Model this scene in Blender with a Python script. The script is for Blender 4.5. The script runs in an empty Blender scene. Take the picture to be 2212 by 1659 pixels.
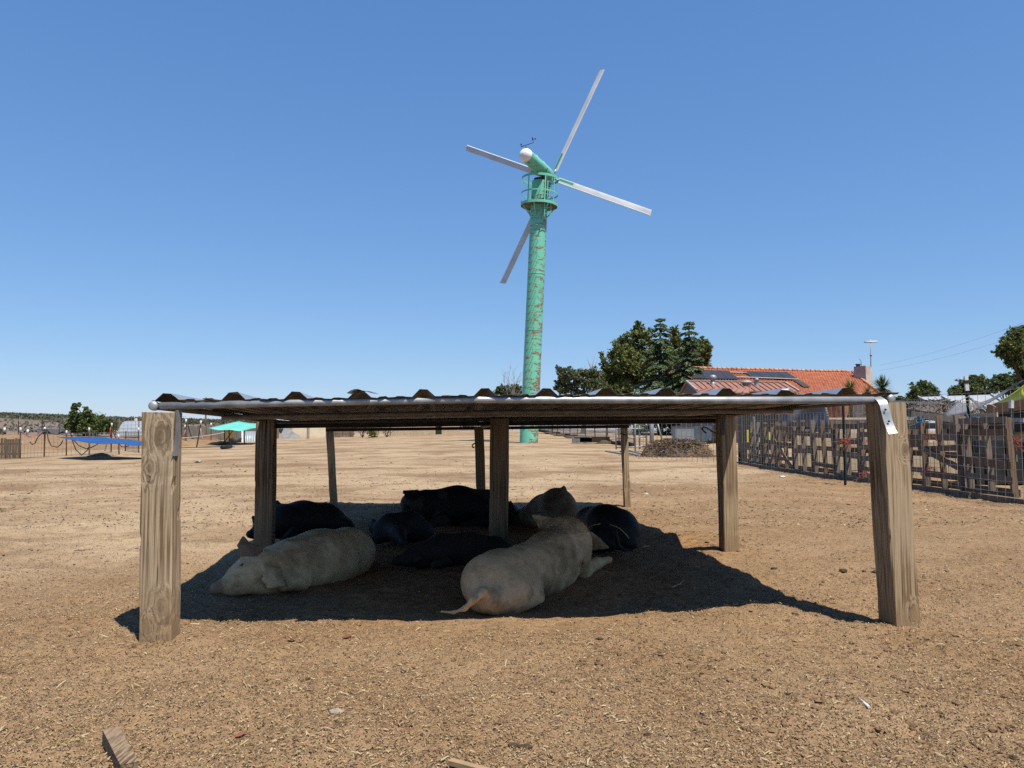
import bpy, bmesh, math, random
import numpy as np
from mathutils import Vector, Matrix, Quaternion

C = bpy.context.scene
COL = C.collection
R = random.Random(7)
RN = np.random.default_rng(7)

# ------------------------------------------------------------------ camera
EYE = 1.0
FOC = 1661.0                      # focal length in 2212-wide picture units
PITCH = math.atan(100.5 / FOC)
cam = bpy.data.cameras.new("camera")
cam.sensor_width = 36.0
cam.lens = 36.0 * FOC / 2212.0
cam.clip_start = 0.05
cam.clip_end = 4000.0
camo = bpy.data.objects.new("camera", cam)
COL.objects.link(camo)
camo.location = (0, 0, EYE)
camo.rotation_euler = (math.pi / 2 + PITCH, 0, 0)
C.camera = camo

# ------------------------------------------------------------------ sky, sun, exposure
SUN = Vector((0.335, -0.43, 1.13)).normalized()
sun_el = math.asin(SUN.z)
sun_az = math.atan2(SUN.x, SUN.y)
w = bpy.data.worlds.new("World")
C.world = w
w.use_nodes = True
nt = w.node_tree
bg = nt.nodes["Background"]
sky = nt.nodes.new("ShaderNodeTexSky")
sky.sky_type = 'NISHITA'
sky.sun_disc = False
sky.sun_elevation = sun_el
sky.sun_rotation = sun_az
sky.altitude = 500
sky.air_density = 1.0
sky.dust_density = 0.15
sky.ozone_density = 3.0
tint = nt.nodes.new("ShaderNodeMix"); tint.data_type = 'RGBA'; tint.blend_type = 'MULTIPLY'
tint.inputs[0].default_value = 1.0
tint.inputs[7].default_value = (0.98, 1.24, 1.52, 1.0)
nt.links.new(sky.outputs[0], tint.inputs[6])
# sky colours regraded per channel: less contrast between the top of the sky and the horizon
BG = 0.105
sepc = nt.nodes.new("ShaderNodeSeparateColor"); comb = nt.nodes.new("ShaderNodeCombineColor")
nt.links.new(tint.outputs[2], sepc.inputs[0])
for ch, (k_, g_) in enumerate(((0.72, 0.82), (0.70, 0.66), (0.82, 0.50))):
    pw_ = nt.nodes.new("ShaderNodeMath"); pw_.operation = 'POWER'; pw_.inputs[1].default_value = g_
    ml_ = nt.nodes.new("ShaderNodeMath"); ml_.operation = 'MULTIPLY'; ml_.inputs[1].default_value = k_ * BG ** g_ / BG
    nt.links.new(sepc.outputs[ch], pw_.inputs[0]); nt.links.new(pw_.outputs[0], ml_.inputs[0]); nt.links.new(ml_.outputs[0], comb.inputs[ch])
nt.links.new(comb.outputs[0], bg.inputs[0])
bg.inputs[1].default_value = 0.0693
sl = bpy.data.lights.new("sun", 'SUN')
sl.energy = 5.0
sl.angle = math.radians(0.5)
sl.color = (1.0, 0.925, 0.80)
slo = bpy.data.objects.new("sun", sl)
COL.objects.link(slo)
slo.location = (10, -10, 30)
slo.rotation_euler = (-SUN).to_track_quat('-Z', 'Y').to_euler()
C.view_settings.view_transform = 'Standard'
C.view_settings.look = 'None'
C.view_settings.exposure = 0.6
C.view_settings.gamma = 1.0
C.render.engine = 'CYCLES'
C.cycles.use_denoising = False
try:
    C.cycles.denoising_input_passes = 'RGB_ALBEDO_NORMAL'
    C.cycles.denoising_prefilter = 'ACCURATE'
except Exception:
    pass
C.cycles.max_bounces = 6
C.cycles.diffuse_bounces = 4
C.cycles.glossy_bounces = 3
C.cycles.transparent_max_bounces = 6
C.cycles.caustics_reflective = False
C.cycles.caustics_refractive = False

# ------------------------------------------------------------------ picture -> world
CP, SP = math.cos(PITCH), math.sin(PITCH)
def ray(px, py):
    a = (px - 1106.0) / FOC
    b = (829.5 - py) / FOC
    return Vector((a, CP - b * SP, SP + b * CP))
def at(px, py, Y):
    d = ray(px, py)
    t = Y / d.y
    return Vector((d.x * t, Y, EYE + d.z * t))

def sst(a, b, x):
    t = np.clip((x - a) / (b - a), 0, 1)
    return t * t * (3 - 2 * t)
def ground_z(x, y):
    x = np.asarray(x, float); y = np.asarray(y, float)
    p = 0.0173 * (np.clip(y, 20, 75) - 20)
    q = 0.02 * np.minimum(x + 2, 0) * sst(10, 28, y)
    q = np.maximum(q, -1.2)
    # a far scrub hill on the left
    ang = -x / np.maximum(y, 1)
    A = np.interp(ang, [-0.5, -0.1, 0.0, 0.1, 0.33, 0.5, 0.67, 1.0], [0.0, 0.3, 1.8, 3.6, 5.6, 7.2, 9.6, 12])
    h = A * sst(110, 400, y) * (1 - 0.6 * sst(450, 900, y))
    return p + q + h
def gz(x, y): return float(ground_z(x, y))
def gp(px, py, dz=0.0):
    d = ray(px, py)
    t = 0.5
    while t < 1500:
        p = Vector((0, 0, EYE)) + d * t
        if p.z <= gz(p.x, p.y) + dz: return p
        t *= 1.002
    return p
def on(px, Y):
    """ground point in the column px at distance Y"""
    X = (px - 1106.0) / FOC * Y * (1 / CP) * 1.0
    # exact: x/forward ratio, forward ~ y*cp + (z-1)*sp
    z = gz(X, Y)
    X = (px - 1106.0) / FOC * (Y * CP + (z - EYE) * SP)
    return Vector((X, Y, gz(X, Y)))

# ------------------------------------------------------------------ numpy noise
def vnoise(x, y, seed):
    r = np.random.default_rng(seed)
    N = 256
    L = r.random((N, N))
    xi = np.floor(x).astype(int); yi = np.floor(y).astype(int)
    fx = x - xi; fy = y - yi
    fx = fx * fx * (3 - 2 * fx); fy = fy * fy * (3 - 2 * fy)
    a = L[xi % N, yi % N]; b = L[(xi + 1) % N, yi % N]
    c = L[xi % N, (yi + 1) % N]; d = L[(xi + 1) % N, (yi + 1) % N]
    return (a * (1 - fx) + b * fx) * (1 - fy) + (c * (1 - fx) + d * fx) * fy - 0.5

# ------------------------------------------------------------------ objects
def tag(o, label=None, cat=None, group=None, kind=None):
    if label: o["label"] = label
    if cat: o["category"] = cat
    if group: o["group"] = group
    if kind: o["kind"] = kind
    return o
def empty(name, loc, label=None, cat=None, group=None, kind=None):
    o = bpy.data.objects.new(name, None)
    COL.objects.link(o)
    o.location = loc
    o.empty_display_size = 0.2
    return tag(o, label, cat, group, kind)
def link(name, me, mat, parent=None, world=True):
    o = bpy.data.objects.new(name, me)
    COL.objects.link(o)
    for m in (mat if isinstance(mat, (list, tuple)) else [mat]):
        me.materials.append(m)
    if parent is not None:
        o.parent = parent
        if world:                       # geometry given in world coordinates
            p = Vector((0, 0, 0)); q = parent
            while q is not None:
                p += q.location; q = q.parent
            o.location = -p
    return o
def recenter(o, loc):
    """move the object's origin to loc (world) without moving its mesh"""
    loc = Vector(loc)
    cur = Vector(o.location); q = o.parent
    while q is not None:
        cur += q.location; q = q.parent
    d = loc - cur
    o.data.transform(Matrix.Translation(-d))
    o.location = Vector(o.location) + d
    return o

class MB:
    """collects geometry in world coordinates for ONE object"""
    def __init__(s): s.v = []; s.f = []; s.mi = []; s.sm = []
    def add(s, vs, fs, mi=0, smooth=False):
        n = len(s.v)
        s.v += [tuple(p) for p in vs]
        for f in fs:
            s.f.append(tuple(i + n for i in f)); s.mi.append(mi); s.sm.append(smooth)
        return s
    def box(s, c, size, M=None, mi=0):
        hx, hy, hz = size[0] / 2, size[1] / 2, size[2] / 2
        vs = [Vector((x * hx, y * hy, z * hz)) for z in (-1, 1) for y in (-1, 1) for x in (-1, 1)]
        if M is not None: vs = [M @ p for p in vs]
        c = Vector(c)
        return s.add([p + c for p in vs], [(0, 2, 3, 1), (4, 5, 7, 6), (0, 1, 5, 4), (2, 6, 7, 3), (0, 4, 6, 2), (1, 3, 7, 5)], mi)
    def bar(s, a, b, w, h=None, up=(0, 0, 1), mi=0):
        """rectangular bar from a to b; w sideways, h along up"""
        a = Vector(a); b = Vector(b); h = h or w
        d = (b - a)
        if d.length < 1e-6: return s
        z = d.normalized(); u = Vector(up)
        x = u.cross(z)
        if x.length < 1e-3: x = Vector((1, 0, 0)).cross(z)
        x.normalize(); y = z.cross(x)
        vs = []
        for p in (a, b):
            for sx, sy in ((-1, -1), (1, -1), (1, 1), (-1, 1)):
                vs.append(p + x * (sx * w / 2) + y * (sy * h / 2))
        return s.add(vs, [(3, 2, 1, 0), (4, 5, 6, 7), (0, 1, 5, 4), (1, 2, 6, 5), (2, 3, 7, 6), (3, 0, 4, 7)], mi)
    def tube(s, pts, r, n=8, mi=0, caps=True, smooth=True):
        pts = [Vector(p) for p in pts]
        rs = r if isinstance(r, (list, tuple)) else [r] * len(pts)
        m = len(pts); rings = []
        up = None
        for i, p in enumerate(pts):
            d = (pts[min(i + 1, m - 1)] - pts[max(i - 1, 0)])
            d = d.normalized() if d.length > 1e-9 else Vector((0, 0, 1))
            if up is None:
                up = Vector((0, 0, 1)) if abs(d.z) < 0.9 else Vector((1, 0, 0))
            x = up.cross(d)
            if x.length < 1e-4: x = Vector((1, 0.3, 0)).cross(d)
            x.normalize(); y = d.cross(x); up = y
            rings.append([p + (x * math.cos(2 * math.pi * k / n) + y * math.sin(2 * math.pi * k / n)) * rs[i] for k in range(n)])
        vs = [q for ring in rings for q in ring]
        fs = [(i * n + k, i * n + (k + 1) % n, (i + 1) * n + (k + 1) % n, (i + 1) * n + k) for i in range(m - 1) for k in range(n)]
        s.add(vs, fs, mi, smooth)
        if caps:
            b = len(s.v) - len(vs)
            s.f.append(tuple(b + k for k in reversed(range(n)))); s.mi.append(mi); s.sm.append(False)
            s.f.append(tuple(b + (m - 1) * n + k for k in range(n))); s.mi.append(mi); s.sm.append(False)
        return s
    def lathe(s, c, prof, n=24, axis=(0, 0, 1), mi=0, smooth=True):
        """prof: list of (radius, height) along axis"""
        z = Vector(axis).normalized()
        x = Vector((1, 0, 0)) if abs(z.x) < 0.9 else Vector((0, 1, 0))
        x = (x - z * x.dot(z)).normalized(); y = z.cross(x); c = Vector(c)
        vs = [c + z * h + (x * math.cos(2 * math.pi * k / n) + y * math.sin(2 * math.pi * k / n)) * r for r, h in prof for k in range(n)]
        fs = [(i * n + k, i * n + (k + 1) % n, (i + 1) * n + (k + 1) % n, (i + 1) * n + k) for i in range(len(prof) - 1) for k in range(n)]
        return s.add(vs, fs, mi, smooth)
    def quad(s, a, b, c, d, mi=0): return s.add([a, b, c, d], [(0, 1, 2, 3)], mi)
    def sheet(s, P, nu, nv, t=0.0, mi=0, smooth=True):
        """P(u,v)->point; a cloth-like sheet, given thickness t downwards"""
        top = [P(i / nu, j / nv) for j in range(nv + 1) for i in range(nu + 1)]
        fs = [(j * (nu + 1) + i, j * (nu + 1) + i + 1, (j + 1) * (nu + 1) + i + 1, (j + 1) * (nu + 1) + i) for j in range(nv) for i in range(nu)]
        s.add(top, fs, mi, smooth)
        if t:
            s.add([Vector(p) - Vector((0, 0, t)) for p in top], [tuple(reversed(f)) for f in fs], mi, smooth)
            b2 = len(s.v) - len(top); b1 = b2 - len(top)
            edge = [i for i in range(nu + 1)] + [j * (nu + 1) + nu for j in range(1, nu and nv + 1)] + [nv * (nu + 1) + i for i in range(nu - 1, -1, -1)] + [j * (nu + 1) for j in range(nv - 1, -1, -1)]
            for a, b in zip(edge[:-1], edge[1:]):
                s.f.append((b1 + a, b2 + a, b2 + b, b1 + b)); s.mi.append(mi); s.sm.append(False)
        return s
    def build(s, name, mat, parent=None, origin=None):
        me = bpy.data.meshes.new(name)
        me.from_pydata(s.v, [], s.f)
        o = link(name, me, mat, parent)
        me.polygons.foreach_set("use_smooth", s.sm)
        me.polygons.foreach_set("material_index", s.mi)
        me.update()
        if origin is not None: recenter(o, origin)
        return o
    def thing(s, name, mat, label, cat, group=None, kind=None, origin=None):
        o = s.build(name, mat)
        if origin is None and s.v:
            a = np.array(s.v); origin = ((a[:, 0].min() + a[:, 0].max()) / 2, (a[:, 1].min() + a[:, 1].max()) / 2, a[:, 2].min())
        recenter(o, origin)
        return tag(o, label, cat, group, kind)

def npmesh(name, V, F, mats, mi=None, parent=None, smooth=False):
    """fast mesh from numpy: V (n,3), F (m,k) with k constant"""
    me = bpy.data.meshes.new(name)
    V = np.ascontiguousarray(V, np.float32); F = np.ascontiguousarray(F, np.int32)
    m, k = F.shape
    me.vertices.add(len(V)); me.vertices.foreach_set("co", V.ravel())
    me.loops.add(m * k); me.loops.foreach_set("vertex_index", F.ravel())
    me.polygons.add(m)
    me.polygons.foreach_set("loop_start", np.arange(0, m * k, k, dtype=np.int32))
    try: me.polygons.foreach_set("loop_total", np.full(m, k, np.int32))
    except Exception: pass
    if mi is not None: me.polygons.foreach_set("material_index", np.ascontiguousarray(mi, np.int32))
    me.polygons.foreach_set("use_smooth", np.full(m, smooth, bool))
    me.update(calc_edges=True); me.validate()
    return link(name, me, mats, parent)

# ------------------------------------------------------------------ materials
def newmat(name):
    m = bpy.data.materials.new(name); m.use_nodes = True
    n = m.node_tree
    return m, n, n.nodes["Principled BSDF"]
def nd(n, typ, **kw):
    x = n.nodes.new(typ)
    for k, v in kw.items():
        if k.startswith("i_"):
            key = k[2:]
            x.inputs[int(key) if key.isdigit() else key.replace("_", " ")].default_value = v
        else: setattr(x, k, v)
    return x
ALB = 0.70          # all colours below were first judged one stop brighter
def c4(c): return (c[0] * ALB, c[1] * ALB, c[2] * ALB, 1.0)
def ramp(n, fac, stops, interp='LINEAR'):
    r = n.nodes.new("ShaderNodeValToRGB")
    r.color_ramp.interpolation = interp
    e = r.color_ramp.elements
    while len(e) < len(stops): e.new(0.5)
    for q, (p, c) in zip(e, stops):
        q.position = p; q.color = c4(c) if hasattr(c, "__len__") else (c, c, c, 1)
    n.links.new(fac, r.inputs[0])
    return r
def coords(n, scale=(1, 1, 1), kind="Object", rot=(0, 0, 0)):
    t = n.nodes.new("ShaderNodeTexCoord"); mp = n.nodes.new("ShaderNodeMapping")
    mp.inputs["Scale"].default_value = scale
    mp.inputs["Rotation"].default_value = rot
    n.links.new(t.outputs[kind], mp.inputs[0])
    return mp.outputs[0]
def noise(n, vec, scale, detail=4, rough=0.55, dist=0.0):
    x = nd(n, "ShaderNodeTexNoise")
    x.inputs["Scale"].default_value = scale; x.inputs["Detail"].default_value = detail
    x.inputs["Roughness"].default_value = rough; x.inputs["Distortion"].default_value = dist
    if vec is not None: n.links.new(vec, x.inputs["Vector"])
    return x.outputs["Fac"]
def mixc(n, fac, a, b, mode='MIX'):
    x = n.nodes.new("ShaderNodeMix"); x.data_type = 'RGBA'; x.blend_type = mode
    for s, k in ((fac, 0), (a, 6), (b, 7)):
        if hasattr(s, "is_output"): n.links.new(s, x.inputs[k])
        elif k == 0: x.inputs[0].default_value = s
        else: x.inputs[k].default_value = c4(s)
    return x.outputs[2]
def bump(n, bsdf, h, strength=0.4, dist=0.01):
    b = n.nodes.new("ShaderNodeBump"); b.inputs["Strength"].default_value = strength
    b.inputs["Distance"].default_value = dist
    n.links.new(h, b.inputs["Height"]); n.links.new(b.outputs[0], bsdf.inputs["Normal"])
    return b
def mat(name, c1, c2=None, scale=6, rough=0.8, stretch=(1, 1, 1), lo=0.35, hi=0.65, bs=0.3, bd=0.01, metal=0.0, detail=5, spec=0.4, kind="Object", trans=0.0):
    """two-tone noisy surface"""
    m, n, b = newmat(name)
    if c2 is None: c2 = tuple(x * 0.72 for x in c1)
    v = coords(n, stretch, kind)
    f = noise(n, v, scale, detail)
    r = ramp(n, f, [(lo, c2), (hi, c1)])
    n.links.new(r.outputs[0], b.inputs["Base Color"])
    b.inputs["Roughness"].default_value = rough; b.inputs["Metallic"].default_value = metal
    b.inputs["Specular IOR Level"].default_value = spec
    if bs: bump(n, b, f, bs, bd)
    return m
def leafmat(name, c1, c2, scale=1.2):
    """leaf faces: per-clump variation, some light passing through"""
    m, n, b = newmat(name)
    f = noise(n, coords(n), scale, 3, 0.6)
    g = n.nodes.new("ShaderNodeNewGeometry")
    f2 = mixc(n, 0.45, f, g.outputs["Random Per Island"])
    r = ramp(n, f2, [(0.3, c2), (0.7, c1)])
    n.links.new(r.outputs[0], b.inputs["Base Color"])
    b.inputs["Roughness"].default_value = 0.6
    b.inputs["Specular IOR Level"].default_value = 0.25
    tr = n.nodes.new("ShaderNodeBsdfTranslucent"); n.links.new(r.outputs[0], tr.inputs[0])
    mx = n.nodes.new("ShaderNodeMixShader"); mx.inputs[0].default_value = 0.25
    n.links.new(b.outputs[0], mx.inputs[1]); n.links.new(tr.outputs[0], mx.inputs[2])
    n.links.new(mx.outputs[0], n.nodes["Material Output"].inputs[0])
    return m

def wood(name, light, dark, sc=1.0, knots=True, rough=0.88, grain=(1, 1, 0.022), bs=0.7, pts=(), mud=False):
    """weathered timber, grain along the piece; knots bend the grain"""
    m, n, b = newmat(name)
    oi = n.nodes.new("ShaderNodeObjectInfo")
    rs = nd(n, "ShaderNodeMath", operation='MULTIPLY'); n.links.new(oi.outputs["Random"], rs.inputs[0]); rs.inputs[1].default_value = 40.0
    cx0 = nd(n, "ShaderNodeCombineXYZ")
    for k in range(3): n.links.new(rs.outputs[0], cx0.inputs[k])
    def shifted(scale):
        tc = n.nodes.new("ShaderNodeTexCoord"); ad = nd(n, "ShaderNodeVectorMath", operation='ADD')
        n.links.new(tc.outputs["Object"], ad.inputs[0]); n.links.new(cx0.outputs[0], ad.inputs[1])
        mp = n.nodes.new("ShaderNodeMapping"); mp.inputs["Scale"].default_value = scale
        n.links.new(ad.outputs[0], mp.inputs[0]); return mp.outputs[0]
    vs = shifted(grain); v = shifted((1, 1, 1))
    wv = vs
    kk = None
    if knots:
        kn = nd(n, "ShaderNodeTexVoronoi"); kn.inputs["Scale"].default_value = 3.2
        n.links.new(shifted((1.5, 1.5, 1.15)), kn.inputs["Vector"])
        kd = kn.outputs["Distance"]
        kf = ramp(n, kd, [(0.0, 1.0), (0.12, 0.45), (0.30, 0.0)]).outputs[0]
        sp_ = nd(n, "ShaderNodeSeparateColor"); n.links.new(kn.outputs["Color"], sp_.inputs[0])
        ksel = ramp(n, sp_.outputs[0], [(0.74, 0.0), (0.76, 1.0)]).outputs[0]
        mu_ = nd(n, "ShaderNodeMath", operation='MULTIPLY'); n.links.new(kf, mu_.inputs[0]); n.links.new(ksel, mu_.inputs[1]); kf = mu_.outputs[0]
        cx = nd(n, "ShaderNodeCombineXYZ"); n.links.new(kf, cx.inputs[0]); n.links.new(kf, cx.inputs[1])
        sc1 = nd(n, "ShaderNodeVectorMath", operation='SCALE'); sc1.inputs["Scale"].default_value = 0.022
        n.links.new(cx.outputs[0], sc1.inputs[0])
        warp = nd(n, "ShaderNodeVectorMath", operation='ADD'); n.links.new(vs, warp.inputs[0]); n.links.new(sc1.outputs[0], warp.inputs[1])
        wv = warp.outputs[0]
        kk = ramp(n, kd, [(0.0, 0.8), (0.045, 0.6), (0.07, 0.0)]).outputs[0]
        sl_ = nd(n, "ShaderNodeMath", operation='MULTIPLY'); n.links.new(kk, sl_.inputs[0]); n.links.new(ksel, sl_.inputs[1]); kk = sl_.outputs[0]
    kp = None
    for (kx, kz, kr) in pts:            # single knots at known places on the piece
        tc = n.nodes.new("ShaderNodeTexCoord"); sb = nd(n, "ShaderNodeVectorMath", operation='SUBTRACT')
        n.links.new(tc.outputs["Object"], sb.inputs[0]); sb.inputs[1].default_value = (kx, 0, kz)
        ml = nd(n, "ShaderNodeVectorMath", operation='MULTIPLY'); n.links.new(sb.outputs[0], ml.inputs[0]); ml.inputs[1].default_value = (1, 0, .62)
        ln = nd(n, "ShaderNodeVectorMath", operation='LENGTH'); n.links.new(ml.outputs[0], ln.inputs[0])
        wob = nd(n, "ShaderNodeMath", operation='MULTIPLY_ADD'); n.links.new(noise(n, v, 22, 3), wob.inputs[0]); wob.inputs[1].default_value = kr * 1.1; wob.inputs[2].default_value = -kr * .55
        di = nd(n, "ShaderNodeMath", operation='ADD'); n.links.new(ln.outputs["Value"], di.inputs[0]); n.links.new(wob.outputs[0], di.inputs[1])
        # push the grain away from the knot on both sides
        g_ = nd(n, "ShaderNodeMapRange"); g_.interpolation_type = 'SMOOTHERSTEP'
        for q_, val in ((1, 0.0), (2, kr * 3.4), (3, 1.0), (4, 0.0)): g_.inputs[q_].default_value = val
        n.links.new(di.outputs[0], g_.inputs[0])
        sx_ = nd(n, "ShaderNodeVectorMath", operation='SCALE'); n.links.new(sb.outputs[0], sx_.inputs[0])
        neg = nd(n, "ShaderNodeMath", operation='MULTIPLY'); n.links.new(g_.outputs[0], neg.inputs[0]); neg.inputs[1].default_value = -0.62
        n.links.new(neg.outputs[0], sx_.inputs["Scale"])
        m3 = nd(n, "ShaderNodeVectorMath", operation='MULTIPLY'); n.links.new(sx_.outputs[0], m3.inputs[0]); m3.inputs[1].default_value = (1, 1, 0)
        aw = nd(n, "ShaderNodeVectorMath", operation='ADD'); n.links.new(wv, aw.inputs[0]); n.links.new(m3.outputs[0], aw.inputs[1]); wv = aw.outputs[0]
        r_ = ramp(n, di.outputs[0], [(0.0, 0.45), (kr * .45, 0.65), (kr * .6, 0.12), (kr * .95, 0.55), (kr * 1.15, 0.0)]).outputs[0]
        if kp is None: kp = r_
        else:
            mx_ = nd(n, "ShaderNodeMath", operation='MAXIMUM'); n.links.new(kp, mx_.inputs[0]); n.links.new(r_, mx_.inputs[1]); kp = mx_.outputs[0]
    g1 = noise(n, wv, 88 * sc, 2, 0.5, 0.15)
    g2 = noise(n, wv, 230 * sc, 3, 0.65)
    crack = noise(n, wv, 46 * sc, 2, 0.5)
    big = noise(n, v, 2.2, 3)
    mid = tuple(0.5 * (a + q) for a, q in zip(light, dark))
    col = ramp(n, g1, [(0.42, dark), (0.47, mid), (0.54, light), (0.68, tuple(x * 1.15 for x in light))]).outputs[0]
    col = mixc(n, ramp(n, g2, [(0.30, 0.6), (0.52, 0.0)]).outputs[0], col, dark)
    col = mixc(n, ramp(n, crack, [(0.310, 0.9), (0.345, 0.0)]).outputs[0], col, tuple(x * 0.3 for x in dark))
    col = mixc(n, ramp(n, big, [(0.40, 0.0), (0.66, 0.55)]).outputs[0], col, (light[0] * 1.05, light[1] * 1.06, light[2] * 1.1))
    if kp is not None: col = mixc(n, kp, col, tuple(x * 0.62 for x in dark))
    if kk is not None:
        col = mixc(n, kk, col, tuple(x * 0.75 for x in dark))
    if mud:      # dust and dried mud rubbed on near the ground
        tc = n.nodes.new("ShaderNodeTexCoord"); sz_ = nd(n, "ShaderNodeSeparateXYZ"); n.links.new(tc.outputs["Object"], sz_.inputs[0])
        wz = nd(n, "ShaderNodeMath", operation='MULTIPLY_ADD'); n.links.new(noise(n, v, 9, 5, .65), wz.inputs[0]); wz.inputs[1].default_value = 0.55; n.links.new(sz_.outputs[2], wz.inputs[2])
        mr = nd(n, "ShaderNodeMapRange"); mr.interpolation_type = 'SMOOTHSTEP'; n.links.new(wz.outputs[0], mr.inputs[0])
        for q_, val in ((1, 0.30), (2, 0.62), (3, 0.85), (4, 0.0)): mr.inputs[q_].default_value = val
        col = mixc(n, mr.outputs[0], col, (0.33, 0.22, 0.125))
    n.links.new(col, b.inputs["Base Color"])
    b.inputs["Roughness"].default_value = rough
    b.inputs["Specular IOR Level"].default_value = 0.2
    h = mixc(n, 0.35, g1, g2)
    h = mixc(n, ramp(n, crack, [(0.29, 1.0), (0.33, 0.0)]).outputs[0], h, (0, 0, 0))
    bump(n, b, h, bs, 0.008)
    return m
def steel(name, base=(0.62, 0.64, 0.66), rough=0.38, metal=0.85, spot=(0.40, 0.42, 0.44), rust=None, sc=18):
    m, n, b = newmat(name)
    v = coords(n)
    f = noise(n, v, sc, 3)
    r = ramp(n, f, [(0.35, spot), (0.65, base)])
    col = r.outputs[0]
    if rust:
        f3 = noise(n, v, 7, 4)
        col = mixc(n, ramp(n, f3, [(rust, 0.0), (rust + 0.06, 1.0)]).outputs[0], col, (0.16, 0.06, 0.03))
    n.links.new(col, b.inputs["Base Color"])
    b.inputs["Metallic"].default_value = metal
    rr = ramp(n, f, [(0.3, min(1, rough + 0.12)), (0.7, rough)])
    n.links.new(rr.outputs[0], b.inputs["Roughness"])
    bump(n, b, noise(n, v, 4, 2), 0.12, 0.01)
    return m

M = {}
M['galv'] = steel('galvanised steel', (0.58, 0.60, 0.62), 0.46, 0.7, (0.34, 0.36, 0.38), sc=14)
M['roofsteel'] = steel('galvanised roof sheet', (0.62, 0.65, 0.69), 0.42, 0.7, (0.48, 0.51, 0.55), sc=5)
M['darksteel'] = steel('old dark steel', (0.10, 0.095, 0.09), 0.6, 0.5, (0.06, 0.055, 0.05))
M['wire'] = steel('fence wire', (0.50, 0.50, 0.50), 0.5, 0.5, (0.36, 0.35, 0.33))
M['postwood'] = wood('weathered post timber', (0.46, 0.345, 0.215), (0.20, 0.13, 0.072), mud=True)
M['shadewood'] = wood('shade darkened post timber', (0.30, 0.215, 0.13), (0.12, 0.078, 0.045), mud=True)  # darker copy of the post timber, roof shade painted into its colour
M['dustysteel'] = steel('dusty dull steel', (0.30, 0.27, 0.23), 0.6, 0.4, (0.2, 0.18, 0.15), sc=14)
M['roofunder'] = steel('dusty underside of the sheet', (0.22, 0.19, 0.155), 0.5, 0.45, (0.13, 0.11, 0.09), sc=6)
M['oldwood'] = wood('grey old boards', (0.22, 0.17, 0.12), (0.09, 0.065, 0.045), 1.0, False)
M['greywood'] = wood('grey pallet boards', (0.27, 0.21, 0.16), (0.11, 0.083, 0.064), 1.0, False)
M['brownpallet'] = wood('brown pallet boards', (0.24, 0.165, 0.105), (0.09, 0.06, 0.04), 1.0, False)
M['darkwood'] = mat('dark damp timber', (0.05, 0.035, 0.025), (0.02, 0.014, 0.01), 12, 0.9)
M['white'] = mat('white paint', (0.78, 0.78, 0.76), (0.62, 0.61, 0.58), 9, 0.5, bs=0.05)
M['black'] = mat('black rubber', (0.02, 0.02, 0.022), (0.012, 0.012, 0.012), 9, 0.6, bs=0.05)
M['rope'] = mat('pale rope', (0.62, 0.58, 0.50), (0.42, 0.38, 0.32), 30, 0.9)
M['orange'] = mat('orange baling twine', (0.55, 0.10, 0.03), (0.33, 0.05, 0.02), 30, 0.7)
M['pink'] = mat('faded pink twine', (0.62, 0.20, 0.22), (0.4, 0.10, 0.12), 30, 0.7)
M['red'] = mat('red twine', (0.40, 0.05, 0.04), (0.22, 0.03, 0.03), 30, 0.7)
M['bluetwine'] = mat('blue twine', (0.05, 0.25, 0.45), (0.03, 0.16, 0.3), 30, 0.7)
M['greenpost'] = mat('dark green post paint', (0.018, 0.04, 0.032), (0.012, 0.022, 0.018), 12, 0.5, bs=0.1)
M['bark'] = mat('bark', (0.10, 0.075, 0.055), (0.045, 0.033, 0.025), 14, 0.95, (1, 1, 0.3), bs=0.8)
M['beige'] = mat('beige boards', (0.52, 0.42, 0.29), (0.42, 0.33, 0.22), 3, 0.8, bs=0.1)
M['straw'] = mat('straw', (0.60, 0.47, 0.24), (0.45, 0.33, 0.16), 20, 0.8)
# ------------------------------------------------------------------ ground sheet
def dip(x, y, cx, cy, rx, ry, h):
    return h * np.exp(-(((x - cx) / rx) ** 2 + ((y - cy) / ry) ** 2))
def pits(x, y, cell, seed, occ=.4):
    # hoof prints: one jittered pit per lattice cell
    r = np.random.default_rng(seed); N = 128
    jx, jy, oc, an = r.random((N, N)), r.random((N, N)), r.random((N, N)), r.random((N, N)) * 6.28
    X, Y = x / cell, y / cell
    xi, yi = np.floor(X).astype(int), np.floor(Y).astype(int)
    h = np.zeros_like(X)
    for a in (-1, 0, 1):
        for b in (-1, 0, 1):
            i, j = (xi + a) % N, (yi + b) % N
            dx, dy = X - (xi + a + jx[i, j]), Y - (yi + b + jy[i, j])
            c, s = np.cos(an[i, j]), np.sin(an[i, j])
            u, v = (dx * c + dy * s) / .30, (-dx * s + dy * c) / .21
            d2 = u * u + v * v
            h += (oc[i, j] < occ) * (-np.exp(-d2 * 1.6) + .45 * np.exp(-(np.sqrt(d2) - 1.45) ** 2 * 5))
    return h
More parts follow.
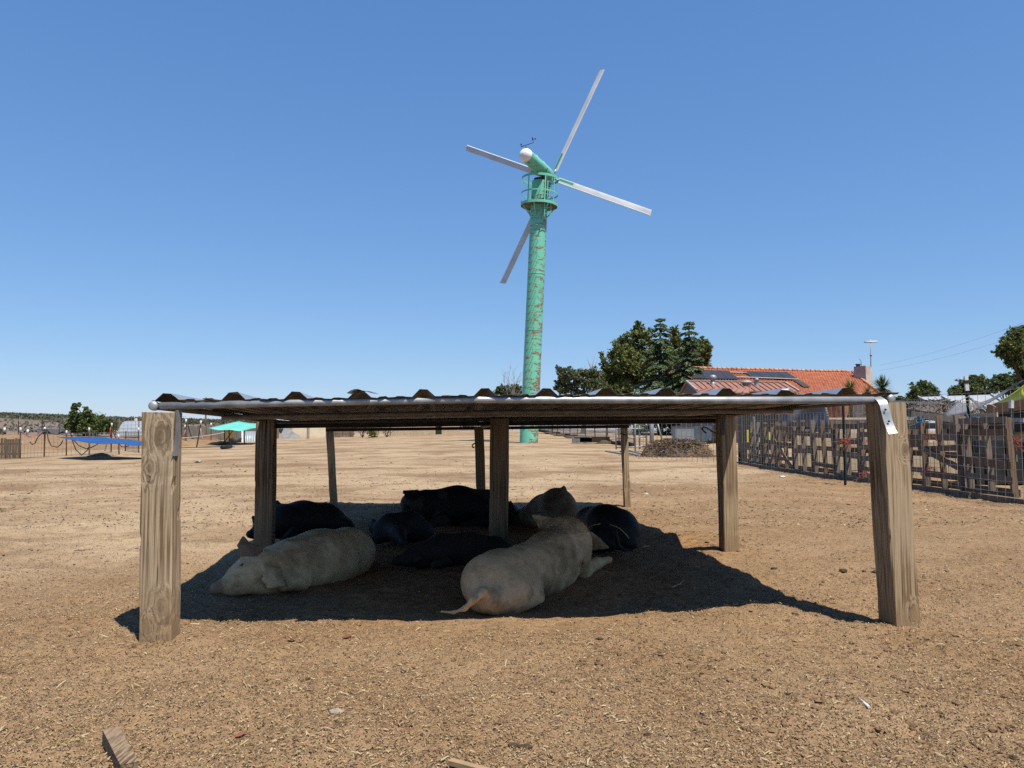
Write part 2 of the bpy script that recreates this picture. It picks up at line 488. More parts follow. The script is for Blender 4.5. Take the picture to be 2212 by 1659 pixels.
def lumps(x, y):
    """real relief of the trodden dirt"""
    near = np.clip(1.0 - (y - 4) / 30.0, 0.25, 1.0) * np.clip((y + 4) / 4, 0, 1)
    h = 0.05 * vnoise(x * 0.7, y * 0.7, 11) * (0.35 + 0.65 * sst(9, 16, y)) + 0.036 * vnoise(x * 2.1, y * 2.1, 12) + 0.026 * vnoise(x * 5.3, y * 5.3, 13)
    h += 0.012 * vnoise(x * 13, y * 13, 14) + 0.008 * vnoise(x * 31, y * 31, 15)
    c = np.clip(vnoise(x * 7.7, y * 7.7, 16) - 0.16, 0, 1)
    h += 0.07 * c * np.clip(vnoise(x * 0.6, y * 0.6, 17) + 0.35, 0, 1)
    pm = np.clip(vnoise(x * 0.8 + 3, y * 0.8, 19) * 2.2 + .55, 0.1, 1) * (1 - sst(11, 16, y))
    h += .017 * pits(x, y, .21, 61) * pm + .010 * pits(x + 5, y + 2, .13, 62, .3) * pm
    # drag lines and ruts in the open lot beyond the shelter
    rut = sst(8, 14, y) * (1 - sst(60, 90, y))
    h += rut * 0.05 * vnoise(x * 0.45 + y * 0.1, y * 0.55, 18) * np.clip(y / 14, 0.5, 2.0)
    # wallow beds under the roof with a soft rim
    h += dip(x, y, -1.30, 5.5, 0.5, 0.8, -0.03) + dip(x, y, -2.15, 4.25, 0.55, 0.5, 0.05) + dip(x, y, 0.1, 4.55, 0.95, 0.65, -0.045) + dip(x, y, 0.9, 6.4, 0.6, 0.6, -0.02)
    h += dip(x, y, 1.75, 7.15, 0.5, 0.25, 0.08) + dip(x, y, 1.5, 6.85, 0.4, 0.16, -0.04) + dip(x, y, 1.3, 7.7, 0.3, 0.2, 0.05)
    h += dip(x, y, -1.3, 9.3, 0.9, 0.5, 0.10) + dip(x, y, -0.1, 9.2, 0.5, 0.4, 0.07)
    for cx, cy in ((-1.66, 3.7), (2.04, 4.02), (1.83, 6.3), (-1.97, 6.15), (1.5, 10.2), (-2.36, 10.2)):
        h += dip(x, y, cx, cy, 0.22, 0.2, 0.022)
    return h * near
def surf(x, y): return ground_z(x, y) + lumps(np.asarray(x, float), np.asarray(y, float))
def sz(x, y): return float(surf(np.array([x]), np.array([y]))[0])

rows = []
d = 2.5
while d < 1500:
    rows.append(d)
    y = d - 4
    step = 0.30 if y < 1.6 else (0.016 if y < 4.6 else (0.022 if y < 8 else (0.06 if y < 14 else d * 0.006)))
    if y > 60: step = d * 0.012
    if y > 150: step = d * 0.03
    d += step
rows = np.array(rows)
cols = np.linspace(-1.45, 1.45, 560)
yy, tt = np.meshgrid(rows, cols, indexing='ij')
GX = yy * tt * 0.9
GY = yy - 4.0
GZ = surf(GX, GY)
nr, ncol = GX.shape
idx = np.arange(nr * ncol).reshape(nr, ncol)
GF = np.stack([idx[:-1, :-1].ravel(), idx[:-1, 1:].ravel(), idx[1:, 1:].ravel(), idx[1:, :-1].ravel()], 1)

def ground_material():
    m, n, b = newmat('trodden dirt')
    v = coords(n)
    sep = nd(n, "ShaderNodeSeparateXYZ"); n.links.new(v, sep.inputs[0])
    X, Y = sep.outputs[0], sep.outputs[1]
    def rng(s, a, q, lo=0.0, hi=1.0):
        r = nd(n, "ShaderNodeMapRange"); r.interpolation_type = 'SMOOTHSTEP'
        r.inputs[1].default_value = a; r.inputs[2].default_value = q; r.inputs[3].default_value = lo; r.inputs[4].default_value = hi
        n.links.new(s, r.inputs[0]); return r.outputs[0]
    fine = noise(n, v, 170, 3, 0.7)
    mid = noise(n, v, 22, 5, 0.65)
    big = noise(n, v, 1.1, 4, 0.6)
    brown = mixc(n, ramp(n, fine, [(0.34, 0.0), (0.68, 1.0)]).outputs[0], (0.160, 0.092, 0.044), (0.475, 0.315, 0.178))
    brown = mixc(n, ramp(n, mid, [(0.36, 0.55), (0.55, 0.0)]).outputs[0], brown, (0.115, 0.068, 0.036))
    brown = mixc(n, ramp(n, big, [(0.40, 0.0), (0.72, 0.55)]).outputs[0], brown, (0.43, 0.30, 0.18))
    # pale dry dust: towards the left and in the open lot
    vs = coords(n, (0.75, 1.0, 1.0), rot=(0, 0, 0.14))
    band = noise(n, vs, 0.42, 6, 0.66, 0.5)
    bandf = noise(n, v, 1.3, 6, 0.72, 0.4)
    sand = mixc(n, ramp(n, band, [(0.38, 0.0), (0.56, 1.0)]).outputs[0], (0.28, 0.182, 0.105), (0.49, 0.365, 0.235))
    sand = mixc(n, ramp(n, bandf, [(0.34, 0.65), (0.48, 0.0)]).outputs[0], sand, (0.20, 0.13, 0.078))
    sand = mixc(n, ramp(n, fine, [(0.33, 0.45), (0.55, 0.0)]).outputs[0], sand, (0.19, 0.125, 0.07))
    sand = mixc(n, ramp(n, noise(n, v, 0.16, 3), [(0.56, 0.0), (0.74, 0.30)]).outputs[0], sand, (0.37, 0.33, 0.16))
    pf = nd(n, "ShaderNodeMath", operation='MULTIPLY')
    a1 = rng(Y, 7.5, 15.0)
    # left is pale nearer to the viewer
    t = nd(n, "ShaderNodeMath", operation='MULTIPLY_ADD'); n.links.new(X, t.inputs[0]); t.inputs[1].default_value = -1.4; n.links.new(Y, t.inputs[2])
    a2 = rng(t.outputs[0], 5.8, 11.5)
    mx = nd(n, "ShaderNodeMath", operation='MULTIPLY'); n.links.new(a2, mx.inputs[0]); mx.inputs[1].default_value = 1.0
    nz = nd(n, "ShaderNodeMath", operation='MULTIPLY_ADD'); n.links.new(big, nz.inputs[0]); nz.inputs[1].default_value = 1.3; nz.inputs[2].default_value = -0.65
    ad = nd(n, "ShaderNodeMath", operation='ADD'); ad.use_clamp = True
    n.links.new(mx.outputs[0], ad.inputs[0]); n.links.new(nz.outputs[0], ad.inputs[1])
    m2 = nd(n, "ShaderNodeMath", operation='MULTIPLY'); n.links.new(ad.outputs[0], m2.inputs[0]); n.links.new(a2, m2.inputs[1])
    sat = nd(n, "ShaderNodeMath", operation='MULTIPLY'); sat.use_clamp = True; n.links.new(m2.outputs[0], sat.inputs[0]); sat.inputs[1].default_value = 1.25
    col = mixc(n, sat.outputs[0], brown, sand)
    # the animals' beds: the roof's brown shade painted into the earth, with a ragged edge
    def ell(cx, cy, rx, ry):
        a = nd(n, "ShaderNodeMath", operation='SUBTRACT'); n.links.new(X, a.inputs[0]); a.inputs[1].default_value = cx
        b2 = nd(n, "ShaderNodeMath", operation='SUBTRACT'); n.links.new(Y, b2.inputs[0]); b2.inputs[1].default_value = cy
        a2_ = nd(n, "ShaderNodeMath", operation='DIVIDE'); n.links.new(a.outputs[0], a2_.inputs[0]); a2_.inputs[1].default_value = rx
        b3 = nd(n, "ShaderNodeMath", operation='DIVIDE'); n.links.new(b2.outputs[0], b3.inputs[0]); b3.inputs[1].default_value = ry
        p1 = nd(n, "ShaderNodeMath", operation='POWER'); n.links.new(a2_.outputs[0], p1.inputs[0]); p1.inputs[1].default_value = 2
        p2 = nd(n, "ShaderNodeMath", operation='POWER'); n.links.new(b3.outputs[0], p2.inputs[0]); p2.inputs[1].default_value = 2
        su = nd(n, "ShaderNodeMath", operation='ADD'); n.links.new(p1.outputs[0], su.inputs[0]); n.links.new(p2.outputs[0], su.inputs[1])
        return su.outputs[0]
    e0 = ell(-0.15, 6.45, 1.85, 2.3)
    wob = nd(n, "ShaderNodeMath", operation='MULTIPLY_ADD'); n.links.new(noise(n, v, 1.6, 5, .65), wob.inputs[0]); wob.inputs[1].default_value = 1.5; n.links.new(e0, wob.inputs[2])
    shade_bedf = rng(wob.outputs[0], 1.35, 1.85, 0.9, 0.0)
    shade_bed = mixc(n, ramp(n, mid, [(0.36, 0.0), (0.62, 1.0)]).outputs[0], (0.23, 0.112, 0.047), (0.46, 0.245, 0.115))
    shade_bed = mixc(n, ramp(n, fine, [(0.55, 0.0), (0.75, 0.5)]).outputs[0], shade_bed, (0.36, 0.215, 0.12))
    col = mixc(n, shade_bedf, col, shade_bed)
    # far: ploughed field and scrub hillside
    far = rng(Y, 120, 180)
    fieldn = noise(n, coords(n, (0.006, 0.03, 0.03)), 1.0, 6, 0.7)
    field = mixc(n, ramp(n, fieldn, [(0.35, 0.0), (0.65, 1.0)]).outputs[0], (0.17, 0.12, 0.095), (0.25, 0.185, 0.145))
    hillc = mixc(n, ramp(n, noise(n, v, 0.035, 6, 0.7), [(0.42, 0.0), (0.6, 1.0)]).outputs[0], (0.085, 0.085, 0.055), (0.25, 0.21, 0.16))
    fcol = mixc(n, rng(Y, 255, 285), field, hillc)
    col = mixc(n, far, col, fcol)
    n.links.new(col, b.inputs["Base Color"])
    b.inputs["Roughness"].default_value = 0.95
    b.inputs["Specular IOR Level"].default_value = 0.12
    hh = mixc(n, 0.5, mid, fine)
    bp = bump(n, b, hh, 0.9, 0.012)
    return m
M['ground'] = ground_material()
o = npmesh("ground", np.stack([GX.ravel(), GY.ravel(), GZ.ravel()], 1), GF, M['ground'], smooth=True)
tag(o, kind="structure")

# ------------------------------------------------------------------ loose straw and chips on the dirt
def chips(n, ymin, ymax, lmin, lmax, wmin, wmax, seed, power=1.6, xw=0.78, lift=0.004, mats=4, probs=(.25, .3, .3, .15)):
    r = np.random.default_rng(seed)
    u = r.random(n)
    y = ymin * (ymax / ymin) ** (u ** power)
    x = (r.random(n) * 2 - 1) * (y * xw + 0.3)
    L = lmin + (lmax - lmin) * r.random(n) ** 2.5
    W = wmin + (wmax - wmin) * r.random(n)
    a = r.random(n) * 2 * np.pi
    tilt = r.normal(0, 0.22, n); roll = r.normal(0, 0.5, n)
    # thinned out over the beds that carry the painted shade
    e = ((x + .15) / 1.8) ** 2 + ((y - 6.3) / 2.35) ** 2
    keep = (e > .95 + r.normal(0, .12, n)) | (r.random(n) < .12)
    x, y, L, W, a, tilt, roll = [q[keep] for q in (x, y, L, W, a, tilt, roll)]; n = len(x)
    z = surf(x, y) + lift * r.random(n) + 0.001
    dx = np.stack([np.cos(a) * np.cos(tilt), np.sin(a) * np.cos(tilt), np.sin(tilt)], 1)
    sx = np.stack([-np.sin(a) * np.cos(roll), np.cos(a) * np.cos(roll), np.sin(roll)], 1)
    c = np.stack([x, y, z + np.abs(np.sin(tilt)) * L * 0.35], 1)
    bend = r.normal(0, 0.06, n)[:, None] * L[:, None] * sx
    p0 = c - dx * L[:, None] / 2; p2 = c + dx * L[:, None] / 2; p1 = c + bend + np.array([0, 0, 0.002])
    hw = sx * W[:, None] / 2
    V = np.stack([p0 - hw * .5, p0 + hw * .5, p1 + hw, p1 - hw, p2 + hw * .6, p2 - hw * .6], 1).reshape(-1, 3)
    b = np.arange(n)[:, None] * 6
    F = np.concatenate([b + np.array([0, 3, 2, 1]), b + np.array([3, 5, 4, 2])], 0)
    k = r.choice(mats, n, p=probs)
    return V, F, np.concatenate([k, k])
CH = [mat('chip pale', (0.56, 0.45, 0.27), (0.46, 0.35, 0.19), 30, 0.85, bs=0), mat('chip tan', (0.42, 0.295, 0.155), (0.32, 0.22, 0.11), 30, 0.9, bs=0),
      mat('chip brown', (0.22, 0.135, 0.07), (0.15, 0.09, 0.045), 30, 0.9, bs=0), mat('chip dark', (0.085, 0.05, 0.028), (0.05, 0.03, 0.018), 30, 0.9, bs=0)]
parts_ = [chips(230000, 1.9, 10, 0.004, 0.018, 0.002, 0.0055, 21, 1.1, probs=(.17, .36, .34, .13)),
          chips(3200, 1.9, 11, 0.02, 0.055, 0.003, 0.006, 22, 1.2, lift=0.008, probs=(.50, .40, .08, .02)),
          chips(16000, 8, 26, 0.02, 0.07, 0.006, 0.016, 23, 1.0, probs=(.15, .30, .35, .20))]
Vs, Fs, Ks, off = [], [], [], 0
for V_, F_, K_ in parts_:
    Vs.append(V_); Fs.append(F_ + off); Ks.append(K_); off += len(V_)
o = npmesh("straw_litter", np.concatenate(Vs), np.concatenate(Fs), CH, np.concatenate(Ks))
tag(o, "loose straw, bark chips and dry fibres scattered over the brown dirt", "straw", kind="stuff")

# clods of dry dirt and manure crumbs: too many to count
def icos():
    bm = bmesh.new(); bmesh.ops.create_icosphere(bm, subdivisions=1, radius=1.0)
    v = np.array([p.co[:] for p in bm.verts]); f = np.array([[q.index for q in t.verts] for t in bm.faces]); bm.free()
    return v, f
IV, IF = icos()
def crumbs(n, ymin, ymax, r0, r1, seed, cl=None, xw=0.75):
    r = np.random.default_rng(seed)
    y = ymin * (ymax / ymin) ** r.random(n); x = (r.random(n) * 2 - 1) * (y * xw + .3)
    if cl:
        k = r.integers(0, len(cl), n); c = np.array(cl)[k]
        x = c[:, 0] + r.normal(0, 1, n) * c[:, 2]; y = c[:, 1] + r.normal(0, 1, n) * c[:, 2] * 1.2
    s = r0 + (r1 - r0) * r.random(n) ** 3
    z = surf(x, y)
    j = 1 + r.normal(0, 0.22, (n, len(IV), 1))
    sc = np.stack([0.7 + 0.8 * r.random(n), 0.7 + 0.8 * r.random(n), 0.45 + 0.4 * r.random(n)], 1)
    V = IV[None] * j * (s[:, None] * sc)[:, None, :] + np.stack([x, y, z + s * 0.15], 1)[:, None, :]
    F = IF[None] + (np.arange(n) * len(IV))[:, None, None]
    return V.reshape(-1, 3), F.reshape(-1, 3)
a1 = crumbs(7000, 1.9, 11, 0.003, 0.011, 31)
cl = [(0.45, 3.35, .22), (0.7, 3.1, .25), (1.05, 2.95, .2), (1.9, 2.75, .3), (1.5, 2.5, .2), (1.9, 3.85, .2), (1.55, 7.0, .25), (1.9, 6.7, .2), (1.2, 3.2, .4), (2.6, 5.3, .2), (-0.9, 4.3, .3), (0.9, 4.6, .3), (1.7, 4.6, .2), (2.9, 9.5, .5), (4.2, 9.2, .5), (1.2, 7.7, .2)]
a2 = crumbs(1500, 2, 9, 0.004, 0.016, 32, cl)
o = npmesh("dirt_clods", np.concatenate([a1[0], a2[0]]), np.concatenate([a1[1], a2[1] + len(a1[0])]), mat('dry clods', (0.27, 0.165, 0.09), (0.13, 0.076, 0.04), 14, 0.95, bs=0.5))
tag(o, "small crumbs of dry dirt and manure lying over the yard", "dirt", kind="stuff")

# scrub on the far hill
def leafquads(c, rad, n, size, r, droop=0.0, flat=1.0, shell=0.5):
    n = max(3, int(n))
    """n leaf faces in an ellipsoid"""
    d = r.normal(0, 1, (n, 3)); d /= np.linalg.norm(d, axis=1)[:, None]
    q = r.random(n) ** (1 / 3.0) * (1 - shell) + shell * (0.75 + 0.3 * r.random(n))
    if shell < 0.1: q = np.clip(np.abs(r.normal(0, .75, n)), 0, 1.7)      # soft ragged outline
    p = np.asarray(c) + d * q[:, None] * np.asarray(rad)
    a = r.normal(0, 1, (n, 3)); a[:, 2] = a[:, 2] * flat - droop; a /= np.linalg.norm(a, axis=1)[:, None]
    b = np.cross(a, r.normal(0, 1, (n, 3))); b /= np.linalg.norm(b, axis=1)[:, None]
    s = size * (0.6 + 0.8 * r.random(n))[:, None]
    V = np.stack([p - a * s, p + b * s * .45, p + a * s, p - b * s * .45], 1).reshape(-1, 3)
    return V
def leafmesh(name, Vlist, m, parent=None):
    V = np.concatenate(Vlist); F = np.arange(len(V)).reshape(-1, 4)
    return npmesh(name, V, F, m, parent=parent)
r = np.random.default_rng(41)
L = []
for i in range(5000):
    y = 262 + 210 * r.random() ** 1.3
    x = -y * (1.15 * r.random() - 0.06)
    s = 0.55 + 1.0 * r.random()
    L.append(leafquads((x, y, gz(x, y) + s * .3), (s * 1.7, s * 1.3, s * .40), 10, 0.5, r))
for i in range(160):
    y = 150 + 105 * r.random(); x = -y * (0.45 + 0.35 * r.random()) if i % 3 else -y * (0.05 + 0.4 * r.random())
    s = 0.8 + 1.2 * r.random()
    L.append(leafquads((x, y, gz(x, y) + s * .3), (s * 1.6, s * 1.2, s * .7), 16, 0.6, r))
o = leafmesh("hillside_scrub", L, leafmat('scrub leaves', (0.16, 0.16, 0.10), (0.08, 0.085, 0.05), 0.15))
tag(o, "grey green scrub covering the far low hill", "scrub", kind="stuff")
# ================================================================== pig shelter
shelter = empty("pig_shelter", (0.2, 6.6, 0), "low open shelter of weathered timber posts under a corrugated metal roof on the dirt", "shelter")

def post(name, base, top, w, yaw, seed, m, parent, d=None, chips_=0.5):
    """a rough sawn post with worn corners; base/top = centres"""
    r = random.Random(seed)
    base = Vector(base); top = Vector(top); d = d or w
    cy, sy = math.cos(yaw), math.sin(yaw)
    ex, ey = Vector((cy, sy, 0)), Vector((-sy, cy, 0))
    n = 26
    hw, hd = w / 2, d / 2
    ch = 0.006
    prof = [(-hw + ch, -hd), (0, -hd), (hw - ch, -hd), (hw, -hd + ch), (hw, 0), (hw, hd - ch), (hw - ch, hd), (0, hd), (-hw + ch, hd), (-hw, hd - ch), (-hw, 0), (-hw, -hd + ch)]
    k = len(prof)
    off = [[0.0] * k for _ in range(n + 1)]
    for j in range(k):
        ph = r.random() * 9
        for i in range(n + 1):
            off[i][j] = 0.0016 * math.sin(i * 0.33 + ph) + r.uniform(-0.0002, 0.0002)
            if j in (0, 2, 3, 5, 6, 8, 9, 11) and r.random() < 0.05 * chips_: off[i][j] -= r.uniform(0.003, 0.008)
    vs = []
    for i in range(n + 1):
        t = i / n
        c = base.lerp(top, t)
        for j, (a, b) in enumerate(prof):
            q = 1 + off[i][j] / hw
            z = r.uniform(-0.003, 0.003) if i == n else 0
            vs.append(c + ex * (a * q) + ey * (b * q) + Vector((0, 0, z)))
    fs = [(i * k + j, i * k + (j + 1) % k, (i + 1) * k + (j + 1) % k, (i + 1) * k + j) for i in range(n) for j in range(k)]
    fs += [tuple(reversed(range(k))), tuple(n * k + j for j in range(k))]
    mb = MB().add(vs, fs[:n * k], 0, False).add([], [])
    mb.f += fs[n * k:]; mb.mi += [0, 0]; mb.sm += [False, False]
    o = mb.build(name, m, parent)
    # local axes: origin at the base so the grain runs up the post
    recenter(o, base)
    # shear is already in the mesh; slide grain differently per post
    return o

YAW = math.radians(5.6)
M['postleft'] = wood('knotty post timber', (0.50, 0.385, 0.25), (0.21, 0.14, 0.08), pts=((.004, 1.00, .030), (-.045, .845, .024), (.028, .205, .028), (-.035, .120, .022)), knots=False, mud=True)
M['postright'] = wood('weathered right post timber', (0.46, 0.345, 0.215), (0.20, 0.13, 0.072), pts=((.022, .95, .020), (.034, .12, .022)), knots=False, mud=True)
def pdef(bx, by, bY, tx, ty, w, seed, m='postwood', yaw=YAW, d=None):
    """front face centre at base / top given in picture units with depth of the front face"""
    b = at(bx, by, bY); t = at(tx, ty, bY)
    n = Vector((-math.sin(yaw), math.cos(yaw), 0)) * ((d or w) / 2)
    b = b + n; t = t + n
    b.z = sz(b.x, b.y) - 0.06
    return post("post", b, t, w, yaw, seed, M[m], shelter, d)
posts = {}
posts['FL'] = pdef(334, 1390, 3.61, 339, 890.5, 0.147, 1, 'postleft', yaw=math.radians(1.5), d=.112)
posts['FR'] = pdef(1963.5, 1350, 3.96, 1931, 870, 0.142, 2, 'postright', yaw=math.radians(9))
posts['ML'] = pdef(567, 1202, 6.1, 572, 906, 0.140, 3, 'shadewood')
posts['MR'] = pdef(1582.5, 1195, 6.27, 1573, 896, 0.128, 4)
posts['CM'] = pdef(1077.5, 1198, 6.2, 1081, 904, 0.145, 5, 'shadewood')
posts['BL'] = pdef(721, 1097, 10.05, 711, 926, 0.090, 6)
posts['BC'] = pdef(1041, 1097, 10.0, 1035, 922, 0.118, 7, 'shadewood')
posts['BR'] = pdef(1357, 1095, 10.1, 1349, 918, 0.082, 8)

# pipe frame under the sheet
RP = 0.0178
fl = at(333, 877, 3.66); fr = at(1922, 861.5, 4.03)
fm = at(1035, 863.5, 3.83)
bl = at(706, 921, 10.13); br = at(1356, 913.5, 10.17); bc = at(1041, 918, 10.12)
mb = MB(); mb.tube([fl + Vector((.03, 0, 0)), fl.lerp(fm, .5) + Vector((0, 0, .002)), fm], RP, 14)
mb.build("roof_pipe", M['galv'], shelter)
fre = at(1887, 864.5, 3.99)
mb = MB(); mb.tube([fm - Vector((.06, 0, 0)), fm, fm.lerp(fre, .5) - Vector((0, 0, .001)), fre], RP * 1.06, 14)
mb.build("roof_pipe", M['galv'], shelter)
sideL = [fl, fl.lerp(bl, .19), fl.lerp(bl, .42) - Vector((0, 0, .012)), bl]
sideR = [fr, fr.lerp(br, .19), fr.lerp(br, .42) - Vector((0, 0, .010)), br]
for sd in (sideL, sideR):
    mb = MB(); mb.tube(sd, RP, 12); mb.build("roof_pipe", M['dustysteel'], shelter)
    dv = (sd[0] - sd[1]).normalized()
    mb = MB(); mb.lathe(sd[0] - dv * .012, [(RP * 1.25, 0), (RP * 1.25, .025), (RP * 1.18, .031), (RP * .6, .034), (0, .035)], 18, dv)
    mb.build("pipe_cap", M['galv'], shelter)
def cross(t, r=RP, drop=0.0):
    a = sideL[0].lerp(sideL[-1], t); b = sideR[0].lerp(sideR[-1], t); c = a.lerp(b, .52)
    c.z += 0.012
    for q in (a, b, c): q.z -= drop
    return a, c, b
for t, drop in ((0.19, .022), (0.42, .03), (0.7, .03), (0.985, .012)):
    a, c, b = cross(t, RP, drop)
    MB().tube([a, a.lerp(c, .5), c, c.lerp(b, .5), b], RP, 10).build("roof_pipe", M['dustysteel'], shelter)
# middle rail that runs back, and timber rails on top of the middle and rear posts
a, c, b = cross(0.40, RP, .05)
MB().tube([c, bc - Vector((0, 0, .03))], RP, 10).build("roof_pipe", M['dustysteel'], shelter)
a, c, b = cross(0.395, RP, .058)
MB().bar(a, b, .07, .035).build("timber_rail", M['darkwood'], shelter)
a, c, b = cross(0.99, RP, .048)
MB().bar(a, b, .06, .04).build("timber_rail", M['darkwood'], shelter)

# corrugated sheet: 12 major ribs across, minor ribs between
def rib_profile():
    pts = []
    pitch = 1.0
    return pts
major_px = [362, 505, 640, 777, 915, 1047, 1180, 1308, 1437, 1567, 1697, 1826]
s0, s1 = 0.0, 1.0
W0 = (fr - fl).length
def front_s(px):
    # fraction along the front line at the picture column px
    lo, hi = -0.05, 1.05
    for _ in range(40):
        md = (lo + hi) / 2
        q = fl.lerp(fr, md)
        x = 1106 + FOC * q.x / (q.y * CP + (q.z - EYE) * SP)
        if x < px: lo = md
        else: hi = md
    return lo
prof = []            # (s, height)
hm = 0.034
maj = [front_s(p) for p in major_px]
pw = 0.0165          # half foot width of a major rib as a fraction of the roof's width
def addpt(s, h): prof.append((s, h))
addpt(-0.002, 0.002)
for i, s in enumerate(maj):
    addpt(s - 0.0150, 0.0); addpt(s - 0.0052, hm); addpt(s + 0.0052, hm); addpt(s + 0.0150, 0.0)
    nx = maj[i + 1] if i + 1 < len(maj) else s + 0.080
    g = nx - s
    for f in (0.36, 0.64):
        c = s + g * f
        if c < 1.0:
            addpt(c - 0.0070, 0.0); addpt(c - 0.0040, .0055); addpt(c + 0.0040, .0055); addpt(c + 0.0070, 0.0)
addpt(1.012, 0.0)
prof.sort()
def roof_pt(s, t, h):
    """s across, t to the back; t=0 is the front pipe"""
    a = fl.lerp(fr, s); b = bl.lerp(br, s)
    hump = 0.0
    # the front line follows the two pipes (they meet high in the middle)
    base_f = fl.lerp(fm, min(1, s / .50)) if s < .50 else fm.lerp(fr, (s - .50) / .50)
    a = Vector((a.x, a.y, base_f.z))
    p = a.lerp(b, t)
    p.z += RP + 0.006 + h
    p.z += 0.006 * math.sin(s * 21 + t * 4) * (0.4 + t) * 0.6 - 0.014 * math.sin(t * math.pi)
    return p
nt_ = 40
tl = [-0.0025] + [i / nt_ for i in range(0, nt_ + 1)] + [1.012]
vs = []; rr = random.Random(5)
for j, t in enumerate(tl):
    for (s, h) in prof:
        p = roof_pt(s, t, h)
        if j == 0:
            p.z += rr.uniform(-.002, .003); p.y += rr.uniform(-.006, .006)
            # crushed rib and torn corner near the right end
            if abs(s - maj[10]) < .02 and h > .02: p.z -= .012; p.x += rr.uniform(-.015, .02)
            if abs(s - maj[11]) < .003: p.z -= .010
            if s > .985: p.z += .006
        vs.append(p)
k = len(prof)
fs = [(j * k + i, j * k + i + 1, (j + 1) * k + i + 1, (j + 1) * k + i) for j in range(len(tl) - 1) for i in range(k - 1)]
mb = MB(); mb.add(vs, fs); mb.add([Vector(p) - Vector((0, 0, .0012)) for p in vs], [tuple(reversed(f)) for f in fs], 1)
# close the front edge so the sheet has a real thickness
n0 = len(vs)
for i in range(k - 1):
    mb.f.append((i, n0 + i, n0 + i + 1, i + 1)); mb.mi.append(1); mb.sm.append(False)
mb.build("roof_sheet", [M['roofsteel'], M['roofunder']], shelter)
# lifted flap of a neighbouring sheet at the fourth rib, and screws with washers
p = roof_pt(maj[3], -0.012, hm)
MB().sheet(lambda u, v: p + Vector((-.055 + .11 * u, -.004 + .25 * v, .010 - .022 * abs(u - .55) * 2 + .006 * math.sin(u * 7))), 6, 2, .001).build("roof_flap", M['roofsteel'], shelter)
# metal straps that tie the pipes to the posts
def strap(pts, w, side, m='galv', nails=()):
    side = Vector(side).normalized()
    vs, fs = [], []
    for q in pts: vs += [Vector(q) - side * w / 2, Vector(q) + side * w / 2]
    mb = MB()
    fs = [(2 * i, 2 * i + 1, 2 * i + 3, 2 * i + 2) for i in range(len(pts) - 1)]
    mb.add(vs, fs, 0, True); 
    nrm = (vs[1] - vs[0]).cross(vs[2] - vs[0]).normalized() * .0016
    mb.add([q - nrm for q in vs], [tuple(reversed(f)) for f in fs], 0, True)
    o = mb.build("strap", M[m], shelter)
    return o
k_ = 3.93
sp = [at(1893, 858, 4.0), at(1900, 862, 3.965), at(1906, 867, 3.945), at(1910, 876, 3.935), at(1914, 893, 3.93), at(1919, 912, 3.922), at(1926, 930, 3.905), at(1930, 937, 3.895)]
o = strap(sp, .047, (1, 0.05, 0.12))
for q in (at(1912.5, 885, 3.925), at(1920, 910, 3.914)):
    MB().lathe(q, [(0.006, 0), (.006, .003), (.003, .005), (0, .006)], 10, (0, -1, .1)).build("nail", M['darksteel'], shelter)
sp = [at(385, 886, 3.66), at(384.5, 905, 3.655), at(384, 930, 3.655), at(382, 955, 3.65), at(379.5, 975, 3.64), at(377, 985, 3.625)]
strap(sp, .05, (0.1, 1, 0))
sp = [at(1566, 893, 6.2), at(1563, 905, 6.2), at(1562, 925, 6.19), at(1560, 940, 6.17)]
strap(sp, .035, (.9, .4, 0), 'darksteel')
# loose curled strap ends and hooks
MB().tube([at(1546, 935, 6.2), at(1538, 932, 6.2), at(1528, 925, 6.18), at(1520, 922, 6.17), at(1516, 926, 6.16), at(1520, 931, 6.15), at(1526, 936, 6.15)], .007, 6).build("strap_end", M['darksteel'], shelter)
MB().tube([at(1030, 957, 9.95), at(1024, 958, 9.93), at(1020, 962, 9.92), at(1021, 966, 9.92), at(1025, 967, 9.92)], .009, 6).build("hook", M['darksteel'], shelter)
MB().tube([at(1341, 936, 10.05), at(1347, 939, 10.0), at(1355, 940, 10.0)], .01, 6).build("hook", M['darksteel'], shelter)

